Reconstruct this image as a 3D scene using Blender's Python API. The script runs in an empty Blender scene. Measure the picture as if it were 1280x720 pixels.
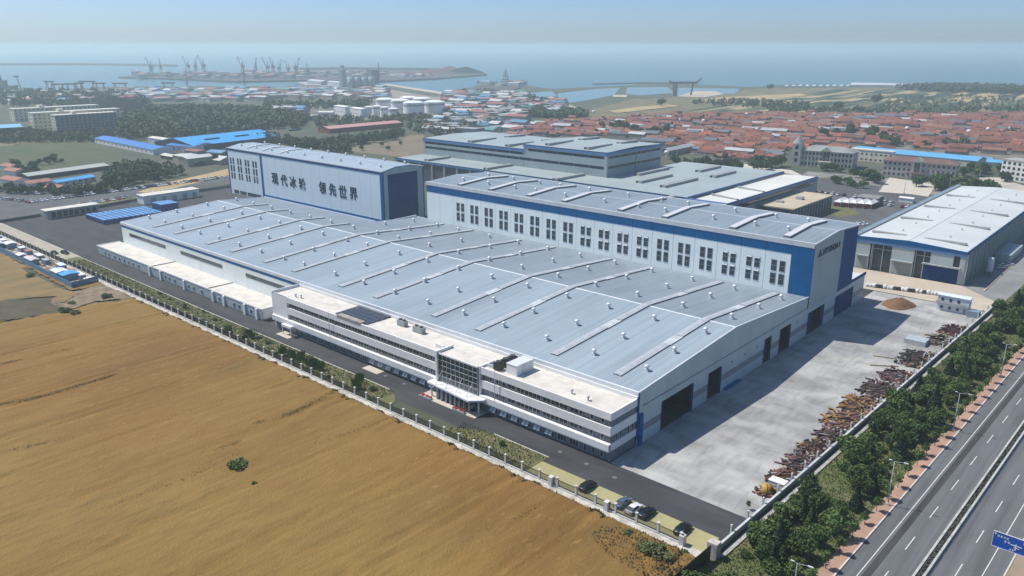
import bpy, bmesh, math, random
from mathutils import Vector, Matrix, noise
R = math.radians
SC = bpy.context.scene
COL = SC.collection
rnd = random.Random(7)

# ------------------------------------------------------------------ camera
CAMH, CF, CHY, CAZ = 92.0, 987.0, 58.0, R(41.75)
CP = math.atan((360 - CHY) / CF)
cam = bpy.data.cameras.new('camera')
cam.sensor_width = 36; cam.lens = CF / 1280 * 36
cam.clip_start = 0.5; cam.clip_end = 60000
camo = bpy.data.objects.new('camera', cam); COL.objects.link(camo)
camo.location = (0, 0, CAMH); camo.rotation_euler = (math.pi/2 - CP, 0, CAZ)
SC.camera = camo

# ------------------------------------------------------------------ sky, sun, exposure
SUN_EL = R(57); SUN_DIR = Vector((-math.cos(R(19.5)), -math.sin(R(19.5)), 0))   # towards the sun, flat
w = bpy.data.worlds.new('World'); SC.world = w; w.use_nodes = True
nt = w.node_tree; bg = nt.nodes['Background']
sky = nt.nodes.new('ShaderNodeTexSky'); sky.sky_type = 'NISHITA'; sky.sun_disc = False
sky.sun_elevation = SUN_EL; sky.sun_rotation = math.atan2(SUN_DIR.x, SUN_DIR.y)
sky.altitude = 90; sky.air_density = 0.7; sky.dust_density = 0.8; sky.ozone_density = 9.0
nt.links.new(sky.outputs[0], bg.inputs[0]); bg.inputs[1].default_value = 0.107
sl = bpy.data.lights.new('sun', 'SUN'); sl.energy = 3.9; sl.angle = R(0.55); sl.color = (1.0, 0.95, 0.87)
so = bpy.data.objects.new('sun', sl); COL.objects.link(so)
d = -(SUN_DIR * math.cos(SUN_EL) + Vector((0, 0, math.sin(SUN_EL))))
so.rotation_euler = d.to_track_quat('-Z', 'Y').to_euler(); so.location = (0, 0, 300)
SC.view_settings.view_transform = 'Standard'; SC.view_settings.look = 'None'
SC.view_settings.exposure = 0.34; SC.view_settings.gamma = 1.0
SC.cycles.volume_bounces = 2; SC.cycles.max_bounces = 5; SC.cycles.volume_step_rate = 4
SC.cycles.diffuse_bounces = 2; SC.cycles.transparent_max_bounces = 6

def G(px, py, z=0.0):
    """point of the plane at height z that the photograph shows at (px, py)"""
    u = (px - 640) / CF; v = -(py - 360) / CF
    N = math.cos(CP) + v * math.sin(CP); U = v * math.cos(CP) - math.sin(CP)
    t = (z - CAMH) / U
    return Vector(((u*math.cos(CAZ) - N*math.sin(CAZ))*t, (u*math.sin(CAZ) + N*math.cos(CAZ))*t, z))

# ------------------------------------------------------------------ materials
MATS = {}
def M(name, col, rough=0.75, var=0.12, scale=0.4, metal=0.0, bump=0.0, bscale=6.0, col2=None, rnd_obj=0.0,
      seam=None, seam_axis='x', sheet=None, streak=None, spec=0.4, detail=6, stain=None, rib=None):
    """principled surface: colour with noise in it; optional seams, sheets of slightly different tone"""
    if name in MATS: return MATS[name]
    m = bpy.data.materials.new(name); m.use_nodes = True; t = m.node_tree; N = t.nodes; L = t.links
    b = N['Principled BSDF']; b.inputs['Roughness'].default_value = rough; b.inputs['Metallic'].default_value = metal
    b.inputs['Specular IOR Level'].default_value = spec
    geo = N.new('ShaderNodeNewGeometry'); pos = geo.outputs['Position']
    if streak:
        mp = N.new('ShaderNodeMapping'); mp.inputs['Scale'].default_value = streak; L.new(pos, mp.inputs[0]); pv = mp.outputs[0]
    else: pv = pos
    n1 = N.new('ShaderNodeTexNoise'); n1.inputs['Scale'].default_value = scale; n1.inputs['Detail'].default_value = detail
    n1.inputs['Roughness'].default_value = 0.62; L.new(pv, n1.inputs['Vector'])
    rp = N.new('ShaderNodeMapRange'); rp.inputs['From Min'].default_value = 0.32; rp.inputs['From Max'].default_value = 0.68
    L.new(n1.outputs['Fac'], rp.inputs['Value'])
    mx = N.new('ShaderNodeMix'); mx.data_type = 'RGBA'
    c2 = col2 or tuple(c * (1 - 2*var) for c in col); c1 = col if col2 else tuple(min(1, c * (1 + var)) for c in col)
    mx.inputs['A'].default_value = (*c1, 1); mx.inputs['B'].default_value = (*c2, 1)
    L.new(rp.outputs[0], mx.inputs['Factor']); out = mx.outputs['Result']
    def mul(o, val):
        h = N.new('ShaderNodeMix'); h.data_type = 'RGBA'; h.blend_type = 'MULTIPLY'; h.inputs['Factor'].default_value = 1
        L.new(o, h.inputs['A']); L.new(val, h.inputs['B']); return h.outputs['Result']
    def val_range(src, lo, hi):
        r_ = N.new('ShaderNodeMapRange'); r_.inputs['To Min'].default_value = lo; r_.inputs['To Max'].default_value = hi
        L.new(src, r_.inputs['Value']); return r_.outputs[0]
    if rnd_obj:
        oi = N.new('ShaderNodeObjectInfo'); out = mul(out, val_range(oi.outputs['Random'], 1 - rnd_obj, 1 + rnd_obj))
    if sheet:
        sx, sy, amt = sheet
        mp2 = N.new('ShaderNodeMapping'); mp2.inputs['Scale'].default_value = (1/sx, 1/sy, 0.0001); L.new(pos, mp2.inputs[0])
        fl = N.new('ShaderNodeVectorMath'); fl.operation = 'FLOOR'; L.new(mp2.outputs[0], fl.inputs[0])
        wn = N.new('ShaderNodeTexWhiteNoise'); L.new(fl.outputs[0], wn.inputs['Vector'])
        out = mul(out, val_range(wn.outputs['Value'], 1 - amt, 1 + amt))
    if rib:
        mp3 = N.new('ShaderNodeMapping'); mp3.inputs['Scale'].default_value = (1/rib[0], .0001, .0001); L.new(pos, mp3.inputs[0])
        f3 = N.new('ShaderNodeVectorMath'); f3.operation = 'FLOOR'; L.new(mp3.outputs[0], f3.inputs[0])
        w3 = N.new('ShaderNodeTexWhiteNoise'); L.new(f3.outputs[0], w3.inputs['Vector']); out = mul(out, val_range(w3.outputs['Value'], 1-rib[1], 1+rib[1]))
    for (ssc, s3, lo, hi, amt) in (stain or ()):
        mp4 = N.new('ShaderNodeMapping'); mp4.inputs['Scale'].default_value = s3; L.new(pos, mp4.inputs[0])
        n4 = N.new('ShaderNodeTexNoise'); n4.inputs['Scale'].default_value = ssc; n4.inputs['Detail'].default_value = 8; n4.inputs['Distortion'].default_value = .4; L.new(mp4.outputs[0], n4.inputs['Vector'])
        r4 = N.new('ShaderNodeMapRange'); r4.inputs['From Min'].default_value = lo; r4.inputs['From Max'].default_value = hi; r4.inputs['To Min'].default_value = 1; r4.inputs['To Max'].default_value = 1-amt; L.new(n4.outputs['Fac'], r4.inputs['Value']); out = mul(out, r4.outputs[0])
    L.new(out, b.inputs['Base Color'])
    bp = None
    if bump:
        n2 = N.new('ShaderNodeTexNoise'); n2.inputs['Scale'].default_value = bscale; n2.inputs['Detail'].default_value = 4; L.new(pos, n2.inputs['Vector'])
        bp = N.new('ShaderNodeBump'); bp.inputs['Strength'].default_value = min(1, bump); bp.inputs['Distance'].default_value = 0.25
        L.new(n2.outputs['Fac'], bp.inputs['Height']); L.new(bp.outputs[0], b.inputs['Normal'])
    if seam:
        sp = N.new('ShaderNodeSeparateXYZ'); L.new(pos, sp.inputs[0])
        mm = N.new('ShaderNodeMath'); mm.operation = 'PINGPONG'; L.new(sp.outputs[{'x':0,'y':1,'z':2}[seam_axis]], mm.inputs[0]); mm.inputs[1].default_value = seam/2
        b2 = N.new('ShaderNodeBump'); b2.inputs['Strength'].default_value = 0.9; b2.inputs['Distance'].default_value = 0.5
        sm = N.new('ShaderNodeMapRange'); sm.interpolation_type = 'SMOOTHSTEP'; sm.inputs['From Min'].default_value = seam*0.28; sm.inputs['From Max'].default_value = seam*0.5
        sm.inputs['To Max'].default_value = 0.16
        L.new(mm.outputs[0], sm.inputs['Value']); L.new(sm.outputs[0], b2.inputs['Height'])
        if bp: L.new(bp.outputs[0], b2.inputs['Normal'])
        L.new(b2.outputs[0], b.inputs['Normal'])
    MATS[name] = m
    return m

# ------------------------------------------------------------------ mesh builder
class MB:
    def __init__(s): s.v = []; s.f = []; s.m = []; s.sm = []
    def face(s, pts, mi=0, smooth=False):
        i = len(s.v); s.v.extend([tuple(p) for p in pts]); s.f.append(tuple(range(i, i+len(pts)))); s.m.append(mi); s.sm.append(smooth); return s
    def box(s, x0, x1, y0, y1, z0, z1, mi=0, bottom=False):
        i = len(s.v)
        s.v += [(x0,y0,z0),(x1,y0,z0),(x1,y1,z0),(x0,y1,z0),(x0,y0,z1),(x1,y0,z1),(x1,y1,z1),(x0,y1,z1)]
        fs = [(4,5,6,7),(0,1,5,4),(1,2,6,5),(2,3,7,6),(3,0,4,7)]
        if bottom: fs.append((3,2,1,0))
        for f in fs: s.f.append(tuple(i+k for k in f)); s.m.append(mi); s.sm.append(False)
        return s
    def obox(s, c, ux, hx, hy, z0, z1, mi=0):
        """box turned about z: centre c, unit direction ux, half sizes"""
        uy = (-ux[1], ux[0]); i = len(s.v)
        for z in (z0, z1):
            for a, b_ in ((-1,-1),(1,-1),(1,1),(-1,1)):
                s.v.append((c[0]+ux[0]*hx*a+uy[0]*hy*b_, c[1]+ux[1]*hx*a+uy[1]*hy*b_, z))
        for f in [(4,5,6,7),(0,1,5,4),(1,2,6,5),(2,3,7,6),(3,0,4,7)]: s.f.append(tuple(i+k for k in f)); s.m.append(mi); s.sm.append(False)
        return s
    def prism(s, poly, z0, z1, mi=0, mtop=None, cap=True):
        n = len(poly); i = len(s.v)
        s.v += [(p[0],p[1],z0) for p in poly] + [(p[0],p[1],z1) for p in poly]
        for k in range(n): s.f.append((i+k, i+(k+1)%n, i+n+(k+1)%n, i+n+k)); s.m.append(mi); s.sm.append(False)
        if cap: s.f.append(tuple(i+n+k for k in range(n))); s.m.append(mi if mtop is None else mtop); s.sm.append(False)
        return s
    def extr(s, prof, axis, a0, a1, mi=0, caps=True):
        """closed profile in the plane across axis ('x': prof=(y,z); 'y': prof=(x,z)) swept a0..a1"""
        n = len(prof); i = len(s.v)
        P = (lambda a, p: (a, p[0], p[1])) if axis == 'x' else (lambda a, p: (p[0], a, p[1]))
        s.v += [P(a0, p) for p in prof] + [P(a1, p) for p in prof]
        for k in range(n): s.f.append((i+k, i+(k+1)%n, i+n+(k+1)%n, i+n+k)); s.m.append(mi); s.sm.append(False)
        if caps:
            s.f.append(tuple(i+k for k in range(n))); s.f.append(tuple(i+n+k for k in reversed(range(n)))); s.m += [mi, mi]; s.sm += [False, False]
        return s
    def cyl(s, p0, p1, r0, r1=None, n=8, mi=0, caps=True, smooth=True):
        r1 = r0 if r1 is None else r1; p0 = Vector(p0); p1 = Vector(p1); d_ = (p1-p0).normalized()
        a = d_.orthogonal().normalized(); b_ = d_.cross(a); i = len(s.v)
        for p, r_ in ((p0, r0), (p1, r1)):
            for k in range(n):
                t_ = 2*math.pi*k/n; s.v.append(tuple(p + a*(math.cos(t_)*r_) + b_*(math.sin(t_)*r_)))
        for k in range(n): s.f.append((i+k, i+(k+1)%n, i+n+(k+1)%n, i+n+k)); s.m.append(mi); s.sm.append(smooth)
        if caps:
            s.f.append(tuple(i+n+k for k in range(n))); s.f.append(tuple(i+k for k in reversed(range(n)))); s.m += [mi, mi]; s.sm += [False, False]
        return s
    def lathe(s, prof, n=12, c=(0,0,0), mi=0, smooth=True):
        i = len(s.v)
        for r_, z in prof:
            for k in range(n): t_ = 2*math.pi*k/n; s.v.append((c[0]+math.cos(t_)*r_, c[1]+math.sin(t_)*r_, c[2]+z))
        for j in range(len(prof)-1):
            for k in range(n):
                s.f.append((i+j*n+k, i+j*n+(k+1)%n, i+(j+1)*n+(k+1)%n, i+(j+1)*n+k)); s.m.append(mi); s.sm.append(smooth)
        return s
    def mesh(s, name, mats):
        me = bpy.data.meshes.new(name); me.from_pydata(s.v, [], s.f)
        for m_ in (mats if isinstance(mats, (list, tuple)) else [mats]): me.materials.append(m_)
        me.polygons.foreach_set('material_index', s.m); me.polygons.foreach_set('use_smooth', s.sm)
        me.validate(); me.update(); return me
    def build(s, name, mats, parent=None, loc=None):
        """link as one object; with a parent the coordinates given are world ones unless the parent is turned"""
        if parent is not None and loc is None:
            o_ = parent.get('_o'); 
            if o_ is not None: s.v = [(x-o_[0], y-o_[1], z-o_[2]) for x, y, z in s.v]
        me = s.mesh(name, mats)
        o = bpy.data.objects.new(name, me); COL.objects.link(o)
        if parent is not None: o.parent = parent
        if loc is not None: o.location = loc
        return o

def inst(name, me, parent=None, loc=(0,0,0), rz=0.0, sc=None):
    o = bpy.data.objects.new(name, me); COL.objects.link(o)
    if parent is not None:
        o.parent = parent; q = parent.get('_o')
        if q is not None: loc = (loc[0]-q[0], loc[1]-q[1], loc[2]-q[2])
    o.location = loc; o.rotation_euler = (0, 0, rz)
    if sc is not None: o.scale = sc if isinstance(sc, (tuple, list)) else (sc, sc, sc)
    return o
def tag(o, label, cat, group=None):
    o['label'] = label; o['category'] = cat
    if group: o['group'] = group
    return o
def thing(name, label, cat, loc, rz=0.0, group=None, world=True):
    o = bpy.data.objects.new(name, None); COL.objects.link(o); o.empty_display_size = 1
    o.location = loc; o.rotation_euler = (0, 0, rz); tag(o, label, cat, group)
    if world and not rz: o['_o'] = list(loc)
    return o
def struct(name, mb, mats): o = mb.build(name, mats); o['kind'] = 'structure'; return o
def stuff(o): o['kind'] = 'stuff'; return o
def sheet(name, pts, z, mat, px=True):
    P = [G(*p) if px else p for p in pts]
    m = MB(); m.face([(p[0], p[1], z) for p in P]); 
    # keep the sheet's face up
    a = sum(P[k][0]*P[(k+1)%len(P)][1] - P[(k+1)%len(P)][0]*P[k][1] for k in range(len(P)))
    if a < 0: m.f[0] = tuple(reversed(m.f[0]))
    return struct(name, m, mat)
def copy_thing(root, loc, rz=0.0, label=None, group=None, sc=None):
    r_ = root.copy(); COL.objects.link(r_); r_.location = loc; r_.rotation_euler = (0, 0, rz)
    if label: r_['label'] = label
    if group: r_['group'] = group
    if sc: r_.scale = (sc, sc, sc)
    for ch in list(root.children):
        c = ch.copy(); COL.objects.link(c); c.parent = r_
        for g_ in list(ch.children):
            e = g_.copy(); COL.objects.link(e); e.parent = c
    return r_

# colours of the place
WHITE = M('white_cladding', (0.82,0.88,0.86), 0.45, 0.03, 0.15, sheet=(9.15, 400, .02))
WHITE2 = M('white_render', (0.74,0.73,0.70), 0.7, 0.05, 0.2)
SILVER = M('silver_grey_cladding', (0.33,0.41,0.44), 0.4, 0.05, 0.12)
BLUE = M('blue_cladding', (0.0,0.10,0.27), 0.55, 0.08, 0.3, spec=.15)
NAVY = M('navy_door', (0.0,0.030,0.16), 0.65, 0.15, 0.5, seam=0.9, seam_axis='z', spec=.1)
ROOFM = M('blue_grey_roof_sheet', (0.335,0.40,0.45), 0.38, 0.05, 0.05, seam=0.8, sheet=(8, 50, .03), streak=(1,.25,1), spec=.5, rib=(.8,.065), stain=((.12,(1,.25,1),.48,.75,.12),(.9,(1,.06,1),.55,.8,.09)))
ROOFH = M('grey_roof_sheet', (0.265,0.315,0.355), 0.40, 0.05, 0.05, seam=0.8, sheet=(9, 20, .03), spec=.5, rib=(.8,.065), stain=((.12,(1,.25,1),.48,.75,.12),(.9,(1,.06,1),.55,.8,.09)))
RIDGE = M('white_ridge_sheet', (0.66,0.69,0.72), 0.4, 0.05, 0.5)
GALV = M('galvanised_metal', (0.50,0.53,0.55), 0.35, 0.15, 0.8, metal=.3)
DARKIN = M('dark_opening', (0.012,0.013,0.016), 0.9)
GLASS = M('dark_window_glass', (0.02,0.035,0.05), 0.12, 0.3, 0.6, spec=.8)
ROOFCON = M('pale_roof_screed', (0.66,0.63,0.56), 0.85, 0.08, 0.25, bump=.1, sheet=(4,3,.02), stain=((.3,(1,1,1),.52,.75,.16),))
STONE = M('grey_cladding_stone', (0.17,0.185,0.21), 0.6, 0.12, 0.5)
FRAME = M('white_window_frame', (0.68,0.70,0.72), 0.4)
# ================================================================== GROUND
LAND = M('dry_mixed_land', (0.105,0.10,0.07), 0.95, .2, 0.012, col2=(0.05,0.068,0.038), detail=9)
SEA = M('sea_water', (0.04,0.14,0.17), 0.25, .1, 0.004, bump=.12, bscale=0.25, spec=.5)
ASPH = M('asphalt', (0.060,0.062,0.068), 0.9, .14, 0.25, bump=.1, streak=(.25,1,1), stain=((.25,(.15,1,1),.45,.7,.25),(.05,(1,1,1),.45,.65,.2)))
ROADM = M('road_asphalt', (0.14,0.148,0.155), 0.9, .10, 0.35, bump=.1, streak=(1,.08,1), stain=((.55,(1,.02,1),.45,.65,.22),(.2,(1,.5,1),.55,.75,.15)))
CONC = M('yard_concrete', (0.52,0.51,0.48), 0.85, .1, 0.05, col2=(0.33,0.34,0.34), bump=.08, streak=(.3,1,1), sheet=(5,5,.035), stain=((.16,(.5,1,1),.42,.70,.36),(.6,(1,.25,1),.48,.72,.24),(.035,(1,1,1),.45,.6,.18),(2.5,(1,1,1),.5,.8,.15)), detail=9)
GRASSM = M('weedy_grass', (0.09,0.105,0.035), 0.95, .2, 0.35, col2=(0.19,0.17,0.085), bump=.6, bscale=3)
GREENF = M('green_field', (0.045,0.075,0.025), 0.95, .2, 0.035, col2=(0.10,0.095,0.055), bump=.4, bscale=1)
DRYF = M('dry_waste_ground', (0.22,0.17,0.11), 0.95, .2, 0.04, col2=(0.15,0.13,0.08), bump=.4, bscale=1)
STRAWF = M('straw_field', (0.42,0.32,0.16), 0.95, .12, 0.03)
SAND = M('pale_sand', (0.50,0.44,0.35), 0.95, .15, 0.15)
PAVE = M('pale_paving', (0.56,0.50,0.42), 0.85, .08, 0.3)
SIDEW = M('red_sidewalk_tiles', (0.43,0.27,0.195), 0.85, .10, 0.25, bump=.1, sheet=(1.2,1.2,.03), stain=((.3,(1,.3,1),.45,.7,.2),))
PAINT = M('white_road_paint', (0.72,0.72,0.68), 0.7, .12, 1.5)
KERB = M('kerb_concrete', (0.52,0.51,0.47), 0.85, .1, 1.0)

m = MB(); m.face([(-45000,-4000,-1.2),(45000,-4000,-1.2),(45000,45000,-1.2),(-45000,45000,-1.2)]); struct('sea', m, SEA)
# mainland: coast traced as ground points
coast = [(-900,150),(-400,121),(-120,116),(0,113),(30,109.5),(58,113.5),(120,109),(190,107.5),(250,108),(330,107.5),(352,110),(372,104),(384,108),(440,109.5),
         (470,106),(500,108),(545,115),(588,122),(606,121),(560,113),(592,108.5),(612,102.5),(640,105),(690,111),(740,108.8),(790,106.6),(800,104.4),(870,105.2),
         (930,108.6),(965,107.6),(985,105.5),(1060,106.5),(1100,104.2),(1150,105.6),(1180,110),(1280,114),(1400,120),(1700,133),(2600,170)]
P = [G(*c) for c in coast]
poly = [(p.x, p.y) for p in P] + [(1500, 400), (1500, -900), (-1800, -900), (-4800, -600)]
m = MB(); m.face([(x, y, 0) for x, y in poly]); 
if sum(poly[k][0]*poly[(k+1)%len(poly)][1]-poly[(k+1)%len(poly)][0]*poly[k][1] for k in range(len(poly))) < 0: m.f[0] = tuple(reversed(m.f[0]))
struct('ground', m, LAND)
def fan(name, pts, z, mat): return sheet(name, pts, z, mat)
# wheat field (grid with uneven ripe crop), lies south of the long fence
WHEAT = M('ripe_wheat', (0.46,0.295,0.09), 0.95, .1, 0.06, bump=.9, bscale=1.6, detail=10)
def wheat_mat():
    m = WHEAT; t = m.node_tree; N = t.nodes; L = t.links; b = N['Principled BSDF']
    geo = N.new('ShaderNodeNewGeometry')
    def noise_(scale, sc3, det=6, lo=.35, hi=.65):
        mp = N.new('ShaderNodeMapping'); mp.inputs['Scale'].default_value = sc3; L.new(geo.outputs['Position'], mp.inputs[0])
        n = N.new('ShaderNodeTexNoise'); n.inputs['Scale'].default_value = scale; n.inputs['Detail'].default_value = det; L.new(mp.outputs[0], n.inputs['Vector'])
        r = N.new('ShaderNodeMapRange'); r.inputs['From Min'].default_value = lo; r.inputs['From Max'].default_value = hi; L.new(n.outputs['Fac'], r.inputs['Value']); return r.outputs[0]
    def mix(f, a, c):
        x = N.new('ShaderNodeMix'); x.data_type = 'RGBA'; L.new(f, x.inputs['Factor'])
        for s_, v in (('A', a), ('B', c)):
            if isinstance(v, tuple): x.inputs[s_].default_value = (*v, 1)
            else: L.new(v, x.inputs[s_])
        return x.outputs['Result']
    base = mix(noise_(.030, (1, .5, 1), 8), (.25,.132,.027), (.165,.083,.016))
    base = mix(noise_(.45, (1, .12, 1), 9, .45, .8), base, (.28,.16,.038))         # drill rows run away from the camera
    base = mix(noise_(.09, (1, .12, 1), 7, .60, .74), base, (.135,.11,.03))         # greener streaks
    base = mix(noise_(1.3, (1, .12, 1), 7, .5, .9), base, (.165,.088,.018)); base = mix(noise_(4.0, (1, .8, 1), 4, .45, .8), base, (.155,.088,.024)); base = mix(noise_(.9, (1, .4, 1), 6, .6, .8), base, (.31,.20,.06))           # gaps between heads
    base = mix(noise_(.011, (1, 1, 1), 5, .42, .62), base, mix(noise_(.8, (1, .2, 1), 8, .4, .75), (.25,.155,.040), (.175,.11,.026)))
    L.new(base, b.inputs['Base Color'])
wheat_mat()
FX0, FX1, FY0, FY1 = -520, -57.6, -60, 117.6
m = MB(); nx, ny = 460, 150; idx = {}
ylist = [FY1 - (FY1-FY0)*((j/ny)**1.5) for j in range(ny+1)]
for j in range(ny+1):
    for i in range(nx+1):
        x = FX0 + (FX1-FX0)*i/nx; y = ylist[j]
        edge = noise.noise((x*.11, 3.1, 0))*1.2 + noise.noise((x*.5, 7.1, 0))*.5
        yy = y + (edge if j == 0 else 0)
        z = .55 + .10*noise.noise((x*.35, y*.06, 1)) + .09*noise.noise((x*1.3, y*.6, 5))
        r_ = (x + 3*noise.noise((y*.02, 0, 2))) % 21.0
        if r_ < .9 or 2.6 < r_ < 3.4: z -= .4
        if j == 0 or i in (0, nx): z = .02
        m.v.append((x, yy, z))
CLEAR = [tuple(G(*p)[:2]) for p in [(-300,280),(0,314),(88,364),(132,357),(152,366),(165,374),(128,379),(100,385),(84,391),(64,393),(0,405),(-300,475)]]
def in_poly(x, y, P):
    c = False; n = len(P)
    for k in range(n):
        a, b_ = P[k], P[(k+1)%n]
        if (a[1] > y) != (b_[1] > y) and x < (b_[0]-a[0])*(y-a[1])/(b_[1]-a[1])+a[0]: c = not c
    return c
for j in range(ny):
    for i in range(nx):
        a = j*(nx+1)+i; q_ = m.v[a]
        if q_[0] < -270 and in_poly(q_[0]+1.5*noise.noise((q_[0]*.3,q_[1]*.3,0)), q_[1]+1.5*noise.noise((q_[0]*.3,q_[1]*.3,8)), CLEAR): continue
        m.f.append((a, a+nx+1, a+nx+2, a+1)); m.m.append(0); m.sm.append(True)
struct('wheat_field', m, WHEAT)
E1 = M('bare_dark_earth', (0.06,0.058,0.04), 0.95, .2, 0.2, bump=.6, col2=(0.11,0.09,0.05))
STUB = M('stubble_field', (0.28,0.185,0.075), 0.95, .15, 0.12, bump=.6, col2=(0.17,0.13,0.055), streak=(1,.4,1))
# stubble corner beyond the lane, west of the wheat, with a dark ploughed wedge
def lumpy(name, px, z, mat, amp=.4, step=3.0, f=.15):
    P = [G(*p) for p in px]; xs = [p.x for p in P]; ys = [p.y for p in P]
    def inside(x, y):
        c = False; n = len(P)
        for k in range(n):
            a, b_ = P[k], P[(k+1)%n]
            if (a.y > y) != (b_.y > y) and x < (b_.x-a.x)*(y-a.y)/(b_.y-a.y)+a.x: c = not c
        return c
    m = MB(); X0, Y0 = min(xs), min(ys); nx = int((max(xs)-X0)/step)+2; ny = int((max(ys)-Y0)/step)+2; ids = {}
    def vid(i, j):
        if (i, j) not in ids:
            x, y = X0+i*step, Y0+j*step
            x += noise.noise((i*.7, j*.7, 3))*step*.4; y += noise.noise((i*.7, j*.7, 9))*step*.4
            ids[(i, j)] = len(m.v); m.v.append((x, y, z + amp*(.5+noise.noise((x*f, y*f, 4)))))
        return ids[(i, j)]
    for i in range(nx):
        for j in range(ny):
            if inside(X0+(i+.5)*step, Y0+(j+.5)*step):
                m.f.append((vid(i,j), vid(i+1,j), vid(i+1,j+1), vid(i,j+1))); m.m.append(0); m.sm.append(True)
    return struct(name, m, mat)
lumpy('stubble_field', [(-140,300),(0,318),(40,340),(88,366),(132,372),(122,382),(60,392),(0,404),(-200,440)], .08, STUB, .3)
lumpy('ploughed_earth', [(-200,392),(0,377),(60,368),(74,370),(66,378),(84,390),(60,395),(0,402),(-200,430)], .26, E1, .3, 1.2)
lumpy('spoil_ground', [(70,370),(95,366),(127,357),(152,366),(165,374),(120,378),(100,384),(78,391),(64,380)], .30, M('turned_brown_soil', (0.16,0.125,0.08), .95, .25, .3, bump=.7, col2=(.30,.235,.16)), .5, .8, .3)
sheet('straw_path', [(20,376),(60,368),(78,364),(100,368),(80,380),(66,379),(72,372),(40,374)], .72, STUB)

RS = .028
def xr(x0, y): return x0 + (y-130)*RS
def strip(name, x0, x1, y0, y1, z, mat, n=12):
    m = MB()
    for k in range(n):
        a = y0+(y1-y0)*k/n; b_ = y0+(y1-y0)*(k+1)/n
        m.face([(xr(x0,a),a,z),(xr(x1,a),a,z),(xr(x1,b_),b_,z),(xr(x0,b_),b_,z)])
    return struct(name, m, mat)
# factory site
m = MB(); m.face([(-492,125.8,.04),(-57.4,125.8,.04),(-57.4,136.4,.04),(-91,136.4,.04),(-91,330,.04),(-520,330,.04)]); struct('site_asphalt', m, ASPH)
m = MB(); m.face([(-91.3,136.35,.08),(-57.2,136.35,.08),(xr(-56.6,316)-.0,316,.08),(-91.3,316,.08)]); struct('concrete_yard', m, CONC)
for vp in ([(-380,120.3),(-152,120.3),(-153.5,124.5),(-157,127.4),(-162,128.7),(-380,128.7)], [(-134,120.3),(-103.5,120.3),(-103.5,128.7),(-121,128.7),(-127,127),(-131.5,123.5)]):
    m = MB(); m.prism(vp, 0, .16); struct('verge', m, GRASSM)
m = MB(); m.box(-492,-380,120.3,129.4,0,.14); struct('paved_verge', m, M('beige_paver', (.40,.37,.29), .9, .12, .3, bump=.1))
m = MB(); m.box(-492,-161,128.65,128.95,0,.2); struct('kerb', m, KERB); m = MB(); m.box(-121,-103.4,128.65,128.95,0,.2); struct('kerb', m, KERB)
m = MB(); m.box(-103.4,-58.5,120.3,126.4,0,.12); struct('parking_pavement', m, M('grass_paver', (.33,.32,.15), .95, .15, .8, bump=.3, sheet=(2.6,20,.06), col2=(.40,.35,.19)))
m = MB(); m.box(-560,-57.6,117.9,120.3,0,.10); struct('path', m, M('pale_gravel_path', (.52,.50,.44), .95, .2, .5, bump=.2))
# entrance forecourt and two more door aprons
for (x0,x1,y0,y1) in ((-152,-130.5,131.6,136.4),(-224,-217,132.4,136),(-179,-172,133.2,136)):
    m = MB(); m.box(x0,x1,y0,y1,0,.15); struct('pavement', m, PAVE)
# the highway
strip('hedge_ground', -55.8, -40.2, 40, 620, .06, M('rough_bank_grass', (.075,.115,.026), .95, .25, .10, bump=.8, bscale=2, col2=(.17,.16,.075)))
m = MB()
for k in range(20):
    a = 40+29*k; b_ = a+29; i = len(m.v)
    for y in (a, b_): m.v += [(xr(-40.2,y),y,.06),(xr(-40.1,y),y,.20),(xr(-37.6,y),y,.20),(xr(-37.55,y),y,.02)]
    for q in range(3): m.f.append((i+q,i+q+1,i+q+5,i+q+4)); m.m.append(0); m.sm.append(False)
struct('sidewalk', m, SIDEW)
strip('road_kerb', -37.6, -37.3, 40, 620, .23, M('pale_kerb', (.60,.56,.54), .8, .1, 1))
strip('road', -37.4, -14.9, 40, 620, .05, ROADM)
BLK = M('dark_tar_seal', (0.055,0.056,0.058), .85, .15, .6, streak=(1,.1,1))
strip('road_patch', -33.9, -32.6, 40, 620, .058, BLK)
strip('road_marking', -34.55, -34.4, 40, 620, .062, PAINT)
strip('road_marking', -18.0, -17.85, 40, 620, .062, PAINT)
strip('road_marking', -27.2, -27.08, 40, 620, .062, PAINT); strip('road_marking', -25.0, -24.85, 40, 620, .062, PAINT)
m = MB()
for x0, ph in ((-30.75, 4.2), (-21.5, 1.0)):
    for k in range(40):
        y = 55 + ph + 14.6*k; a, b_ = y, y+5.6
        m.face([(xr(x0,a)-.08,a,.062),(xr(x0,a)+.08,a,.062),(xr(x0,b_)+.08,b_,.062),(xr(x0,b_)-.08,b_,.062)])
struct('road_marking', m, PAINT)
strip('roadside_ground', -14.9, 30, 40, 620, .055, M('pinkish_soil', (.36,.25,.19), .95, .2, .3, bump=.4, col2=(.26,.22,.14)))
m = MB(); 
for x in (-15.0,):
    for k in range(12): a = 60+20*k; m.face([(xr(x,a)-.15,a,.16),(xr(x,a)+.15,a,.16),(xr(x,a+20)+.15,a+20,.16),(xr(x,a+20)-.15,a+20,.16)])
struct('road_kerb', m, KERB)

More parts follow.
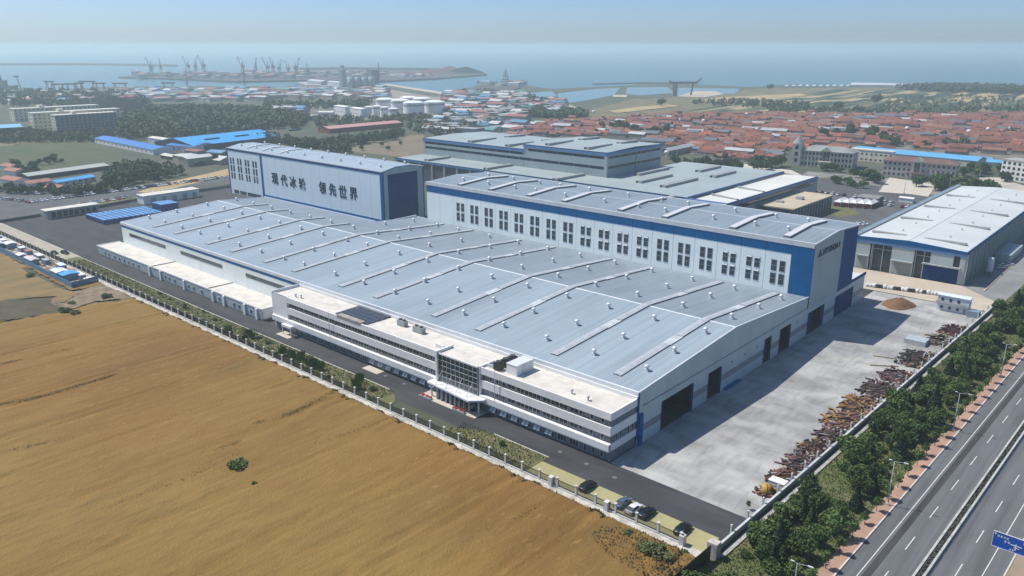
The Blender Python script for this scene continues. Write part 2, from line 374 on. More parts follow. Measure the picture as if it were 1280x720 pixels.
# beyond the yard, right side
m = MB(); m.face([(-112,317,.05),(-52,317,.05),(-51.5,346.5,.05),(-112,346.5,.05)]); struct('apron', m, M('beige_apron_concrete', (.50,.43,.34), .9, .08, .1))
m = MB(); m.face([(-67.5,346.5,.055),(-50,330,.055),(-44,470,.055),(-62,540,.055),(-67.5,540,.055)]); struct('service_lane', m, M('grey_lane_concrete', (.24,.25,.25), .9, .12, .1))
m = MB(); m.box(-59.2,-58.8,344,470,0,.3); struct('lane_kerb', m, M('cream_kerb', (.6,.5,.33), .9))
m = MB(); m.face([(-240,296,.06),(-112,296,.06),(-118,560,.06),(-240,580,.06)]); struct('car_park', m, M('worn_car_park', (.105,.108,.11), .9, .2, .05))
sheet('pavement', [(1098,240),(1112,222),(1170,231),(1160,246),(1140,243)], .10, PAVE)
sheet('pavement', [(905,222),(975,215),(1010,223),(990,213),(930,205)], .12, PAVE)
sheet('road', [(1000,232),(1040,222),(1200,252),(1290,262),(1290,270),(1180,262),(1030,238)], .08, M('far_road', (.09,.092,.095), .9, .1, .05))
sheet('pavement', [(1225,222),(1250,222),(1290,236),(1290,262),(1215,246)], .12, M('pale_site_ground', (.46,.42,.36), .9, .15, .06))
sheet('pavement', [(1010,214),(1100,222),(1200,230),(1290,240),(1290,256),(1180,246),(1040,224),(1000,220)], .07, M('hotel_forecourt', (.26,.25,.23), .9, .2, .05, stain=((.1,(1,1,1),.45,.65,.35),)))
sheet('grass_patch', [(1040,256),(1066,262),(1075,268),(1050,272),(1036,266)], .10, GRASSM)
# road on the left, fields and waste ground west and north of it
m = MB(); m.face([(-620,40,.05),(-494,60,.05),(-500,160,.05),(-522,200,.05),(-520,420,.05),(-552,420,.05),(-556,200,.05),(-620,175,.05)]); struct('road', m, M('left_road_asphalt', (.10,.103,.108), .9, .15, .1))
sheet('green_field', [(-60,190),(0,184),(75,176),(130,176),(160,190),(150,202),(100,209),(0,217),(-60,220)], .05, GREENF)
sheet('waste_ground', [(395,183),(440,172),(530,168),(534,205),(500,196),(440,190)], .06, DRYF)
sheet('straw_field', [(172,240),(210,228),(255,218),(285,211),(286,219),(240,230),(190,242)], .07, STRAWF)
sheet('waste_ground', [(0,178),(60,172),(118,172),(75,176),(0,183)], .08, DRYF)
sheet('track', [(610,100),(624,101),(660,117),(728,136),(716,139),(684,123)], .3, SAND) if False else None
sheet('dirt_track', [(684,121.5),(690,121),(704,128),(720,134),(728,138),(716,139),(700,130)], .3, SAND)
sheet('dirt_track', [(478,106),(484,105),(540,113),(588,121),(584,123),(540,116)], .3, SAND)
sheet('quay_ground', [(395,112),(440,109),(480,111),(560,124),(520,130),(440,124),(400,118)], .25, M('pinkish_quay', (.30,.25,.22), .95, .2, .02))
sheet('quay_ground', [(120,112),(200,113),(330,116),(330,122),(200,124),(120,118)], .25, M('grey_quay', (.26,.25,.24), .95, .25, .02, col2=(.15,.15,.15)))
sheet('farmland', [(690,142),(735,138),(790,124),(850,122),(940,112),(1060,109),(1170,110.5),(1290,117),(1330,150),(1100,147),(900,146),(700,147)], .12, M('tan_farmland', (.22,.18,.10), .95, .2, .02, col2=(.12,.12,.06), stain=((.06,(1,1,1),.45,.65,.3),)))
sheet('grass_patch', [(118,252),(150,247),(174,246),(176,250),(150,253),(122,258)], .09, GRASSM)
TOWNG = M('town_ground', (.25,.225,.19), .95, .2, .03, col2=(.12,.125,.10), stain=((.08,(1,1,1),.45,.65,.35),))
sheet('town_ground', [(556,117),(600,112),(655,119),(684,124),(700,131),(690,140),(655,150),(560,150),(480,150),(400,150),(330,140),(330,131),(470,128),(540,122)], .16, TOWNG)
sheet('town_ground', [(540,152),(650,152),(660,168),(600,170),(545,168)], .18, TOWNG)
# ponds by the shore
WATP = M('pond_water', (0.05,0.13,0.17), 0.15, .05, .01)
for pts in ([(650,117.5),(690,114),(697,121),(660,122)],[(697,117),(745,111.5),(775,110),(768,119),(745,124),(712,129),(698,124)],[(784,109.5),(835,109),(842,117),(800,119.5),(782,118)],
            [(846,110),(925,111),(918,118),(872,116.5),(845,120)]):
    sheet('pond', pts, .5, WATP)
sheet('sand_bank', [(845,121),(868,114.5),(895,114.5),(905,118),(880,122)], .7, SAND)
sheet('sand_bank', [(766,119),(784,119),(783,122),(766,121.5)], .7, SAND)
# strips of fields
a0, a1 = G(960,130.6), G(1015,122); dirv = (a1-a0).normalized()
cols = [STRAWF, M('olive_crop', (.11,.125,.06), .95, .2, .03), M('pale_crop', (.30,.27,.16), .95, .15, .03), M('dark_crop', (.028,.05,.026), .95, .2, .03), DRYF]
sA, sB = G(800,147), G(1330,147); k = 0; pos = 0.0; tot = (sB-sA).length; rr = random.Random(4)
while pos < tot:
    wd = rr.uniform(10, 30); p0 = sA.lerp(sB, pos/tot); p1 = sA.lerp(sB, min(1,(pos+wd)/tot))
    off = 0.0
    while off < 900:
        ln = rr.uniform(60, 170); q = [p0+dirv*off, p1+dirv*off, p1+dirv*(off+ln), p0+dirv*(off+ln)]
        c = rr.choices(cols, (3.4,3,2.2,4.5,1.4))[0]
        # stop short of the shore
        ok = True
        for qq in q:
            E_ = qq.x*math.cos(CAZ)+qq.y*math.sin(CAZ); N_ = -qq.x*math.sin(CAZ)+qq.y*math.cos(CAZ)
            fw = N_*math.cos(CP)+92*math.sin(CP); up = N_*math.sin(CP)-92*math.cos(CP)
            py = 360-CF*up/fw; px = 640+CF*E_/fw
            if py < 109.8+max(0,(px-1150)*.03): ok = False
        if ok: sheet('field_strip', [tuple(v) for v in q], .25+.012*(k%9), c, px=False); k += 1
        off += ln+rr.uniform(0, 8)
    pos += wd+rr.uniform(0, 3)
sheet('field_strip', [(858,127),(905,122),(1000,117.5),(1010,119.5),(960,126),(930,129),(880,128)], .9, STRAWF)
sheet('field_strip', [(760,139),(800,134),(835,131),(850,133),(800,139),(770,142)], .9, STRAWF)
# port mole, breakwater, far shore
MOLE = M('port_mole', (.10,.07,.075), .95, .25, .02, col2=(.06,.06,.07))
def slab(name, px, h, mat, z0=-1.2):
    P = [G(*p) for p in px]
    if sum(P[k].x*P[(k+1)%len(P)].y-P[(k+1)%len(P)].x*P[k].y for k in range(len(P))) < 0: P.reverse()
    m = MB(); m.prism([(p.x,p.y) for p in P], z0, h, 0); return struct(name, m, mat)
slab('port_mole', [(148,97),(182,94.6),(240,93.3),(300,92.2),(380,89.5),(470,88.2),(560,90.5),(609,93.8),(545,99),(490,101.8),(470,102.4),(395,101),(330,102.2),(296,103),(230,99.8),(180,98.4)], 3, MOLE)
slab('breakwater', [(-200,80.8),(0,80.2),(110,80.0),(222,82.2),(222,83.0),(110,81.0),(0,81.2),(-200,81.8)], 7, MOLE)
slab('breakwater', [(372,86.2),(420,85.2),(470,85.8),(560,87),(560,88),(470,86.8),(420,86.3),(374,87.2)], 6, MOLE)
slab('breakwater', [(740,104.6),(800,103.2),(850,103.4),(850,103.9),(800,103.7),(742,105.2)], .6, MOLE)
slab('quay', [(372,104),(384,107.5),(440,109),(462,106.5),(462,103.5),(440,103),(400,103)], 2.5, M('pale_quay', (.45,.44,.42), .9, .1, .02))
slab('quay', [(590,113),(600,110),(640,108),(650,110),(640,114),(600,116)], 2.0, MOLE)
# spoil and ore heaps on the mole and by the harbour
def heap(name, label, c, rx, ry, h, mat, n=22, rz=0.0):
    m = MB(); rings = 7; i0 = 0
    for j in range(rings):
        t = j/(rings-1); rr_ = 1-t
        for k in range(n):
            a = 2*math.pi*k/n; q = 1+.22*noise.noise((math.cos(a)*1.5+c[0]*.1, math.sin(a)*1.5, t*2))
            zz = h*(1-rr_**1.5)*(1+.15*noise.noise((math.cos(a)*3, math.sin(a)*3, t*3+c[1])))
            x, y = rx*rr_*q*math.cos(a), ry*rr_*q*math.sin(a)
            m.v.append((x*math.cos(rz)-y*math.sin(rz), x*math.sin(rz)+y*math.cos(rz), zz if j else -.1))
    for j in range(rings-1):
        for k in range(n): m.f.append((j*n+k, j*n+(k+1)%n, (j+1)*n+(k+1)%n, (j+1)*n+k)); m.m.append(0); m.sm.append(True)
    o = m.build(name, mat, loc=c); return tag(o, label, 'heap', 'spoil heaps around the port') if label else o
REDORE = M('red_ore', (.13,.055,.05), .95, .15, .02); COAL = M('coal', (.016,.018,.021), 1, .2, .02, spec=0); STRAWH = M('brown_spoil', (.21,.15,.10), .95, .15, .05)
for i_, (px, py, rx, ry, h, mt, lb) in enumerate([(508,95,70,45,14,REDORE,'low reddish ore heap at the near end of the port mole'),(545,93.5,90,50,20,REDORE,'broad red ore heap second along the port mole from its tip side'),
      (562,92.5,60,40,26,REDORE,'tallest reddish ore heap beside the dark one on the mole'),(582,92.8,75,45,24,COAL,'dark heap at the tip of the port mole'),
      (145,136.5,62,34,17,COAL,'big black coal heap behind the cream dormitory blocks'),(608,152.5,26,16,8,STRAWH,'brown spoil heap beside the red roofs in the middle distance'),(50,0,0,0,0,None,None)]):
    if mt: heap('spoil_heap', lb, tuple(G(px, py)) , rx, ry, h, mt, rz=CAZ)
tag(heap('soil_heap', None, (-78.5,304,.1), 5.5, 7.5, 2.6, M('brown_soil', (.20,.105,.05), .95, .15, .5, bump=.5)), 'brown soil heap at the far end of the concrete yard', 'heap')
# ================================================================== FACTORY
RX0, RX1 = -374.6, -91.2          # main hall along x
EZ, RZ, YF, YR, YB = 14.0, 17.3, 147.0, 196.0, 247.5
def roofz(y): return EZ + (RZ-EZ)*(1-abs(y-YR)/(YR-YF)) if y < YR else RZ-(RZ-13.7)*(y-YR)/(YB-YR)
hall = thing('main_hall', 'long low white factory hall with pale blue-grey seamed roof behind the three-storey office', 'factory hall', ((RX0+RX1)/2, 190, 0))
# walls
m = MB(); m.box(RX0+.3,RX0+.6,YF+.3,222,0,13.3,0); m.box(RX0+.4,-283,222,222.3,0,13.4,0); m.box(-283,-282.6,222,YB,0,13.3,0); m.box(-282.8,-274,YB-.3,YB,0,13.3,0)
m.build('wall', WHITE, hall)
# front wall above the dock annex: upright panels with joints, blue stripe, window strips
for i in range(16):
    x0 = -374.3+9.1*i; x1 = x0+9.0
    if x1 > -229: x1 = -229.2
    b = MB(); b.box(x0,x1,YF,YF+.4,0,11.9,0); b.build('wall_panel', WHITE, hall)
    if x1 <= x0+.5: break
m = MB(); m.box(-374.5,-229.2,YF-.06,YF+.3,11.95,13.0); m.build('blue_stripe', BLUE, hall)
m = MB(); m.box(-374.7,RX1+.02,YF-.15,YF+.5,13.02,14.15); m.build('eave_gutter', RIDGE, hall)
for x0, x1 in ((-366.5,-331),(-317.5,-283.5),(-266,-240)):
    fr = MB(); fr.box(x0,x1,YF-.1,YF,8.7,10.2,0,True); fo = fr.build('window_strip', M('grey_louvre', (.15,.16,.15), .6, .1, .8), hall)
    n = int((x1-x0)/2.2)
    me = MB().box(-.95,.95,-.05,0,0,1.1).mesh('louvre_pane', GLASS)
    for k in range(n): o = inst('pane', me, fo, (x0+1.1+k*2.2-hall['_o'][0], YF-.1-hall['_o'][1], 8.9))
# roof sheets between the ridge strips
ridge_x = [-100.5,-120.5,-148.5,-167,-194.5,-213,-241,-260,-284,-303,-331,-351]
edges = [RX1+.1]+[(ridge_x[i]+ridge_x[i+1])/2 for i in range(len(ridge_x)-1)]+[RX0-.3]
for i in range(len(edges)-1):
    x1, x0 = edges[i]-.02, edges[i+1]+.02
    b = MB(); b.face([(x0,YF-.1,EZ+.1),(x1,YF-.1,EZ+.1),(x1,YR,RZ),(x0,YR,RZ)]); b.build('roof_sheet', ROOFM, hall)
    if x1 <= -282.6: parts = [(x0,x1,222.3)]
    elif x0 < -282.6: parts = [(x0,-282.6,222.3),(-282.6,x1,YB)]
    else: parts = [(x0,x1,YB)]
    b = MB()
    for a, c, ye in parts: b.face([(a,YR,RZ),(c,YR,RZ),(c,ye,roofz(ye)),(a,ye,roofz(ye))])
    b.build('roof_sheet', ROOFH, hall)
m = MB(); m.extr([(YR-.35,RZ-.02),(YR,RZ+.12),(YR+.35,RZ-.02)],'x',RX0-.3,RX1+.1,caps=False); m.build('ridge_cap', RIDGE, hall)
m = MB(); m.box(RX0-.3,-282.6,222.3,222.7,roofz(222.3)-.5,roofz(222.3)+.25); m.box(-282.6,-282.2,222.3,YB,13.2,14.6) if False else None
m.box(-282.9,-282.5,222.3,YB,12.9,roofz(235)+.1); m.box(-282.9,-274.2,YB,YB+.4,12.9,roofz(YB)+.25)
m.box(RX0-.55,RX0-.25,YF,222.5,12.9,13.9); m.build('roof_trim', RIDGE, hall)
m = MB()
m.extr([(YF-.1,EZ-.2),(YR,RZ-.15),(YR,RZ+.14),(YF-.1,EZ+.22)],'x',RX0-.5,RX0-.15); m.extr([(YR,RZ-.15),(222.3,roofz(222.3)-.2),(222.3,roofz(222.3)+.16),(YR,RZ+.14)],'x',RX0-.5,RX0-.15)
m.build('verge_trim', RIDGE, hall)
# long ridge strips running down the slopes, broken by flat pieces
def rstrip(x, y0, y1, wd=1.15, h=.5):
    b = MB(); ys = [y0]+([YR] if y0 < YR < y1 else [])+[y1]
    for a, c in zip(ys[:-1], ys[1:]):
        i = len(b.v); za, zc = roofz(a), roofz(c)
        for y, z in ((a, za), (c, zc)): b.v += [(x-wd,y,z-.05),(x-wd,y,z+h*.8),(x,y,z+h),(x+wd,y,z+h*.8),(x+wd,y,z-.05)]
        for k, q in ((0,1),(1,0),(2,0),(3,1)): b.f.append((i+k,i+k+1,i+k+6,i+k+5)); b.m.append(q); b.sm.append(False)
        b.f.append((i+4,i+3,i+2,i+1,i)); b.f.append((i+5,i+6,i+7,i+8,i+9)); b.m += [1,1]; b.sm += [False, False]
    return b.build('ridge_vent', [M('pale_vent_cover', (.42,.46,.50), .45, .08, .5, seam=.5, seam_axis='y'), M('grey_vent_side', (.20,.22,.24), .6)], hall)
for x in ridge_x:
    ye = 243.5 if x > -282 else 214
    rstrip(x, 151.5, 174.5); rstrip(x, 181, 213 if ye > 220 else 209)
    if ye > 220: rstrip(x, 219, ye)
    for a, c in ((174.5,181),(213,219)):
        if c < ye: b = MB(); b.face([(x-1.3,a,roofz(a)+.3),(x+1.3,a,roofz(a)+.3),(x+1.3,c,roofz(c)+.3),(x-1.3,c,roofz(c)+.3)]); b.build('vent_link', M('flat_link_sheet', (.52,.56,.59), .45), hall)
# roof ventilators: square curb, neck, spherical turbine
def vent_mesh():
    b = MB(); b.box(-.55,.55,-.55,.55,-.3,.45,0); b.cyl((0,0,.45),(0,0,.8),.3,.3,8,0)
    b.lathe([(.3,.8),(.62,1.0),(.72,1.25),(.6,1.5),(.25,1.68),(.0,1.7)],10)
    return b.mesh('roof_ventilator', [M('white_ventilator', (.72,.73,.74), .35, .05, 1, metal=.2)])
VENT = vent_mesh()
for i in range(18):
    x = -96-16.05*i
    for y in (158,171.3,187.2,203,220.5,237):
        if x < -282 and y > 215: continue
        if any(abs(x-q) < 1.6 for q in ridge_x): x -= 2.6
        inst('roof_ventilator', VENT, hall, (x+rnd.uniform(-.2,.2), y, roofz(y)+.1))
# gable end on the yard: lower wall panels between doors, ledge, upper sheet
GX = RX1
def ysheet(name, y0, y1, z0, z1, mat, x=GX, th=.3): b = MB(); b.box(x-th,x,y0,y1,z0,z1,0); return b.build(name, mat, hall)
doors = [(158,173,8.0,'open'),(181.8,188.5,7.9,'open'),(216.2,220.5,7.9,'narrow'),(227.2,234.4,8.1,'open'),(249,262.3,7.9,'half'),(273.1,290,7.9,'blue')]
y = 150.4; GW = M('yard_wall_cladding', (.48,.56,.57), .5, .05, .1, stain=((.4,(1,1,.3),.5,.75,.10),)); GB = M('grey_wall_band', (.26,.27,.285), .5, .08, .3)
segs = []
for d0, d1, h, k in doors: segs.append((y, d0)); y = d1
segs.append((y, 302))
segs[0] = (147.2, 158)
for a, c in segs:
    if a < 217 < c or True:
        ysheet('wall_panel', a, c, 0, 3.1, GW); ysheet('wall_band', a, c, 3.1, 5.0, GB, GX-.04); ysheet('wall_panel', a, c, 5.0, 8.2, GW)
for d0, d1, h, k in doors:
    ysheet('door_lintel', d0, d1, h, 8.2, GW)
    for e0 in (d0-.25, d1): fr = MB(); fr.box(GX-.35,GX+.12,e0,e0+.25,0,h,0); fr.build('door_jamb', M('dark_blue_frame', (.012,.03,.10), .5), hall)
    if k == 'blue': b = MB(); b.box(GX-.2,GX-.05,d0,d1,0,h); b.build('door', NAVY, hall)
    if k == 'half': b = MB(); b.box(GX-.2,GX-.05,d0,d0+3.2,0,h); b.build('door', NAVY, hall); b = MB(); b.box(GX-.2,GX-.08,d1-2.0,d1,0,h); b.build('door', NAVY, hall)
    if k == 'open': b = MB(); b.box(GX-.05,GX+.3,d1-.7,d1+.1,0,h-.2); b.build('door', NAVY, hall)
    if k == 'narrow': b = MB(); b.box(GX-.2,GX-.05,d0,d0+1.4,0,h); b.build('door', NAVY, hall)
    if k != 'blue': b = MB(); b.box(GX-9,GX-8.7,d0-3,d1+3,0,h+2); b.box(GX-8.7,GX-.36,d0-3.2,d0-3,0,h+2); b.box(GX-8.7,GX-.36,d1+3,d1+3.2,0,h+2); b.box(GX-9,GX-.36,d0-3.2,d1+3.2,h+2,h+2.2); b.build('dark_interior', DARKIN, hall)
# small vent grilles on the lower wall
gm = MB().box(0,.08,-.5,.5,-.3,.3).mesh('grille', GB)
for yy in (195,203,211,240): inst('wall_grille', gm, hall, (GX,yy,7.2))
# upper gable sheet following the roof, ledge
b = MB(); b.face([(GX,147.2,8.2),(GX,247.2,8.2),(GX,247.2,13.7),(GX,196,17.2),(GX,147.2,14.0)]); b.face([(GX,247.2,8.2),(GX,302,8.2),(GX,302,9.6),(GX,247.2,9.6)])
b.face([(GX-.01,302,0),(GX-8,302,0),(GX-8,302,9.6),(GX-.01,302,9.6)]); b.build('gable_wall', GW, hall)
b = MB(); b.box(GX,GX+.18,149,302.2,10.1,10.35) if False else b.box(GX,GX+.16,149,288,9.9,10.15); b.build('ledge', M('ledge_trim', (.30,.34,.37), .5), hall)
b = MB(); b.extr([(147.0,14.0),(196,17.25),(196,17.55),(147.0,14.3)],'x',GX-.1,GX+.22); b.extr([(196,17.25),(247.2,13.7),(247.2,14.0),(196,17.55)],'x',GX-.1,GX+.22); b.build('verge_trim', RIDGE, hall)
b = MB(); b.box(GX-.1,GX+.25,146.9,147.25,2,14.0); b.box(GX,GX+.5,147.4,148.9,0,8.3); b.build('corner_pipe', BLUE, hall)
b = MB(); b.box(GX-11,GX+.15,287,302.2,9.62,9.9); b.build('lean_to_roof', RIDGE, hall)
b = MB(); b.box(GX+.02,GX+.3,287,302.3,9.9,10.9); b.build('blue_stripe', NAVY, hall)
b = MB(); b.box(GX,GX+1.1,191,200,0,.55); b.build('loading_step', BLUE, hall)

# ---- high hall
HX0, HX1, HY0, HY1 = -274.5, -91.0, 247.5, 287.0
hh = thing('high_hall', 'tall white factory hall with blue stripe and paired windows rising behind the low roof', 'factory hall', ((HX0+HX1)/2, 267, 0))
NB = 20; bw = (HX1-7.3-HX0)/NB
PANE = MB().box(-.85,.85,-.06,.04,0,3.5,0,True).mesh('window_pane', GLASS)
FRM = MB()
for a in (-1.0,.9): FRM.box(a,a+.1,-.05,.05,-.1,3.7,0,True)
for z in (-.12,1.7,3.55): FRM.box(-.9,.9,-.1,0,z,z+.12,0,True)
FRM = FRM.mesh('window_frame', M('grey_window_frame', (.30,.32,.34), .5))
AWN = MB(); AWN.face([(-.9,0,3.6),(.9,0,3.6),(.9,-.16,3.15),(-.9,-.16,3.15)]); AWN.face([(-.9,-.16,3.13),(.9,-.16,3.13),(.9,0,3.58),(-.9,0,3.58)]); AWN = AWN.mesh('opened_sash', FRAME)
for i in range(NB):
    x0 = HX0+bw*i; x1 = x0+bw-.12
    b = MB(); b.box(x0,x1,HY0,HY0+.3,12,27.0); b.build('wall_panel', WHITE, hh)
    b = MB(); b.box(x0,x1,HY0-.08,HY0+.3,27.02,30.1); b.build('blue_panel', BLUE, hh)
    if i >= 2:
        for cx in (x0+bw*.36, x0+bw*.69):
            for z in (16.1, 20.6):
                f = inst('window', FRM, hh, (cx, HY0-.02, z)); p = inst('pane', PANE, f, (0, 0, 0))
                if i in (10,11,12,13,17,18) : inst('opened_sash', AWN, f, (0, -.1, 0))
b = MB(); b.box(HX0-.3,HX1,HY0-.2,HY0+.6,30.12,31.7); b.build('parapet', M('pale_parapet', (.58,.60,.60), .5, .06, .4, sheet=(4.6,50,.03)), hh)
b = MB(); b.box(HX1-7.3,HX1+.02,HY0-.1,HY0+.3,13.2,30.1); b.build('blue_corner', BLUE, hh)
b = MB(); b.box(HX0,HX0+.3,HY0+.3,HY1,0,30.9); b.box(HX0,HX1-.3,HY1-.3,HY1,0,30.9); b.build('wall', WHITE, hh)
def hz_(y): return 31.5+1.2*(1-abs(y-267)/20)
hs = [-255,-236,-214,-195,-167.5,-148,-121,-101.5]
ed = [HX1+.1]+[(hs[k]+hs[k-1])/2 for k in range(len(hs)-1,0,-1)]+[HX0-.3]
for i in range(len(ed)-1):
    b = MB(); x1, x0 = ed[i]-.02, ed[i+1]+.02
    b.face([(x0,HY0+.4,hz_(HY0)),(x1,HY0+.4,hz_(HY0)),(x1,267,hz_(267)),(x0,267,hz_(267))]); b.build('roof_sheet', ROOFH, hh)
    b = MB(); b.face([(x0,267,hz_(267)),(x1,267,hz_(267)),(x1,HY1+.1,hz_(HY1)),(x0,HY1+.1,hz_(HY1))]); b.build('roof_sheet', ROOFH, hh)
b = MB(); b.box(HX0-.3,HX1,266.8,267.2,32.66,32.8); b.box(HX0-.3,HX1,HY1-.1,HY1+.4,30.6,31.85); b.build('ridge_cap', RIDGE, hh)
for x in hs:
    b = MB()
    for (a, za), (c, zc) in (((249.8,hz_(249.8)),(267,hz_(267))),((267,hz_(267)),(282,hz_(282)))):
        i = len(b.v)
        for yy, z in ((a, za), (c, zc)): b.v += [(x-1.2,yy,z-.05),(x-1.2,yy,z+.7),(x+1.2,yy,z+.7),(x+1.2,yy,z-.05)]
        for k, q in ((0,1),(1,0),(2,1)): b.f.append((i+k,i+k+1,i+k+5,i+k+4)); b.m.append(q); b.sm.append(False)
    i = 0; b.f.append((3,2,1,0)); b.m.append(1); b.sm.append(False)
    b.build('ridge_vent', [M('white_vent_cover', (.60,.62,.64), .4, .04, 1), MATS['grey_vent_side']], hh)
for i in range(11):
    for yy in (258, 275):
        x = -100.5-16*i
        if any(abs(x-q) < 1.7 for q in hs): x -= 4
        inst('roof_ventilator', VENT, hh, (x, yy, hz_(yy)+.1))
GS = M('gable_sheet', (.40,.47,.48), .45, .05, .1, seam=1.0, seam_axis='z')
b = MB(); b.face([(HX1,HY0,9.65),(HX1,273,9.65),(HX1,273,hz_(273)-.1),(HX1,267,hz_(267)-.1),(HX1,HY0,hz_(HY0)-.1)]); b.build('gable_wall', GS, hh)
b = MB(); b.face([(HX1+.02,273,9.65),(HX1+.02,HY1,9.65),(HX1+.02,HY1,hz_(HY1)-.1),(HX1+.02,273,hz_(273)-.1)]); b.face([(HX1-.3,HY1,9.65),(HX1-20,HY1,9.65),(HX1-20,HY1,31),(HX1-.3,HY1,31)]) ; b.build('blue_gable', M('dark_blue_cladding', (.0,.058,.22), .6, .05, .2, spec=.1), hh)
b = MB(); b.extr([(HY0-.2,hz_(HY0)-.35),(267,hz_(267)-.35),(267,hz_(267)+.15),(HY0-.2,hz_(HY0)+.15)],'x',HX1-.1,HX1+.25); b.extr([(267,hz_(267)-.35),(HY1+.3,hz_(HY1)-.35),(HY1+.3,hz_(HY1)+.15),(267,hz_(267)+.15)],'x',HX1-.1,HX1+.25); b.build('verge_trim', RIDGE, hh)

def text_mesh(body, size, bold=0.0, ext=0.08):
    c = bpy.data.curves.new('t', 'FONT'); c.body = body; c.size = size; c.extrude = ext; c.offset = bold; c.resolution_u = 3; c.align_x = 'CENTER'
    o = bpy.data.objects.new('t', c); COL.objects.link(o); dg = bpy.context.evaluated_depsgraph_get(); dg.update()
    me = bpy.data.meshes.new_from_object(o.evaluated_get(dg)); bpy.data.objects.remove(o); me.materials.clear()
    xs = [v.co.x for v in me.vertices]; ys = [v.co.y for v in me.vertices]
    cx, cy = (min(xs)+max(xs))/2, (min(ys)+max(ys))/2
    for v in me.vertices: v.co.x -= cx; v.co.y -= cy
    return me, max(xs)-min(xs), max(ys)-min(ys)
LET = M('dark_navy_lettering', (.010,.016,.045), .5)
def letters(root, items, rot, height, mat=LET, bold=.03, stretch=1.0, plane='y'):
    """each glyph a part; items = (char, world position of its centre)"""
    for ch, p in items:
        me, w_, h_ = text_mesh(ch, 1.0, bold); me.materials.append(mat)
        o = bpy.data.objects.new('letter', me); COL.objects.link(o); o.parent = root; q = root['_o']
        o.location = (p[0]-q[0], p[1]-q[1], p[2]-q[2]); o.rotation_euler = rot; s_ = height/h_; o.scale = (s_*stretch, s_, 1)
# logo and name on the gable
ys = [256.0+2.25*k for k in range(7)]
letters(hh, [(c, (HX1+.12, y_, 27.6)) for c, y_ in zip('HYUNDAI', ys)], (math.pi/2, 0, math.pi/2), 2.1, LET, .012, 1.0)
b = MB(); b.extr([(250.9,26.5),(254.3,26.5),(252.6,28.9)],'x',HX1+.02,HX1+.16); b.build('logo', LET, hh)

# ---- blue and white hall with the big lettering
CX0, CX1, CY0, CY1 = -480.3, -323.4, 261.0, 289.5
bh = thing('blue_framed_hall', 'tall pale hall framed in blue with large Chinese lettering and dark blue end door', 'factory hall', ((CX0+CX1)/2, 275, 0))
CWM = M('pale_blue_cladding', (.74,.86,.90), .45, .015, .15)
b = MB(); b.box(CX0,CX0+.3,CY0+.2,CY1,0,29); b.box(CX0,CX1-.3,CY1-.3,CY1,0,29); b.build('wall', CWM, bh)
nb = 17; x = CX0+.8; bwid = (CX1-.9-x)/nb
for i in range(nb):
    b = MB(); b.box(x+bwid*i, x+bwid*(i+1)-.13, CY0, CY0+.3, 3.9, 28.0); b.build('wall_panel', CWM, bh)
b = MB(); b.box(CX0-.1,CX1,CY0-.15,CY0+.3,28.0,29.4); b.box(CX0-.1,CX0+.8,CY0-.15,CY0+.3,0,28); b.box(-441.3,-439.2,CY0-.15,CY0+.2,0,28); b.box(CX1-2.2,CX1,CY0-.15,CY0+.3,0,28); b.box(-439.2,CX1-2.2,CY0-.15,CY0+.3,2.6,3.9)
b.build('blue_frame', BLUE, bh)
b = MB(); b.box(-439.2,CX1-2.2,CY0-3.2,CY0-.16,0,1.9); b.face([(-439.2,CY0-3.3,1.9),(CX1-2.2,CY0-3.3,1.9),(CX1-2.2,CY0-.1,2.8),(-439.2,CY0-.1,2.8)]); b.build('blue_skirt', M('light_blue_skirt', (.05,.17,.42), .45), bh)
b = MB(); b.box(CX0+.8,-441.3,CY0,CY0+.3,0,3.9); b.build('wall_base', CWM, bh)
b = MB(); b.box(-476,-470,CY0-.1,CY0,.6,2.8); b.box(-468.5,-461,CY0-.1,CY0,.6,2.8); b.box(-459.5,-443.5,CY0-.1,CY0,.6,2.8); b.build('low_window_strip', GLASS, bh)
W3 = MB().box(-.9,.9,-.08,.04,0,4.0,0,True).mesh('tall_pane', GLASS)
for gx in (-475,-466,-457,-448):
    for dx in (-1.6,1.6):
        for z in (10.0,14.8,19.6): inst('window', W3, bh, (gx+dx, CY0, z))
b = MB()
prof = [(CY0-.2,29.4),(CY0+9,31.2),(CY0+19.5,31.2),(CY1+.2,29.4)]
M('c_roof', (.36,.44,.50), .42, .04, .05, seam=.8, rib=(.8,.06))
for i in range(6):
    x0 = CX0-.3+26.2*i; x1 = min(CX1+.1, x0+26.15); b = MB()
    for (a, za), (c, zc) in zip(prof[:-1], prof[1:]): b.face([(x0,a,za),(x1,a,za),(x1,c,zc),(x0,c,zc)])
    b.build('roof_sheet', MATS['c_roof'], bh)
b = MB(); b.box(CX0-.3,CX1+.1,CY0-.35,CY0-.1,29.3,29.75); b.box(CX0-.3,CX1+.1,CY0+14.2,CY0+14.6,31.2,31.36); b.box(CX0-.3,CX1+.1,CY1+.1,CY1+.4,29.2,29.8); b.build('roof_trim', RIDGE, bh)
for xx in (-461,-443,-424):
    b = MB(); b.extr([(CY0+3,30.0),(CY0+9,31.25),(CY0+20,31.25),(CY0+20,31.7),(CY0+9,31.75),(CY0+3,30.5)],'x',xx-.8,xx+.8); b.build('ridge_vent', MATS['white_vent_cover'], bh)
for i in range(9):
    for yy, z in ((CY0+6,30.6),(CY1-5.5,30.5)): inst('roof_ventilator', VENT, bh, (-472+17.5*i, yy, z))
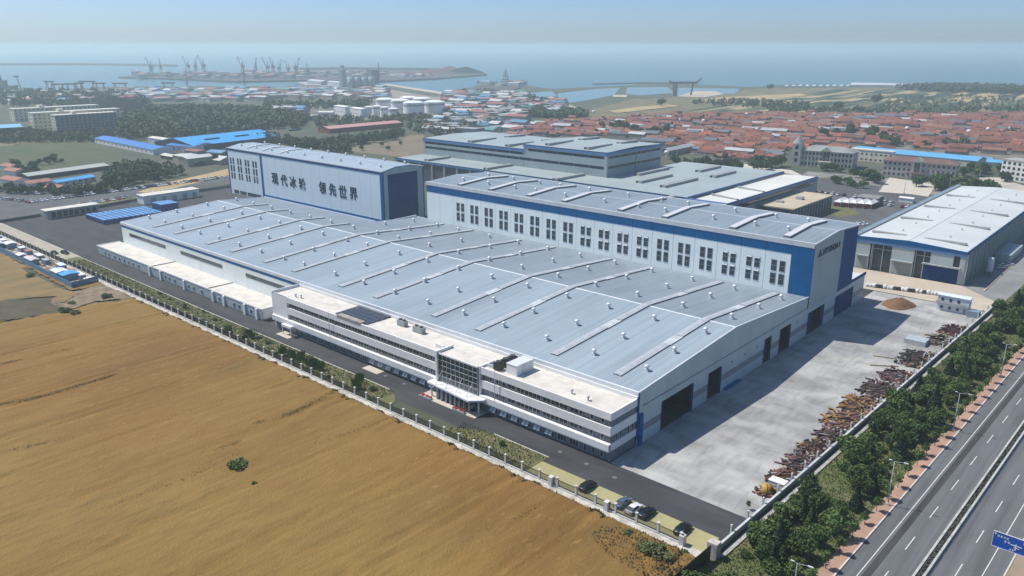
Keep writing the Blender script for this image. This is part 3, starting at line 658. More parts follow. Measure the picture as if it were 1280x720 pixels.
# end with the door
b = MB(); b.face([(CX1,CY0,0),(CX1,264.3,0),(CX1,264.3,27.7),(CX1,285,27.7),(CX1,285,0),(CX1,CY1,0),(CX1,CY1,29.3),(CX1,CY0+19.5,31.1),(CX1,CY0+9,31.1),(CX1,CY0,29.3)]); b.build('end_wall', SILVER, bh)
b = MB(); b.box(CX1-.6,CX1-.4,264.3,285,0,27.7); b.build('door', NAVY, bh)
b = MB(); b.box(CX1-.1,CX1+.15,CY0-.15,CY0+.7,0,29.3); b.box(CX1-.1,CX1+.15,CY1-.5,CY1+.2,0,29.3)
for (a, za), (c, zc) in zip(prof[:-1], prof[1:]): b.extr([(a,za-.1),(c,zc-.1),(c,zc+.2),(a,za+.2)],'x',CX1-.05,CX1+.2)
b.build('blue_trim', BLUE, bh)
CH = '现代冰轮领先世界'; cxs = [-426.1,-416.3,-406.8,-397.4,-377.4,-367.9,-358.5,-348.8]
letters(bh, [(c, (x_, CY0-.12, 15.2)) for c, x_ in zip(CH, cxs)], (math.pi/2, 0, 0), 6.9, LET, .022, .95)

# ---- three-storey office in front
OX0, OX1, OY0 = -230.5, -91.3, 136.0
of = thing('office_building', 'long white three-storey office with dark window bands and a glazed entrance with canopy', 'office building', ((OX0+OX1)/2, 140, 0))
ENT0, ENT1 = -148.0, -133.0
def band(z0, z1, y, mat, name, xa=OX0, xb=OX1, gap=True, step=9.3):
    segs = [(xa, ENT0-.6), (ENT1+.6, xb)] if gap else [(xa, xb)]
    for a, c in segs:
        n = max(1, round((c-a)/step)); w_ = (c-a)/n
        for k in range(n):
            b = MB(); b.box(a+w_*k, a+w_*(k+1)-.04, y, y+.35, z0, z1, 0, True); b.build(name, mat, of)
OW = M('office_white_panel', (.80,.80,.78), .6, .05, .2)
OWB = MB(); OWB.box(OX0+.4,OX1-.4,OY0+.7,147,0,12.0); OWB.build('core_wall', STONE, of)
band(10.7,12.6,OY0,OW,'parapet_panel'); band(6.8,9.0,OY0,OW,'spandrel_panel'); band(3.2,4.8,OY0-.6,OW,'canopy_panel')
b = MB(); b.box(OX0,ENT0-.6,OY0-.58,OY0+.7,4.8,4.86); b.box(ENT1+.6,OX1,OY0-.58,OY0+.7,4.8,4.86); b.box(OX0,ENT0-.6,OY0-.55,OY0+.7,2.95,3.2,0,True); b.box(ENT1+.6,OX1,OY0-.55,OY0+.7,2.95,3.2,0,True); b.build('canopy_slab', OW, of)
b = MB(); b.box(OX0,-221.5,OY0-.02,OY0+.7,4.8,12.6); b.box(OX0,OX0+.4,OY0+.6,147,0,12.6); b.build('blank_wall', OW, of)
# yard-side flank: white bands, dark strips
for z0, z1, mt, nm in ((10.7,12.6,OW,'parapet_panel'),(9.0,10.7,STONE,'window_band'),(6.8,9.0,OW,'spandrel_panel'),(4.8,6.8,STONE,'window_band'),(2.9,4.8,OW,'spandrel_panel'),(0,2.9,STONE,'base_wall')):
    b = MB(); q = 0 if mt is OW else .25; b.box(OX1-.4-q,OX1-q,OY0+.35,146.85,z0,z1,0,True); b.build(nm, mt, of)
# windows: frame parts with panes below them
WW = 1.02
def win_mesh(w_, h_, mull, t=.05):
    f = MB(); f.box(-w_/2,-w_/2+t,-.06,.06,0,h_,0,True); f.box(w_/2-t,w_/2,-.06,.06,0,h_,0,True); f.box(-w_/2,w_/2,-.06,.06,0,t,0,True); f.box(-w_/2,w_/2,-.06,.06,h_-t,h_,0,True)
    for k in range(1, mull+1): x = -w_/2+w_*k/(mull+1); f.box(x-t/2,x+t/2,-.06,.06,0,h_,0,True)
    p = MB(); p.box(-w_/2+t,w_/2-t,-.02,.03,t,h_-t,0,True)
    return f.mesh('window_frame', MATS['white_window_frame']), p.mesh('window_pane', GLASS)
F2, P2 = win_mesh(2.5, 1.55, 1); F1, P1 = win_mesh(.9, 1.5, 0); FG, PG = win_mesh(2.7, 2.1, 2)
def put_win(root, f, p, loc, rz=0.0):
    o = inst('window', f, root, loc, rz); inst('pane', p, o); return o
for z in (9.1, 5.05):
    x = -220.2; k = 0
    while x < OX1-2:
        if ENT0-9.5 < x < ENT0-1: put_win(of, F1, P1, (x, OY0+.62, z)); x += 2.15; continue
        if ENT0-1 <= x <= ENT1+1: x += .5; continue
        if ENT1+1 < x < ENT1+8: put_win(of, F1, P1, (x+.4, OY0+.62, z)); x += 2.3; continue
        if x > OX1-10: put_win(of, F1, P1, (x, OY0+.62, z)); x += 3.1; continue
        put_win(of, F2, P2, (x+.6, OY0+.62, z)); k += 1; x += 2.62 + (.55 if k % 3 == 0 else 0)
x = -228; k = 0
SASH = MB(); SASH.face([(-.45,0,1.0),(.45,0,1.0),(.45,-.75,.15),(-.45,-.75,.15)]); SASH.face([(-.45,-.75,.13),(.45,-.75,.13),(.45,0,.98),(-.45,0,.98)]); SASH = SASH.mesh('sash', FRAME)
while x < OX1-3:
    if ENT0-3.5 < x < ENT1+3: x += .5; continue
    if x > OX1-9: put_win(of, F1, P1, (x+1, OY0+.62, .6)); x += 2.4; continue
    o = put_win(of, FG, PG, (x+1.5, OY0+.62, .55))
    if (-180 < x < -150 or -130 < x < -108): inst('opened_sash', SASH, o, (.55, -.1, .6)); inst('opened_sash', SASH, o, (-.55, -.1, .6))
    x += 3.75
for yy, z in ((138.6,5.2),(140.4,5.2),(143.6,5.2),(145.4,5.2)):
    put_win(of, F1, P1, (OX1-.2, yy, z), math.pi/2)
# roof and parapets
b = MB(); b.box(OX0+.3,ENT0-.6,OY0+.3,146.9,12.0,12.15); b.box(ENT1+.6,OX1-.3,OY0+.3,146.9,12.0,12.15); b.box(ENT0-.6,ENT1+.6,OY0+5,146.9,12.0,12.15); b.build('roof', ROOFCON, of)
b = MB(); b.box(OX0,OX1,146.6,146.95,12.1,13.1); b.box(OX0,OX0+.3,OY0+.35,146.9,12.1,13.1); b.build('roof_parapet', OW, of)
# entrance block with curtain wall
b = MB(); b.box(ENT0-.6,ENT0,OY0-.9,OY0+5.5,4.2,13.1); b.box(ENT1,ENT1+.6,OY0-.1,OY0+5.5,4.2,12.75); b.box(ENT0-.6,ENT1+.6,OY0+5.2,OY0+5.5,12,12.5); b.box(ENT0,ENT1,OY0-.4,OY0-.1,12.35,12.6,0,True)
b.build('entrance_frame', OW, of)
b = MB(); b.box(ENT0,ENT1,OY0-.1,OY0+5.2,12.1,12.32,0,True); b.build('entrance_roof', ROOFCON, of)
cw = MB(); cw.box(ENT0,ENT1,OY0-.35,OY0-.2,4.5,12.35); cwo = cw.build('back_pane', GLASS, of)
pm = MB().box(-.80,.80,-.05,0,0,1.44).mesh('curtain_pane', M('green_curtain_glass', (.014,.034,.038), .08, .3, .3, spec=.9))
for i in range(9):
    for j in range(5): inst('glass_pane', pm, of, (ENT0+.95+1.65*i, OY0-.36, 4.6+1.54*j))
b = MB()
for i in range(10): b.box(ENT0+.1+1.645*i-.03, ENT0+.1+1.645*i+.03, OY0-.5, OY0-.36, 4.5, 12.35)
for j in range(6): b.box(ENT0, ENT1, OY0-.48, OY0-.37, 4.55+1.54*j-.03, 4.55+1.54*j+.03)
b.build('mullions', FRAME, of)
# canopy: pointed slab on a glazed lobby, tie rods up to the wall
b = MB(); b.prism([(ENT0-2,OY0-2.9),(ENT1+.2,OY0-4.3),(ENT1+3.0,OY0-1.5),(ENT1+3.0,OY0-.3),(ENT0-2,OY0-.3)],3.9,4.35); b.build('canopy', M('white_canopy', (.78,.79,.80), .35), of)
b = MB(); b.prism([(ENT0-1.5,OY0-2.6),(ENT1-1.2,OY0-3.6),(ENT1+2,OY0-1.4),(ENT1+2,OY0),(ENT0-1.5,OY0)],3.6,3.9); b.build('canopy_soffit', GALV, of)
for i in range(4):
    b = MB(); b.cyl((ENT0+1.5+3.9*i,OY0-3,4.35),(ENT0+1.5+3.9*i,OY0-.5,7.6),.06); b.build('tie_rod', GALV, of)
b = MB(); b.prism([(ENT0+1.5,OY0-2),(ENT1-1.5,OY0-2.8),(ENT1,OY0-1.2),(ENT1,OY0),(ENT0+1.5,OY0)],.15,3.6); b.build('lobby_glass', GLASS, of)
b = MB()
for i in range(8): b.box(ENT0+1.6+1.75*i,ENT0+1.7+1.75*i,OY0-2.9-.0*i,OY0-1.9,.15,3.6)
b.box(ENT0-1.2,ENT0-.8,OY0-2.4,OY0-2,0,3.6); b.box(ENT1+1,ENT1+1.4,OY0-1.6,OY0-1.2,0,3.6); b.build('lobby_posts', FRAME, of)
b = MB(); b.cyl((-126.9,OY0-.5,3),(-126.9,OY0-.5,13.2),.09); b.build('downpipe', GALV, of)
b = MB(); b.cyl((-197.6,OY0-.5,3),(-197.6,OY0-.5,13.2),.09); b.build('downpipe', GALV, of)
# a small side porch near the west end
b = MB(); b.box(-222.5,-217,OY0-2.2,OY0-.9,2.9,3.7,0,True); b.build('porch_roof', OW, of)
b = MB()
for xx in (-222.3,-217.5): b.box(xx,xx+.25,OY0-2.1,OY0-1.85,0,2.9)
b.build('porch_posts', OW, of)
# things on the office roof
PVM = M('solar_panel_blue', (.05,.06,.085), .35, .1, .5)
pv = thing('solar_array', 'dark grey-blue solar array lying on the west half of the office roof', 'solar panels', (-189,142.5,12.15))
pme = MB().box(-1.55,1.55,-.95,.95,0,.06).mesh('solar_panel', PVM)
for i in range(5):
    for j in range(5): inst('panel', pme, pv, (-195.2+3.2*i, 138.3+2.0*j, 12.3+.05*j))
tag(MB().box(-5.8,5.8,-1.0,1.0,0,.8).build('roof_duct', M('beige_duct', (.34,.31,.27), .7), loc=(-176.5,0,0)), 'low brown duct beside the solar array on the office roof', 'duct').location = (-188,136.9+.0,12.15)
t = thing('storage_cabin', 'white metal plant cabin on the office roof east of the glazed entrance', 'cabin', (-122.3,141.5,12.15))
b = MB(); b.box(-125.2,-121.8,138.2,144.8,12.15,14.9); b.build('wall', M('white_cabin_sheet', (.78,.79,.78), .5, .03, 1), t)
b = MB(); b.box(-125.3,-121.7,138.1,144.9,14.9,15.05); b.build('roof', RIDGE, t)
b = MB(); b.box(-121.78,-121.70,140.6,141.8,12.3,14.4); b.build('door', FRAME, t)
for k_, yy in enumerate((138.6,141.3,144)):
    t = thing('cooling_unit', ['nearest','middle','farthest'][k_]+' of the three black cooling units beside the white roof cabin', 'cooling unit', (-128.3,yy,12.15), group='black cooling units on the office roof')
    b = MB(); b.box(-129.3,-127.3,yy-1,yy+1,12.4,14.2); b.build('casing', M('black_unit', (.03,.03,.035), .6), t)
    b = MB(); b.cyl((-128.3,yy,14.2),(-128.3,yy,14.6),.8,.8,10); b.build('fan_shroud', M('dark_unit', (.06,.06,.065), .5), t)
    b = MB()
    for a in (-.8,.8):
        for c in (-.8,.8): b.box(-128.3+a-.06,-128.3+a+.06,yy+c-.06,yy+c+.06,12.15,12.4)
    b.build('feet', GALV, t)
def ac(x, y, lab, cat='air conditioner', w=1.6):
    t = thing('roof_unit', lab, cat, (x,y,12.15))
    b = MB(); b.box(x-w,x+w,y-.8,y+.8,12.35,13.9); b.build('casing', M('grey_green_unit', (.32,.36,.35), .5, .1, 1), t)
    b = MB(); b.cyl((x-w/2,y,13.9),(x-w/2,y,14.25),.55,.55,8); b.cyl((x+w/2,y,13.9),(x+w/2,y,14.25),.55,.55,8); b.build('fans', M('dark_unit', (.06,.06,.065)), t)
    b = MB(); b.box(x-w,x-w+.15,y-.8,y+.8,12.15,12.35); b.box(x+w-.15,x+w,y-.8,y+.8,12.15,12.35); b.build('feet', GALV, t)
ac(-172.6,144.2,'grey-green roof unit just east of the solar array on the office roof'); ac(-164.5,143.6,'grey-green roof unit farther east of the solar array, west of the glass entrance', w=2.0)
for x, y, l in ((-220.5,139.0,'west of a pair of squat roof vents at the far end of the office roof'),(-218.3,139.6,'east of a pair of squat roof vents at the far end of the office roof'),
                (-105.2,139.5,'taller small vent pipe near the yard end of the office roof'),(-100.0,139.0,'stubby vent pipe nearest the yard corner of the office roof')):
    t = thing('vent_pipe', l, 'vent pipe', (x,y,12.15)); b = MB(); b.cyl((x,y,12.15),(x,y,13.1),.22); b.build('pipe', GALV, t); b = MB(); b.cyl((x,y,13.1),(x,y,13.35),.45,.2); b.build('cowl', GALV, t)
b = MB(); b.box(-152.2,-148.9,138.6,139.2,12.15,13.3); tag(b.build('roof_wall', OW), 'short low wall on the office roof left of the entrance block', 'wall')
b = MB(); b.box(-132.0,-127.8,138.0,138.8,12.15,12.9); tag(b.build('roof_hatch', GALV), 'long low grey hatch on the office roof right of the entrance block', 'hatch')
for x, l in ((-149.3,'left'),(-136.4,'right')):
    t = thing('flower_box', 'red flower box on the '+l+' edge of the entrance paving', 'planter', (x,131.9,.15), group='red flower boxes at the entrance')
    b = MB(); b.box(x-2.2,x+2.2,131.5,132.3,.15,.7); b.build('box', M('white_box', (.6,.58,.56), .7), t)
    b = MB(); rr = random.Random(3)
    for k in range(60):
        a, c = rr.uniform(-2.1,2.1), rr.uniform(-.35,.35); b.box(x+a-.1,x+a+.1,131.9+c-.1,131.9+c+.1,.65,.85+rr.random()*.15)
    b.build('flowers', M('red_flowers', (.42,.03,.04), .8), t)

# ---- one-storey dock annex in front of the hall
dk = thing('dock_annex', 'low grey dock annex with a pale flat roof along the front of the hall', 'annex', (-308,141,0))
DW = M('grey_annex_wall', (.40,.44,.47), .7, .08, .3)
for i in range(15):
    x0 = -378+9.27*i; b = MB(); b.box(x0,x0+9.2,136.55,136.9,.5,4.0); b.build('wall_panel', DW, dk)
b = MB(); b.box(-378,-377.7,137.2,147,.3,4.0); b.box(-239.3,-239,137,147,.3,4.0); b.build('end_wall', OW, dk)
b = MB(); b.box(-378,-239,136.6,147,0,.5); b.build('plinth', M('plinth', (.2,.2,.2), .9), dk)
b = MB(); b.box(-378.2,-239,136.6,147-.02,4.0,4.25,0,True); b.build('roof_slab', ROOFCON, dk)
b = MB(); b.box(-378.4,-238.8,136.42,136.6,3.98,4.5,0,True); b.box(-378.5,-378.2,136.42,147,3.98,4.5,0,True); b.box(-238.95,-238.65,136.42,147,3.98,4.5,0,True); b.build('fascia', OW, dk)
for xx in (-323.3,-276.3): b = MB(); b.box(xx-.15,xx+.15,136.5,146.9,4.25,4.55); b.build('roof_kerb', M('brown_roof_kerb', (.28,.25,.22), .8), dk)
for xx in (-325,-315,-295,-272.5,-264.5,-250,-242): b = MB(); b.box(xx-.6,xx+.6,136.0,136.54,0,3.97); b.build('projecting_pier', OW, dk)
fm, pm2 = win_mesh(1.3, 1.6, 0)
for xx in (-369.9,-365.6,-359.6,-354.6,-349.7,-345.1,-341.1,-335.8,-311,-307.8,-303,-291.5,-287.5,-281.2,-268,-257.5,-254,-246): put_win(dk, fm, pm2, (xx, 136.5, 1.2))
# ================================================================== OTHER BUILDINGS
def gable(root, x0, x1, y0, y1, h, rh, wall, roof, axis='x', oh=.4, caps=True):
    """walls and pitched roof as two parts (world coordinates, or the root's own when it is turned)"""
    b = MB(); b.box(x0,x1,y0,y1,0,h)
    if axis == 'x':
        ym = (y0+y1)/2
        for x in (x0,x1): b.face([(x,y0,h),(x,y1,h),(x,ym,h+rh)])
    else:
        xm = (x0+x1)/2
        for y in (y0,y1): b.face([(x0,y,h),(x1,y,h),(xm,y,h+rh)])
    lw = dict(loc=(0,0,0)) if root.get('_o') is None else {}
    b.build('wall', wall, root, **lw)
    b = MB(); t = .15
    if axis == 'x':
        b.extr([(y0-oh,h-.1),(ym,h+rh),(ym,h+rh+t),(y0-oh,h+t-.05)],'x',x0-oh,x1+oh); b.extr([(ym,h+rh),(y1+oh,h-.1),(y1+oh,h+t-.05),(ym,h+rh+t)],'x',x0-oh,x1+oh)
    else:
        b.extr([(x0-oh,h-.1),(xm,h+rh),(xm,h+rh+t),(x0-oh,h+t-.05)],'y',y0-oh,y1+oh); b.extr([(xm,h+rh),(x1+oh,h-.1),(x1+oh,h+t-.05),(xm,h+rh+t)],'y',y0-oh,y1+oh)
    b.build('roof', roof, root, **lw)
# ---- grey-green works behind
BW = M('grey_green_cladding', (.33,.385,.39), .5, .05, .08); BR = M('grey_green_roof', (.36,.42,.42), .5, .06, .04, seam=1.0); BLT = M('light_blue_trim', (.10,.22,.42), .5, .1, .3)
BDB = M('deep_blue_trim', (.015,.075,.22), .5)
bk = thing('grey_works', 'big grey-green two-level works with blue trim and long dark window bands behind the factory', 'works building', (-320,430,0))
b = MB(); b.box(-450,-186,376.3,376.6,0,12.6); b.build('front_wall', M('works_dark_front', (.08,.09,.10), .6), bk)
for i in range(20):
    b = MB(); x = -449+12.5*i; 
    if x > -190: break
    b.box(x,x+1.6,375.6,376.3,0,12.8); b.build('column', BW, bk)
b = MB(); b.box(-450.3,-186,375.4,376.4,12.8,14.2,0,True); b.build('fascia', BLT, bk)
b = MB(); b.box(-450.3,-208.5,375.3,375.6,14.2,14.45); b.box(-186,-185.6,376,495.5,13.3,14.2); b.build('edge_trim', BDB, bk)
for x0, x1, y0, y1, z in ((-450,-400,375.6,404,14),(-400,-350,375.6,404,14),(-350,-282.5,375.6,404,14),(-282.5,-245,375.6,500,14),(-245,-209,375.6,500,14)):
    b = MB(); b.box(x0+.05,x1-.05,y0,y1,13.6,z); b.build('roof', BR, bk)
b = MB(); b.extr([(-209,11.5),(-186,11.5),(-186,13.6),(-209,13.0)],'y',346,497); b.build('white_roof', M('white_works_roof', (.66,.67,.62), .6, .05, .05), bk)
b = MB(); b.box(-209.2,-208.6,376,498,13.5,14.8); b.build('roof_upstand', BDB, bk)
b = MB(); b.box(-186.3,-186,346,497,0,11.9); b.box(-208.6,-186,496.6,497,0,13); b.build('side_wall', BW, bk)
b = MB(); b.box(-186,-185.9,350,490,9.3,11.4); b.build('window_band', GLASS, bk)
b = MB(); b.box(-186,-185.5,346,497.2,12.2,13.5,0,True); b.build('side_fascia', BLT, bk)
# upper blocks
for x0, x1, y0, y1, h, nm in ((-450,-350.2,404,470,26.0,'a'),(-350,-282.5,404,468,29.3,'b')):
    b = MB(); b.box(x0,x1,y0,y1,13.5,h-.3); b.build('upper_wall', BW, bk)
    b = MB(); b.face([(x0,y0,h),(x1,y0,h),(x1,(y0+y1)/2,h+1),(x0,(y0+y1)/2,h+1)]); b.face([(x0,(y0+y1)/2,h+1),(x1,(y0+y1)/2,h+1),(x1,y1,h),(x0,y1,h)]); b.build('upper_roof', BR, bk)
    b = MB(); b.box(x0-.3,x1+.3,y0-.4,y0,h-1.9,h-.25,0,True)
    if nm == 'b': b.box(x1,x1+.4,y0,y1,h-1.9,h-.25,0,True); b.box(x0-.3,x0,y0,y1,h-1.9,h-.25,0,True)
    b.build('upper_fascia', BLT, bk)
    b = MB(); b.box(x0-.3,x1+.35,y0-.5,y0+.2,h-.25,h+.12,0,True)
    if nm == 'b': b.box(x1,x1+.5,y0+.2,y1+.3,h-.25,h+.12,0,True)
    b.build('roof_trim', BDB, bk)
WBD = M('dark_band_glass', (.012,.018,.035), .25, .2, .3)
def wband(x0, x1, y, z0, z1, n):
    w_ = (x1-x0)/n
    for k in range(n): b = MB(); b.box(x0+w_*k+.15,x0+w_*(k+1)-.15,y-.06,y,z0,z1,0,True); b.build('window_band', WBD, bk)
wband(-448,-284,404,18.8,20.5,14); wband(-346,-284,404,25.2,26.8,5); wband(-448,-351,404,22.3,23.9,8)
for z0, z1 in ((18.8,20.5),(25.2,26.8)):
    for k in range(5): b = MB(); b.box(-282.5,-282.42,406+12.3*k,417.8+12.3*k,z0,z1,0,True); b.build('window_band', WBD, bk)
b = MB(); b.cyl((-282.2,437,14),(-282.2,437,27),.3); b.box(-284,-281.8,403.8,405.2,14,27.2); b.build('corner_post', BW, bk)
SKC = M('skylight_curb', (.38,.39,.38), .6); SKG = M('skylight_dark', (.05,.06,.065), .5)
def curb(root, x0, y0, x1, y1, z, w_=2.3, h=1.5):
    d_ = Vector((x1-x0, y1-y0)); L_ = d_.length; u = d_/L_; c = ((x0+x1)/2, (y0+y1)/2)
    b = MB(); b.obox(c, u, L_/2, w_/2, z, z+h, 0); uy = (-u[1], u[0])
    b.obox((c[0]+uy[0]*w_*.95, c[1]+uy[1]*w_*.95), u, L_/2, w_*.28, z, z+h*.75, 1); b.build('ridge_vent', [SKC, SKG], root)
for a in ((-236,396,-236,434,14),(-215,352,-215,372,14),(-255,400,-255,436,14),(-232,448,-232,476,14),(-420,380,-420,402,14),(-360,378,-360,403,14),(-298,374,-298,402,14),(-272,424,-272,460,14),(-250,462,-250,490,14),
          (-402,406,-402,432,26.3),(-366,406,-366,432,26.3),(-402,445,-402,465,26.3),(-366,445,-366,465,26.3),(-332,408,-332,434,29.6),(-300,408,-300,434,29.6),(-332,444,-332,464,29.6),(-300,444,-300,464,29.6)): curb(bk, *a)
for yy in (391, 423): curb(bk, -206, yy+6, -188, yy, 13.3, 1.1, .9)
# annex with tan roof at its side
ax = thing('tan_roof_annex', 'two-storey annex with a tan flat roof and dark columned side beside the grey works', 'annex', (-175,443,0))
b = MB(); b.box(-184,-165.4,412,468,0,7.9); b.build('wall', M('dark_annex_wall', (.09,.095,.10), .7), ax)
b = MB(); b.box(-184.3,-165,411.6,468.4,7.9,8.6); b.build('roof', M('tan_roof', (.50,.43,.31), .85, .08, .1), ax)
for k in range(14): b = MB(); b.box(-165.4,-165,413+4.1*k,413.8+4.1*k,0,7.9); b.build('column', BW, ax)
b = MB(); b.box(-181,-177,424,427,8.6,9.6); b.box(-176,-172.5,440,444,8.6,10.2); b.build('roof_box', GALV, ax)

# ---- hall on the right with the nearly white roof
eh = thing('pale_roof_hall', 'wide hall with almost white roof, blue trim and big blue shutter at the right', 'factory hall', (-89,430,0))
EX0, EX1, EY0, EY1 = -110.0, -67.6, 347.2, 520
EWL = M('pale_green_cladding', (.44,.50,.49), .5, .06, .12); ER = M('near_white_roof', (.60,.63,.61), .55, .05, .05, seam=1.0)
xm = -89.5
for x0, x1, za, zb in ((EX0,xm-.1,13.7,14.9),(xm+.1,EX1,14.9,13.7)):
    for k in range(3):
        a, c = EY0+(EY1-EY0)*k/3, EY0+(EY1-EY0)*(k+1)/3-.03
        b = MB(); b.face([(x0,a,za),(x1,a,zb),(x1,c,zb),(x0,c,za)]); b.build('roof_sheet', ER, eh)
b = MB(); b.box(xm-.12,xm+.12,EY0,EY1,14.85,14.97); b.build('ridge_joint', GALV, eh)
b = MB(); b.box(EX0-2.5,EX0-.05,EY0,EY1,0,14.3); b.build('side_parapet', M('blue_grey_parapet', (.22,.29,.33), .5), eh)
b = MB(); b.extr([(EX0-2.6,12.9),(EX1+.3,12.9),(EX1+.3,13.85),(xm,15.05),(EX0-2.6,13.85)],'y',EY0-.35,EY0-.05); b.box(EX1,EX1+.35,EY0,EY1,12.9,13.8,0,True); b.build('blue_trim', BLUE, eh)
b = MB(); b.box(EX0-2.6,EX1+.2,EY0-.25,EY0,11.6,12.9,0,True); b.build('fascia', BLT, eh)
b = MB(); b.box(EX0-2,EX1-1,EY1-.4,EY1,0,13); b.build('back_wall', EWL, eh)
b = MB(); b.box(EX0-2.5,EX1,EY0+.6,EY0+1,0,11.6); b.build('wall', M('dark_glazed_wall', (.035,.045,.06), .35, .3, .4), eh)
for x0, x1, z0 in ((-109.9,-103.6,0),(-95.4,-86.6,0),(-80.4,-71.9,7.2),(-69.5,-67.6,0),(-104.2,-103.4,0)):
    b = MB(); b.box(x0,x1,EY0,EY0+.6,z0,11.6); b.build('wall_panel', EWL, eh)
for x0, x1 in ((-109.2,-105),(-94.8,-87.2)):
    b = MB(); b.box(x0,x1,EY0-.05,EY0,0,5.6); b.build('shutter_door', M('grey_shutter', (.30,.33,.32), .5, .05, 1, seam=.4, seam_axis='z'), eh)
    b = MB(); b.box(x0-.5,x1+.5,EY0-1.3,EY0,5.8,6.2,0,True); b.build('door_canopy', GALV, eh)
b = MB(); b.box(-82.3,-69.6,EY0-.1,EY0+.6,0,6.4); b.build('blue_shutter', NAVY, eh)
b = MB(); b.box(-83,-68.9,EY0-1.6,EY0+.0,6.6,7.1,0,True); b.build('door_canopy', GALV, eh)
for x0 in (-103.2,-99.2,-86.2,-83):
    b = MB(); b.box(x0,x0+.25,EY0+.4,EY0+.65,0,11.6); b.build('mullion', EWL, eh)
for x0, x1 in ((-103.2,-95.6),(-86.4,-80.6)):
    b = MB(); b.box(x0,x1,EY0+.4,EY0+.66,9.4,9.65); b.build('transom', EWL, eh)
b = MB(); b.box(EX1-.4,EX1-.1,EY0+.5,EY1,0,12.9); b.build('side_wall', MATS['dark_glazed_wall'], eh)
for k in range(27):
    b = MB(); y = EY0+.2+6.6*k
    if y > EY1: break
    b.box(EX1-.1,EX1+.9,y,y+.6,0,12.7); b.build('column', EWL, eh)
for x0, x1 in ((-107.6,-93.8),(-86.5,-70.5)):
    for y in (358.5,398,436,477): curb(eh, x0, y+ (0 if x0<-90 else 0), x1, y, 14.1, 1.4, .8)
for k in range(8):
    for x in (-98, -79): inst('roof_ventilator', VENT, eh, (x, 368+19*k, 14.3), sc=.7)
# upright tank and truck beside it
t = thing('upright_tank', 'upright white tank standing beside the columned side of the pale-roofed hall', 'tank', (-63.6,374,0))
b = MB(); b.lathe([(0,.8),(1.2,.9),(1.5,1.4),(1.5,6.4),(1.1,7.1),(0,7.3)],14,(-63.6,374,0)); b.build('shell', M('white_tank', (.72,.74,.75), .35), t)
for k in range(3): a = 2.1*k; b = MB(); b.box(-63.6+1.1*math.cos(a)-.12,-63.6+1.1*math.cos(a)+.12,374+1.1*math.sin(a)-.12,374+1.1*math.sin(a)+.12,0,1.1); b.build('leg', GALV, t)
t = thing('walled_store', 'grey open-topped store with a panel roof beyond the upright tank', 'store', (-61.5,404,0))
b = MB(); b.box(-66.4,-60.4,398,424,0,3.6); b.build('wall', EWL, t); b = MB(); b.box(-66.6,-60.2,397.8,424.2,3.6,3.8); b.build('roof', GALV, t)
# ---- small buildings of the yard
def cabin(name, label, cat, x0, x1, y0, y1, h, wall, roof, wins=(), rh=.5, axis='x', group=None):
    t = thing(name, label, cat, ((x0+x1)/2,(y0+y1)/2,0), group=group); gable(t, x0, x1, y0, y1, h, rh, wall, roof, axis, .3)
    for (wx, wz, ww, wh) in wins: b = MB(); b.box(wx-ww/2,wx+ww/2,y0-.06,y0,wz,wz+wh,0,True); b.build('window', GLASS, t)
    return t
wc = cabin('site_office', 'white two-storey site cabin with a flat roof at the far end of the concrete yard', 'site cabin', -66.7,-56.4,307.6,311.2,5.8, M('site_cabin_white', (.66,.70,.74), .5, .03, 1), M('pale_cyan_roof', (.68,.76,.80), .5),
      [(-65,.9,.9,1.1),(-62.4,.9,.9,1.1),(-59.8,.9,.9,1.1),(-65,3.8,.9,1.1),(-62.4,3.8,.9,1.1),(-59.8,3.8,.9,1.1)], .4)
b = MB(); b.box(-67,-56.2,306.6,307.6,2.9,3.05,0,True); b.box(-67,-56.2,306.55,306.65,3.05,3.9); b.build('gallery', GALV, wc)
b = MB(); b.box(-58,-57.2,307.5,307.6,0,2.1); b.build('door', M('door_grey', (.35,.37,.40)), wc)
tag(MB().box(-56.2,-52.6,305.5,309,0,2.4).build('store_box', [M('blue_grey_box', (.22,.30,.36), .6)]), 'low blue-grey box right of the white two-storey site cabin', 'storage box')
# guard house, gate building, containers
GHW = M('gatehouse_wall', (.45,.46,.44), .8, .1, .3)
t = thing('gatehouse', 'long grey flat-roofed gatehouse with dark openings beside the asphalt yard', 'gatehouse', (-483,162,0))
b = MB(); b.box(-486,-480,150,177,0,4.3); b.build('wall', GHW, t); b = MB(); b.box(-486.6,-478.6,149,178,4.3,4.9); b.build('roof', ROOFCON, t)
for k in range(8): b = MB(); b.box(-480,-479.9,152+3.1*k,154.3+3.1*k,.6,3.4); b.build('opening', GLASS, t)
for k in range(9): b = MB(); b.box(-479.9,-479.3,151+3.1*k,151.5+3.1*k,0,4.3); b.build('column', GHW, t)
t = thing('gatehouse_annex', 'long white flat-roofed utility building with grey doors behind the blue containers', 'utility building', (-486,222,0))
b = MB(); b.box(-491,-481.8,204.5,240,0,4.8); b.build('wall', OW, t); b = MB(); b.box(-491.4,-481.4,204.1,240.4,4.8,5.3); b.build('roof', ROOFCON, t)
for k in range(5): b = MB(); b.box(-481.8,-481.7,209+6.6*k,212+6.6*k,0,3.4); b.build('door', M('door_grey', (.35,.37,.40)), t)
CBT = M('container_blue', (.15,.36,.68), .45, .12, .5, seam=.3); CBD = M('container_dark_blue', (.02,.075,.26), .45, .12, .5)
def container_mesh(x, y, L=12.2, W=2.44, H=2.6):
    b = MB(); b.box(0,L,0,W,.15,H,0); return b.mesh('shell', [CBT])
CSH = MB().box(0,12.2,0,2.44,.15,2.55).mesh('container_shell', CBD); CTOP = MB().box(.05,12.15,.05,2.39,2.55,2.62).mesh('container_top', CBT)
CPOST = MB(); 
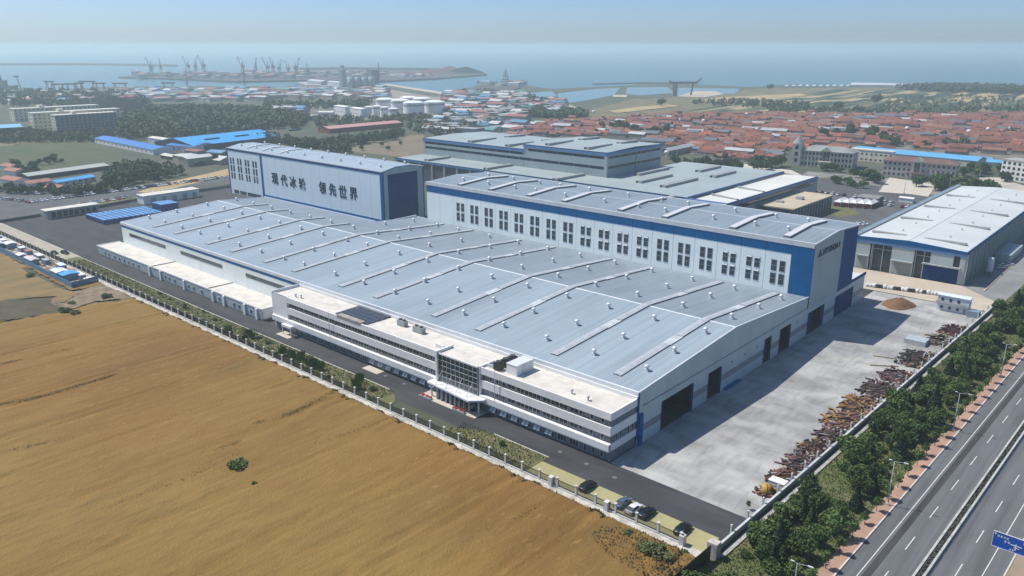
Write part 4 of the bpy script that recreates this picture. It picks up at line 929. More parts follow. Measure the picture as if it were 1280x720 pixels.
for a in (0,12.05):
    for c in (-.03,2.32): CPOST.box(a,a+.16,c,c+.16,0,2.66)
CPOST = CPOST.mesh('corner_posts', BLUE)
CRIB = MB()
for k in range(24): CRIB.box(.3+.5*k,.5+.5*k,-.05,0,.3,2.4); 
CRIB = CRIB.mesh('ribs', CBD); CDOOR = MB().box(12.2,12.26,.1,1.18,.2,2.5).box(12.2,12.26,1.26,2.34,.2,2.5).mesh('end_doors', CBD)
def container(x, y, z, label, group):
    t = thing('shipping_container', label, 'container', (x,y,z), group=group)
    for nm, me in (('shell',CSH),('top',CTOP),('corner_posts',CPOST),('ribs',CRIB),('end_doors',CDOOR)): o = inst(nm, me); o.parent = t
    return t
for r_ in range(2):
    for k in range(11):
        lab = {0:'nearest', 10:'farthest'}.get(k, 'one')
        container(-466+12.6*r_+.1*k, 164.6+2.95*k, 0, ('blue container in the %s column of the open container rows' % ('left','right')[r_]) if lab == 'one' else ('%s blue container in the %s column of the container rows' % (lab, ('left','right')[r_])), 'blue containers laid in rows on the asphalt yard')
for lv in range(2):
    for k in range(4): container(-467+.3*k, 200.3+2.6*k if False else 199.9+2.6*k, 2.66*lv if True else 0, 'dark blue container in the %s layer of the two-high stack' % ('lower','upper')[lv], 'stacked blue containers by the utility building') if False else container(-459, 199+2.6*k, 2.66*lv, 'dark blue container in the %s layer of the two-high stack' % ('lower','upper')[lv], 'stacked blue containers by the utility building')
# yard walls
def wall(name, label, pts, h, th, mat, cat='wall', posts=0, pm_=None, closed=False, panel=6.0, z=0):
    t = thing(name, label, cat, (pts[0][0], pts[0][1], z))
    for (ax_, ay), (bx_, by_) in zip(pts[:-1], pts[1:]):
        d_ = Vector((bx_-ax_, by_-ay)); L_ = d_.length; u = d_/L_; n = max(1, round(L_/panel))
        for k in range(n):
            c = (ax_+u[0]*(k+.5)*L_/n, ay+u[1]*(k+.5)*L_/n)
            b = MB(); b.obox(c, u, L_/n/2-.03, th/2, z, z+h); b.build('panel', mat, t)
            if posts: b = MB(); q = (ax_+u[0]*k*L_/n, ay+u[1]*k*L_/n); b.obox(q, u, posts, posts, z, z+h*1.12); b.build('post', pm_ or mat, t)
    return t
wall('yard_wall', 'low dark wall between the asphalt yard and the public road at the left', [(-489,128),(-491,150)], 1.6, .3, M('dark_wall', (.14,.15,.155), .9))
wall('yard_wall', 'low wall behind the container rows along the public road', [(-491,178),(-497,205),(-500,300)], 1.8, .3, M('dark_wall', (.14,.15,.155), .9))
# black hoarding at the bottom right corner
wall('black_hoarding', 'tall black hoarding running towards the camera at the corner of the wheat field', [(-56.6,119.0),(-58.8,60)], 3.3, .15, M('black_sheet', (.012,.013,.015), .6), 'hoarding', panel=3)
b = MB(); b.box(-57.6,-55.6,119.4,121.2,0,3.4); tag(b.build('corner_pier', M('stained_pier', (.50,.45,.40), .9, .2, 1)), 'thick pale pier at the corner where the two boundary walls meet', 'pier')
# ---- front fence: base wall, piers, railing
fe = thing('boundary_fence', 'long dark railing fence with white piers on a low white wall beside the wheat field', 'fence', (-270,119.8,0))
WP = M('white_pier', (.60,.59,.56), .8, .08, 1); RL = M('black_railing', (.015,.017,.02), .6)
PM = MB(); PM.box(-.21,.21,-.21,.21,0,2.5); PM.box(-.29,.29,-.29,.29,2.5,2.66,0,True); PM = PM.mesh('pier', WP)
RM = MB()
for k in range(22): RM.box(.42+.2*k-.03,.42+.2*k+.03,-.03,.03,.5,2.15)
for z in (.7,1.95): RM.box(.28,4.8,-.04,.04,z,z+.09,0,True)
RM = RM.mesh('railing', RL); BM_ = MB().box(.28,4.8,-.2,.2,0,.5).mesh('base_wall', WP)
for k in range(85):
    x = -63.2-5.08*k
    if x < -490: break
    inst('pier', PM, fe, (x,119.8,0)); 
    if k < 60: inst('railing', RM, fe, (x-5.08,119.8,0)); inst('base_wall', BM_, fe, (x-5.08,119.8,0))
x9 = -63.2-5.08*60
b = MB(); b.box(-492,x9,119.6,120,0,.5); b.box(-492,x9,119.75,119.85,.5,2.1); b.build('far_railing', RL, fe)
for k in range(3):
    x = [-62.9,-80.6,-95.4][k]; b = MB(); b.box(x-.5,x+.5,119.2,120.4,0,2.2); b.build('twin_pier', WP, fe)
# ---- wall along the bank
wb = thing('bank_wall', 'long grey concrete wall with white posts between the yard and the tree bank', 'wall', (-54,200,0))
WG = M('wall_concrete', (.36,.37,.37), .85, .12, .6)
k = 0; y = 121.5
while y < 318:
    a = xr(-56.4, y); c = xr(-56.4, min(318, y+6.7)); y2 = y+6.66; d_ = Vector((c-a, 6.7)).normalized()
    b = MB(); b.obox(((a+c)/2, y+3.35), d_, 3.33, .14, 0, 1.5); b.build('wall_panel', WG, wb)
    b = MB(); b.obox(((a+c)/2, y+3.35), d_, 3.33, .24, 1.5, 1.62); b.build('coping', M('pale_coping', (.52,.54,.55), .8), wb)
    b = MB(); b.box(a-.75,a-.4,y-.2,y+.2,0,2.9); b.build('post', WP, wb)
    y += 6.7
strip('drain', -55.6, -54.6, 121, 318, .3, M('pale_drain', (.42,.42,.38), .9, .15, .5))
# ---- hotels and blocks on the right, far
def block(name, label, cat, p0, p1, depth, h, wall, roofm, rows, cols, rh=2.2, win=(1.5,1.6), floor0=1.2, base=None, extra=None, skip=()):
    """p0,p1: front corners on the ground (camera side), building goes back from there"""
    u = (p1-p0); L_ = u.length; a = math.atan2(u.y, u.x)
    t = thing(name, label, cat, (p0.x,p0.y,0), rz=a, world=False)
    K = dict(loc=(0,0,0))
    b = MB(); b.box(0,L_,0,depth,0,h); b.build('wall', wall, t, **K)
    b = MB(); o_ = .8
    if rh > 0:
        i = 0; b.v += [(-o_,-o_,h),(L_+o_,-o_,h),(L_+o_,depth+o_,h),(-o_,depth+o_,h),(depth*.4,depth/2,h+rh),(L_-depth*.4,depth/2,h+rh)]
        for f in ((0,1,5,4),(1,2,5),(2,3,4,5),(3,0,4),(3,2,1,0)): b.f.append(f); b.m.append(0); b.sm.append(False)
    else: b.box(-.3,L_+.3,-.3,depth+.3,h,h+.9)
    b.build('roof', roofm, t, **K)
    fh = (h-.3)/rows; me = MB().box(-win[0]/2,win[0]/2,-.08,.02,0,win[1],0,True).mesh('far_window', GLASS)
    for r_ in range(rows):
        for c in range(cols):
            if (r_, c) in skip: continue
            o = inst('window', me, t, (L_*(c+.5)/cols, -.03, fh*r_+floor0)); 
    me2 = MB().box(-.02,.08,-win[0]/2,win[0]/2,0,win[1],0,True).mesh('side_window', GLASS)
    for r_ in range(rows):
        for c in range(max(1, int(depth/5))): inst('window', me2, t, (L_+.03, depth*(c+.5)/max(1, int(depth/5)), fh*r_+floor0))
    return t, L_, a
HW = M('hotel_stone', (.50,.46,.40), .85, .08, .1); HR = M('hotel_grey_roof', (.27,.29,.28), .8, .1, .1); HR2 = M('hotel_brown_roof', (.17,.10,.085), .8, .1, .1)
t, L_, a = block('hotel_building', 'long pale three-storey hotel with grey hipped roof and a tower at its left end', 'hotel', G(1000,207), G(1064,212), 20, 12.5, HW, HR, 3, 14, 3.5, (1.6,2.0))
K = dict(loc=(0,0,0))
b = MB(); b.box(-7,-.2,-1.5,6.5,0,17.5); b.build('tower', HW, t, **K); b = MB(); b.lathe([(4.6,17.5),(4.2,18.2),(1.6,21.5),(.15,23)],8,(-3.6,2.5,0)); b.build('tower_roof', HR, t, **K)
for z in (3,8,13): b = MB(); b.box(-4.8,-2.4,-1.56,-1.5,z,z+3,0,True); b.build('tower_window', GLASS, t, **K)
b = MB(); b.box(L_*.38,L_*.60,-3.5,0,0,4.4); b.box(L_*.36,L_*.62,-4.3,0,4.4,4.9); b.build('entrance', HW, t, **K)
b = MB(); b.box(L_*.42,L_*.56,-.5,.0,4.9,12.6); b.build('entrance_glass', GLASS, t, **K); b = MB(); b.extr([(L_*.38,12.6),(L_*.60,12.6),(L_*.49,16)],'y',-1,8); b.build('pediment', HW, t, **K)
for k in range(15): b = MB(); b.box(L_*k/14-.2,L_*k/14+.2,-.5,0,0,12.4); b.build('pilaster', M('pale_pilaster', (.62,.58,.52), .8), t, **K)
t, L_, a = block('hotel_building', 'three-storey pale hotel with brown roof and pedimented centre in front of blue roof', 'hotel', G(1102,219), G(1193,227), 16, 11.5, M('hotel_pinkish_stone', (.48,.42,.38), .85, .08, .1), HR2, 3, 15, 2.6, (1.6,1.6))
b = MB(); b.box(L_*.42,L_*.54,-1.2,0,0,12.2); b.build('centre_bay', HW, t, **K); b = MB(); b.box(L_*.44,L_*.52,-1.3,-1.2,4.5,11.2,0,True); b.build('centre_window', GLASS, t, **K); b = MB(); b.extr([(L_*.40,12),(L_*.56,12),(L_*.48,15)],'y',-1.6,6); b.build('pediment', HW, t, **K)
b = MB(); b.box(L_*.36,L_*.60,-5,-1.2,3.6,4.2,0,True); b.build('porch_roof', HR2, t, **K)
block('hotel_wing', 'low cream wing with small windows behind the grey-roofed hotel', 'hotel wing', G(1062,200), G(1115,205), 14, 9, M('cream_wall', (.66,.60,.50), .8), ROOFCON, 2, 9, 0, (1.4,1.4))
block('white_apartments', 'white four-storey apartment block with rows of square windows at the right edge', 'apartment block', G(1249,224), G(1300,232), 14, 14, M('white_block', (.68,.68,.65), .8, .05, .2), M('mottled_flat_roof', (.38,.36,.33), .9), 4, 8, 0, (1.9,1.8))
t = thing('blue_roof_hall', 'long hall with light blue roof and cream end wall behind the brown-roofed hotel', 'hall', tuple(G(1205,214)), rz=math.atan2(*(G(1205,214)-G(1115,205)).yx), world=False)
LBR = M('light_blue_roof', (.13,.40,.66), .5, .08, .1); CRW = M('cream_end_wall', (.60,.56,.46), .8, .08, .2)
gable(t, -88, 8, 0, 22, 8.5, 2.2, CRW, LBR, 'x'); b = MB(); b.box(1,3.5,-.08,0,4,6,0,True); b.build('window', GLASS, t, **K)
for px, py, L_, W_, lab in ((1216,204,26,12,'left'),(1238,208,22,12,'right')):
    t = thing('blue_roof_shed', lab+' of two small blue-roofed sheds beside the white apartment block', 'shed', tuple(G(px,py)), rz=.2, world=False); gable(t,-L_/2,L_/2,-W_/2,W_/2,4,1.5,CRW,LBR,'x')
# canopies and cars park
TW = M('white_canopy_fabric', (.75,.76,.76), .6); TR = M('red_side', (.32,.06,.06), .7)
for k in range(5):
    p = G(1046+9.5*k, 258.5+.7*k); lab = ['leftmost','second','middle','fourth','rightmost'][k]
    t = thing('parking_canopy', lab+' of five white peaked canopies over the car park', 'canopy', (p.x,p.y,0), group='white canopies in the car park')
    b = MB(); x0, x1, y0, y1 = p.x-2.3, p.x+2.3, p.y, p.y+14
    b.v += [(x0,y0,3),(x1,y0,3),(x1,y1,3),(x0,y1,3),(p.x,y0+3.5,4.6),(p.x,y1-3.5,4.6)]
    for f in ((0,1,4),(1,2,5,4),(2,3,5),(3,0,4,5)): b.f.append(f); b.m.append(0); b.sm.append(False)
    b.build('fabric', TW, t)
    for a_ in (x0+.1,x1-.1):
        for c_ in (y0+.1,y1-.1): b = MB(); b.box(a_-.08,a_+.08,c_-.08,c_+.08,0,3); b.build('leg', GALV, t)
    b = MB(); b.box(x0+.2,x1-.2,y0+.5,y0+.7,.2,2.2); b.build('side_panel', TR, t)
pk = G(1092,256); t = cabin('grey_shed', 'dark grey shed right of the white car park canopies', 'shed', pk.x-9,pk.x+3,pk.y-4,pk.y+8,4.5,M('shed_grey', (.16,.17,.17), .8),M('shed_roof_grey', (.24,.25,.24), .8))
pk = G(1133,253); t = cabin('white_kiosk', 'small white-roofed kiosk on the open asphalt beside the pale-roofed hall', 'kiosk', pk.x-4,pk.x+4,pk.y-2,pk.y+3,2.8,WHITE2,WHITE2)
# white sack rows in front of the right hall
BAG = M('white_sack', (.66,.66,.64), .9, .1, 1); BAGD = M('dark_goods', (.05,.05,.06), .8)
bagm = MB(); bagm.lathe([(.0,0),(.62,.05),(.70,.5),(.62,1.0),(.25,1.12),(0,1.1)],8); bagm = bagm.mesh('sack', BAG); drm = MB().box(-.55,.55,-.55,.55,0,1.3).mesh('crate', BAGD)
for k in range(22):
    x = -95.5+1.25*k; y = 320.6+.3*k
    for j in range(2):
        if k in (3,4,8,9,12,13,16) : 
            if j == 0: tag(inst('dark_crate', drm, None, (x,y+1.4*j,.06)), 'dark crate in the row of white sacks in front of the pale-roofed hall', 'crate', 'goods in a row on the apron')
        else: tag(inst('white_sack', bagm, None, (x,y+1.4*j,.06), rz=k, sc=1+.1*((k*7)%3)), 'bulky white sack in the row in front of the pale-roofed hall', 'sack', 'goods in a row on the apron')
# ---- left side
DLW = M('dorm_cream', (.74,.69,.50), .85, .06, .1); DGW = M('dorm_grey', (.17,.20,.23), .85, .08, .1)
def dorm(label, pc, y_len, x_dep, h, wl, we, rows, cols):
    """long face looks towards +x, end face towards -y; pc = near corner between the two"""
    t = thing('dormitory_block', label, 'dormitory', (pc.x,pc.y,0)); x1, y0 = pc.x, pc.y
    b = MB(); b.box(x1-x_dep,x1-.3,y0,y0+y_len,0,h); b.build('wall', we, t); b = MB(); b.box(x1-.3,x1,y0,y0+y_len,0,h); b.build('long_wall', wl, t)
    b = MB(); b.box(x1-x_dep-.3,x1+.3,y0-.3,y0+y_len+.3,h,h+.8); b.build('roof', ROOFCON, t)
    b = MB(); b.box(x1-x_dep+2,x1-4,y0+y_len*.3,y0+y_len*.36,h+.8,h+3.5); b.build('stair_head', we, t)
    me = MB().box(0,.1,-.8,.8,0,1.7).mesh('dorm_window', GLASS)
    for r_ in range(rows):
        for c in range(cols): inst('window', me, t, (x1, y0+y_len*(c+.5)/cols, h/rows*r_+1.2))
    me = MB().box(-.8,.8,-.1,0,0,1.7).mesh('dorm_window_end', GLASS)
    for r_ in range(rows):
        for c in range(2): inst('window', me, t, (x1-x_dep*(.3+.4*c), y0, h/rows*r_+1.2))
dorm('farthest of the three dormitory blocks, cream coloured with rows of windows', G(19,152), 105, 16, 15, DLW, DLW, 4, 20)
dorm('middle of the three dormitory blocks, cream with many small windows', G(44,165), 96, 14, 20, DLW, DLW, 5, 20)
dorm('nearest of the three dormitory blocks, with a dark grey long side and cream end', G(72,167), 66, 13, 19, DGW, DLW, 6, 14)
def px_hall(name, label, cat, a_, b_, depth, h, rh, wall, roof, nwin=0, group=None, axis='x'):
    p0, p1 = G(*a_), G(*b_); u = p1-p0; L_ = u.length
    t = thing(name, label, cat, (p0.x,p0.y,0), rz=math.atan2(u.y,u.x), world=False, group=group); gable(t, 0, L_, 0, depth, h, rh, wall, roof, axis)
    if nwin:
        me = MB().box(-.7,.7,-.08,0,0,1.4,0,True).mesh('hall_window', GLASS)
        for k in range(nwin): inst('window', me, t, (L_*(k+.5)/nwin, -.02, h*.35))
    return t
BRF = M('bright_blue_roof', (.035,.19,.52), .5, .06, .1); BRF2 = M('sky_blue_roof', (.06,.36,.74), .5, .06, .06); DKW = M('dark_side_wall', (.06,.07,.085), .8)
px_hall('blue_roof_workshop', 'long narrow workshop with deep blue roof at the edge of the green field', 'workshop', (119,178.5), (192,194), 18, 4.5, 1.8, WHITE2, BRF, 14)
t = px_hall('blue_roof_hall', 'largest bright blue roofed hall beyond the tall lettered hall', 'hall', (243,190), (350,177), 60, 5.5, 5, DKW, BRF2)
for k in range(4): b = MB(); b.box(22+34*k,38+34*k,13,15.5,7.4,8.9); b.build('ridge_vent', M('dark_blue_vent', (.01,.05,.12), .6), t, loc=(0,0,0))
px_hall('blue_roof_hall', 'smaller deep blue roofed hall left of the largest bright blue one', 'hall', (208,188), (242,190.5), 30, 5, 2, WHITE2, BRF, 5)
px_hall('white_house', 'white three-storey house left of the bright blue roofs', 'house', (186,181), (205,184), 10, 7, 1, WHITE2, ROOFCON, 4)
px_hall('blue_roof_hall', 'light blue roofed hall at the left edge below the dormitories', 'hall', (-40,172), (30,168), 40, 8, 2, DKW, M('pale_blue_roof', (.22,.50,.72), .5), 0)
px_hall('long_grey_shed', 'very long shed with pale grey roof among the trees at left', 'shed', (36,226), (137,212), 14, 3.2, 1.5, DKW, M('pale_shed_roof', (.42,.44,.42), .8, .06, .1))
px_hall('blue_roof_shed', 'small blue roofed shed in front of the long grey one', 'shed', (72,234), (120,226), 9, 3, 1.2, WHITE2, BRF2, 6)
px_hall('white_roof_shed', 'upper of two long white sheds below the blue roofs', 'shed', (201,198), (240,205), 8, 3, 1.2, DKW, M('white_shed_roof', (.60,.59,.54), .8))
px_hall('white_roof_shed', 'lower of two long white sheds below the blue roofs', 'shed', (224,206), (246,208), 8, 3, 1, DKW, M('white_shed_roof', (.60,.59,.54), .8))
px_hall('red_roof_shed', 'dull red roofed shed just below the bright blue hall', 'shed', (228,193), (252,197), 8, 3, 1.2, WHITE2, M('dull_red_roof', (.30,.12,.10), .8))
for k, (a_, b_) in enumerate([((0,212),(14,214)),((0,229),(20,232)),((36,236),(66,232)),((4,218),(20,220)),((54,240),(72,242))]):
    px_hall('red_roof_house', ['topmost small red-roofed house at the left edge','lowest red-roofed house at the left edge','red-roofed house left of the small blue shed','middle red-roofed house at the left edge','red-roofed house below the small blue shed'][k], 'house', a_, b_, 10, 3.2, 1.6, WHITE2, M('faded_red_roof', (.36,.17,.13), .85, .1, .3))
px_hall('red_roof_hall', 'long low hall with a dusty red roof above the dry waste ground', 'hall', (412,167), (503,158.5), 22, 5, 2.0, M('brick_red_wall', (.28,.07,.06), .8), M('dusty_red_roof', (.52,.28,.26), .75, .05, .05))
px_hall('white_house', 'left of two white multi-storey houses beside the storage tanks', 'house', (418,143), (432,145), 14, 12, 1, WHITE2, WHITE2, 5)
px_hall('white_house', 'right of two white multi-storey houses beside the storage tanks', 'house', (438,145), (452,147), 14, 11, 1, WHITE2, WHITE2, 5)
px_hall('white_house', 'low white house west of the pair beside the storage tanks', 'house', (398,146), (416,146), 14, 6, 1, WHITE2, WHITE2, 5)
# storage tanks
TNK = M('white_storage_tank', (.86,.86,.83), .5, .05, .05); TNB = M('tank_wind_girder', (.38,.38,.36), .6)
tl = [((510,143.5),13.5,17,'big tank in front, left of the rightmost one'),((536,141.5),13.5,16,'rightmost big tank'),((475,135.5),13,14,'big tank at the back left'),((494,137),13,14,'big tank in the middle row behind the small ones'),
      ((505,132),13,13,'farthest big tank at the back'),((521,134.5),13,14,'big tank at the back right'),((468,143.5),6,12,'leftmost of the three small front tanks'),((478,145),6,12,'middle of the three small front tanks'),((488.5,147),6.2,12,'rightmost of the three small front tanks'),((459,140.5),6.5,8,'low tank at the left end of the group')]
for (px, py), r_, h, lab in tl:
    r_ *= 1.1; p = G(px, py); c = (p.x+r_*.3, p.y+r_*.5, 0); t = thing('storage_tank', lab+', white with a domed roof', 'storage tank', c, group='white storage tanks of the tank farm')
    b = MB(); b.lathe([(r_,0),(r_,h)],28,c); b.build('shell', TNK, t); b = MB(); b.lathe([(r_+.1,h),(r_*.6,h+r_*.13),(0,h+r_*.17)],28,c); b.build('roof', M('tank_roof_white', (.88,.88,.86), .5), t)
    b = MB(); b.lathe([(r_+.35,h*.72),(r_+.35,h*.86)],28,c); b.build('girder', TNB, t)
# ---- construction camp at the far corner of the field
HB = M('blue_hoarding', (.10,.23,.36), .7, .12, .6)
camp = [(-448,108),(-329.5,107.2),(-331.5,118.2)]
wall('blue_hoarding', 'faded blue hoarding round the construction camp at the far corner of the field', camp, 2.7, .12, HB, 'hoarding', panel=3)
def G2(x, y): return x, y
cs = [(-441,112.5,9,4.5,3.0,BRF,'deep blue roofed cabin at the far left end of the camp'),(-420,113,6,4,3.0,WHITE2,'white cabin third from the far end of the camp'),(-424,109.5,7,3,3.0,M('pale_cyan_roof', (.68,.76,.80), .5),'long pale cabin against the hoarding near the far end of the camp'),
      (-381,109.7,9,3,3.0,M('pinkish_white_roof', (.62,.56,.55), .8),'pinkish-white roofed cabin halfway along the camp'),(-392,109,5,2.6,3.0,WHITE2,'small white cabin against the hoarding halfway along the camp'),(-350,110.2,7,4.5,3.2,M('pale_cyan_roof', (.68,.76,.80), .5),'white-topped cabin next to the blue one at the near end of the camp'),
      (-343.5,111.3,5.5,6,3.0,BRF2,'bright blue cabin nearest the stubble field in the camp'),(-334,116,6,2.6,1.2,WHITE2,'low white stack in the near corner of the camp')]
for x, y, a_, c_, h, rm, lb in cs:
    cabin('camp_cabin', lb, 'site cabin', x-a_/2, x+a_/2, y-c_/2, y+c_/2, h, M('camp_cabin_wall', (.22,.32,.42), .7, .1, .5), rm, [(x-1,1,.8,1)], .35)
rr = random.Random(11); DB = [M('debris_white', (.6,.58,.56), .9), M('debris_red', (.38,.19,.15), .9), M('debris_grey', (.25,.26,.27), .9), M('debris_ochre', (.38,.30,.17), .9)]
b = MB()
for k in range(1200):
    x = rr.uniform(-440,-332); y = rr.uniform(109,118); s_ = rr.uniform(.3,1.3); a_ = rr.random()*3
    b.obox((x,y), (math.cos(a_),math.sin(a_)), s_, s_*rr.uniform(.2,.8), 0, rr.uniform(.1,.9), rr.choice((0,0,1,2,3)))
for k in range(9):
    x = -433+11.5*k+rr.uniform(-2,2); y = rr.uniform(113.5,116.5); a_ = rr.uniform(2,3.4); sb = ('site_debris' and ['white','grey','blue-grey','rust-red'])[k%4]
    t_ = thing('site_container', '', 'site cabin', (x,y,0)); t_['label'] = '%s flat-topped cabin in the camp, %s' % (sb, ['far left end','second from the far end','beside the first white pile','left of the middle','in the middle','right of the middle','behind the small white cabin','near the blue cabin','nearest the fence corner'][k])
    q_ = MB(); q_.box(x-a_,x+a_,y-1.2,y+1.2,0,2.4); q_.build('wall', MATS['camp_cabin_wall'], t_); q_ = MB(); q_.box(x-a_-.1,x+a_+.1,y-1.3,y+1.3,2.4,2.55); q_.build('roof', [WHITE2,GALV,MATS['pale_cyan_roof'],DB[1]][k%4], t_)
stuff(tag(b.build('site_debris', DB), 'litter of boards, sacks and rubble lying inside the construction camp', 'debris'))
b = MB(); b.face([(-448,107.5,.05),(-330,107.5,.05),(-331.5,118,.05),(-448,118,.05)]); struct('camp_ground', b, M('trampled_ground', (.27,.25,.22), .95, .2, .4, bump=.4))
# ================================================================== CARS, LAMPS, SIGNS
def car_parts(kind):
    """local: length along x, nose at +x; returns part meshes"""
    if kind == 'suv': L_, W_, H_ = 4.6, 1.86, 1.68; prof = [(-2.3,.38),(2.25,.36),(2.3,.72),(2.2,.92),(1.15,1.05),(-2.22,1.08),(-2.3,.8)]; cab = [(1.1,1.04),(.45,1.60),(-1.75,1.64),(-2.15,1.07)]
    else: L_, W_, H_ = 4.6, 1.80, 1.45; prof = [(-2.3,.34),(2.25,.32),(2.3,.60),(2.1,.78),(1.1,.92),(-1.75,.96),(-2.28,.90),(-2.32,.62)]; cab = [(1.05,.91),(.25,1.38),(-.95,1.42),(-1.85,.95)]
    def loft(pr, w0, w1, zb=None):
        b = MB(); n = len(pr); cols = [(-w0,1.0),(-w0*.985,1),(w0*.985,1),(w0,1)]
        ys = [(-w0, .94), (-w0*.86, 1.0), (w0*.86, 1.0), (w0, .94)]
        for y, s_ in ys:
            for x, z in pr: zz = z if z < .7 else z - (1-s_)*1.2; b.v.append((x*(1 if s_ == 1 else .985), y, zz))
        for j in range(3):
            for k in range(n): b.f.append((j*n+k, j*n+(k+1)%n, (j+1)*n+(k+1)%n, (j+1)*n+k)); b.m.append(0); b.sm.append(True)
        b.f.append(tuple(range(n))[::-1]); b.f.append(tuple(3*n+k for k in range(n))); b.m += [0,0]; b.sm += [False,False]; return b
    body = loft(prof, W_/2, 0)
    # cabin: tapered glasshouse and roof
    c = MB(); n = len(cab); w0, w1 = W_/2*.92, W_/2*.74
    for s_ in (-1, 1):
        for x, z in cab: c.v.append((x, s_*(w0 if z < 1.15 else w1), z))
    for k in range(n-1): c.f.append((k, k+1, n+k+1, n+k)); c.m.append(0); c.sm.append(False)
    c.f.append((3,2,1,0)); c.f.append((4,5,6,7)); c.m += [0,0]; c.sm += [False,False]
    r_ = MB(); (x1, z1), (x2, z2) = cab[1], cab[2]
    r_.face([(x2-.08,-w1,z2+.015),(x1+.05,-w1,z1+.015),(x1+.05,w1,z1+.015),(x2-.08,w1,z2+.015)]); r_.face([(x2-.08,-w1-.02,z2-.05),(x1+.05,-w1-.02,z1-.05),(x1+.05,-w1,z1+.015),(x2-.08,-w1,z2+.015)]); r_.face([(x1+.05,w1+.02,z1-.05),(x2-.08,w1+.02,z2-.05),(x2-.08,w1,z2+.015),(x1+.05,w1,z1+.015)])
    wh = MB(); wh.cyl((0,-.11,0),(0,.11,0),.33,.33,12,0); wh.cyl((0,-.12,0),(0,.12,0),.18,.18,8,1)
    hl = MB().box(-.05,.05,-.2,.2,-.07,.07,0,True)
    return body, c, r_, wh, hl, L_, W_
PAINTS = {}
def paint(n, c, metal=.3): 
    PAINTS[n] = M('car_paint_'+n, c, .28, .03, 1, metal=metal, spec=.6); return PAINTS[n]
paint('black', (.010,.010,.012)); paint('white', (.72,.73,.74), 0); paint('silver', (.36,.40,.44)); paint('blue', (.10,.16,.24)); paint('red', (.30,.02,.02)); paint('grey', (.10,.11,.12))
TYRE = M('tyre_rubber', (.012,.012,.012), .9); RIM = M('wheel_rim', (.35,.36,.37), .35, metal=.6); LENS = M('headlight_lens', (.6,.62,.64), .15); TAIL = M('tail_light_lens', (.25,.01,.01), .3)
CARM = {}
for kd in ('sedan', 'suv'):
    body, c, r_, wh, hl, L_, W_ = car_parts(kd)
    for pn, pm_ in PAINTS.items(): CARM[(kd, pn)] = (body.mesh('car_body', pm_), r_.mesh('car_roof', pm_))
    CARM[(kd, 'glass')] = c.mesh('car_glass', GLASS); WHL = wh.mesh('car_wheel', [TYRE, RIM]); HLM = hl.mesh('headlight', LENS); TLM = hl.mesh('tail_light', TAIL)
def car(x, y, rz, kd, pn, label, group=None, detail=True, z=.05):
    t = thing('parked_car', label, 'car', (x,y,z), rz=rz, group=group, world=False)
    inst('body', CARM[(kd,pn)][0], t); inst('windows', CARM[(kd,'glass')], t); inst('roof', CARM[(kd,pn)][1], t)
    if detail:
        for a_ in (-1.42, 1.42):
            for c_ in (-.82, .82): inst('wheel', WHL, t, (a_, c_, .33))
        for c_ in (-.62, .62): inst('headlight', HLM, t, (2.27, c_, .68 if kd == 'sedan' else .78)); inst('tail_light', TLM, t, (-2.28, c_, .78 if kd == 'sedan' else .9))
    return t
up = math.pi/2
car(-88.6,123.9,up,'suv','black','black off-road car on the paving left of the other parked cars by the fence','cars parked along the front fence')
car(-79.3,123.6,up+.05,'sedan','blue','grey-blue saloon next to the white car by the fence','cars parked along the front fence')
car(-76.3,123.3,up,'sedan','white','white saloon parked by the fence between two darker cars','cars parked along the front fence')
car(-73.4,123.7,up-.04,'suv','black','black car directly right of the white saloon by the fence','cars parked along the front fence')
car(-70.0,123.4,up,'sedan','grey','dark grey saloon between the black car by the white saloon and the lone one','cars parked along the front fence') if False else None
car(-65.0,123.6,up,'suv','black','black car standing alone nearest the yard corner by the fence','cars parked along the front fence')
car(-394.5,123.4,.1,'sedan','black','nearer of two black cars on the far beige verge'); car(-390.6,126.6,.15,'suv','black','farther of two black cars on the far beige verge')
rr = random.Random(5); PN = ['white','white','white','silver','black','grey','white','silver','red']
PAL = {'white':'white','silver':'silver','black':'black','grey':'dark grey','red':'red'}
def row(p, q, n, rz, where, group, gap=.06, kinds=PN):
    for k in range(n):
        if rr.random() < gap: continue
        t_ = (k+.5)/n; x = p[0]+(q[0]-p[0])*t_+rr.uniform(-.3,.3); y = p[1]+(q[1]-p[1])*t_+rr.uniform(-.3,.3); pn = rr.choice(kinds); kd = rr.choice(('sedan','suv'))
        car(x, y, rz+rr.uniform(-.05,.05), kd, pn, PAL[pn]+' '+{'sedan':'saloon','suv':'tall car'}[kd]+' '+where, group, detail=False)
row((-541,158),(-541,290),52,.15,'in the long row on the far side of the left road','cars parked on the far side of the left road')
row((-509,176),(-516,250),22,.1,'in the row on the near side of the left road','cars parked on the near side of the left road')
row((-570,152),(-548,160),6,1.4,'near the junction at the left edge','cars near the left junction',0)
row((-600,160),(-560,178),7,.4,'on the ground beyond the left junction','cars near the left junction',.1)
row((-166,498),(-122,505),14,up,'in the back row behind the car park canopies','cars in the car park',.1)
row((-200,520),(-140,514),16,up,'in the farthest row of the car park','cars in the car park',.1)
row((-146,402),(-136,440),9,.2,'beside the tan-roofed annex','cars beside the tan-roofed annex',.1)
row((-118,395),(-119,470),16,.1,'along the left side of the pale-roofed hall','cars along the pale-roofed hall',.1)
row((-305,300),(-286,318),6,up,'glimpsed between the two tall halls','cars between the tall halls',0)
row((-62,384),(-60,397),3,.9,'beside the upright tank at the right hall','cars at the right hall',0,['white'])
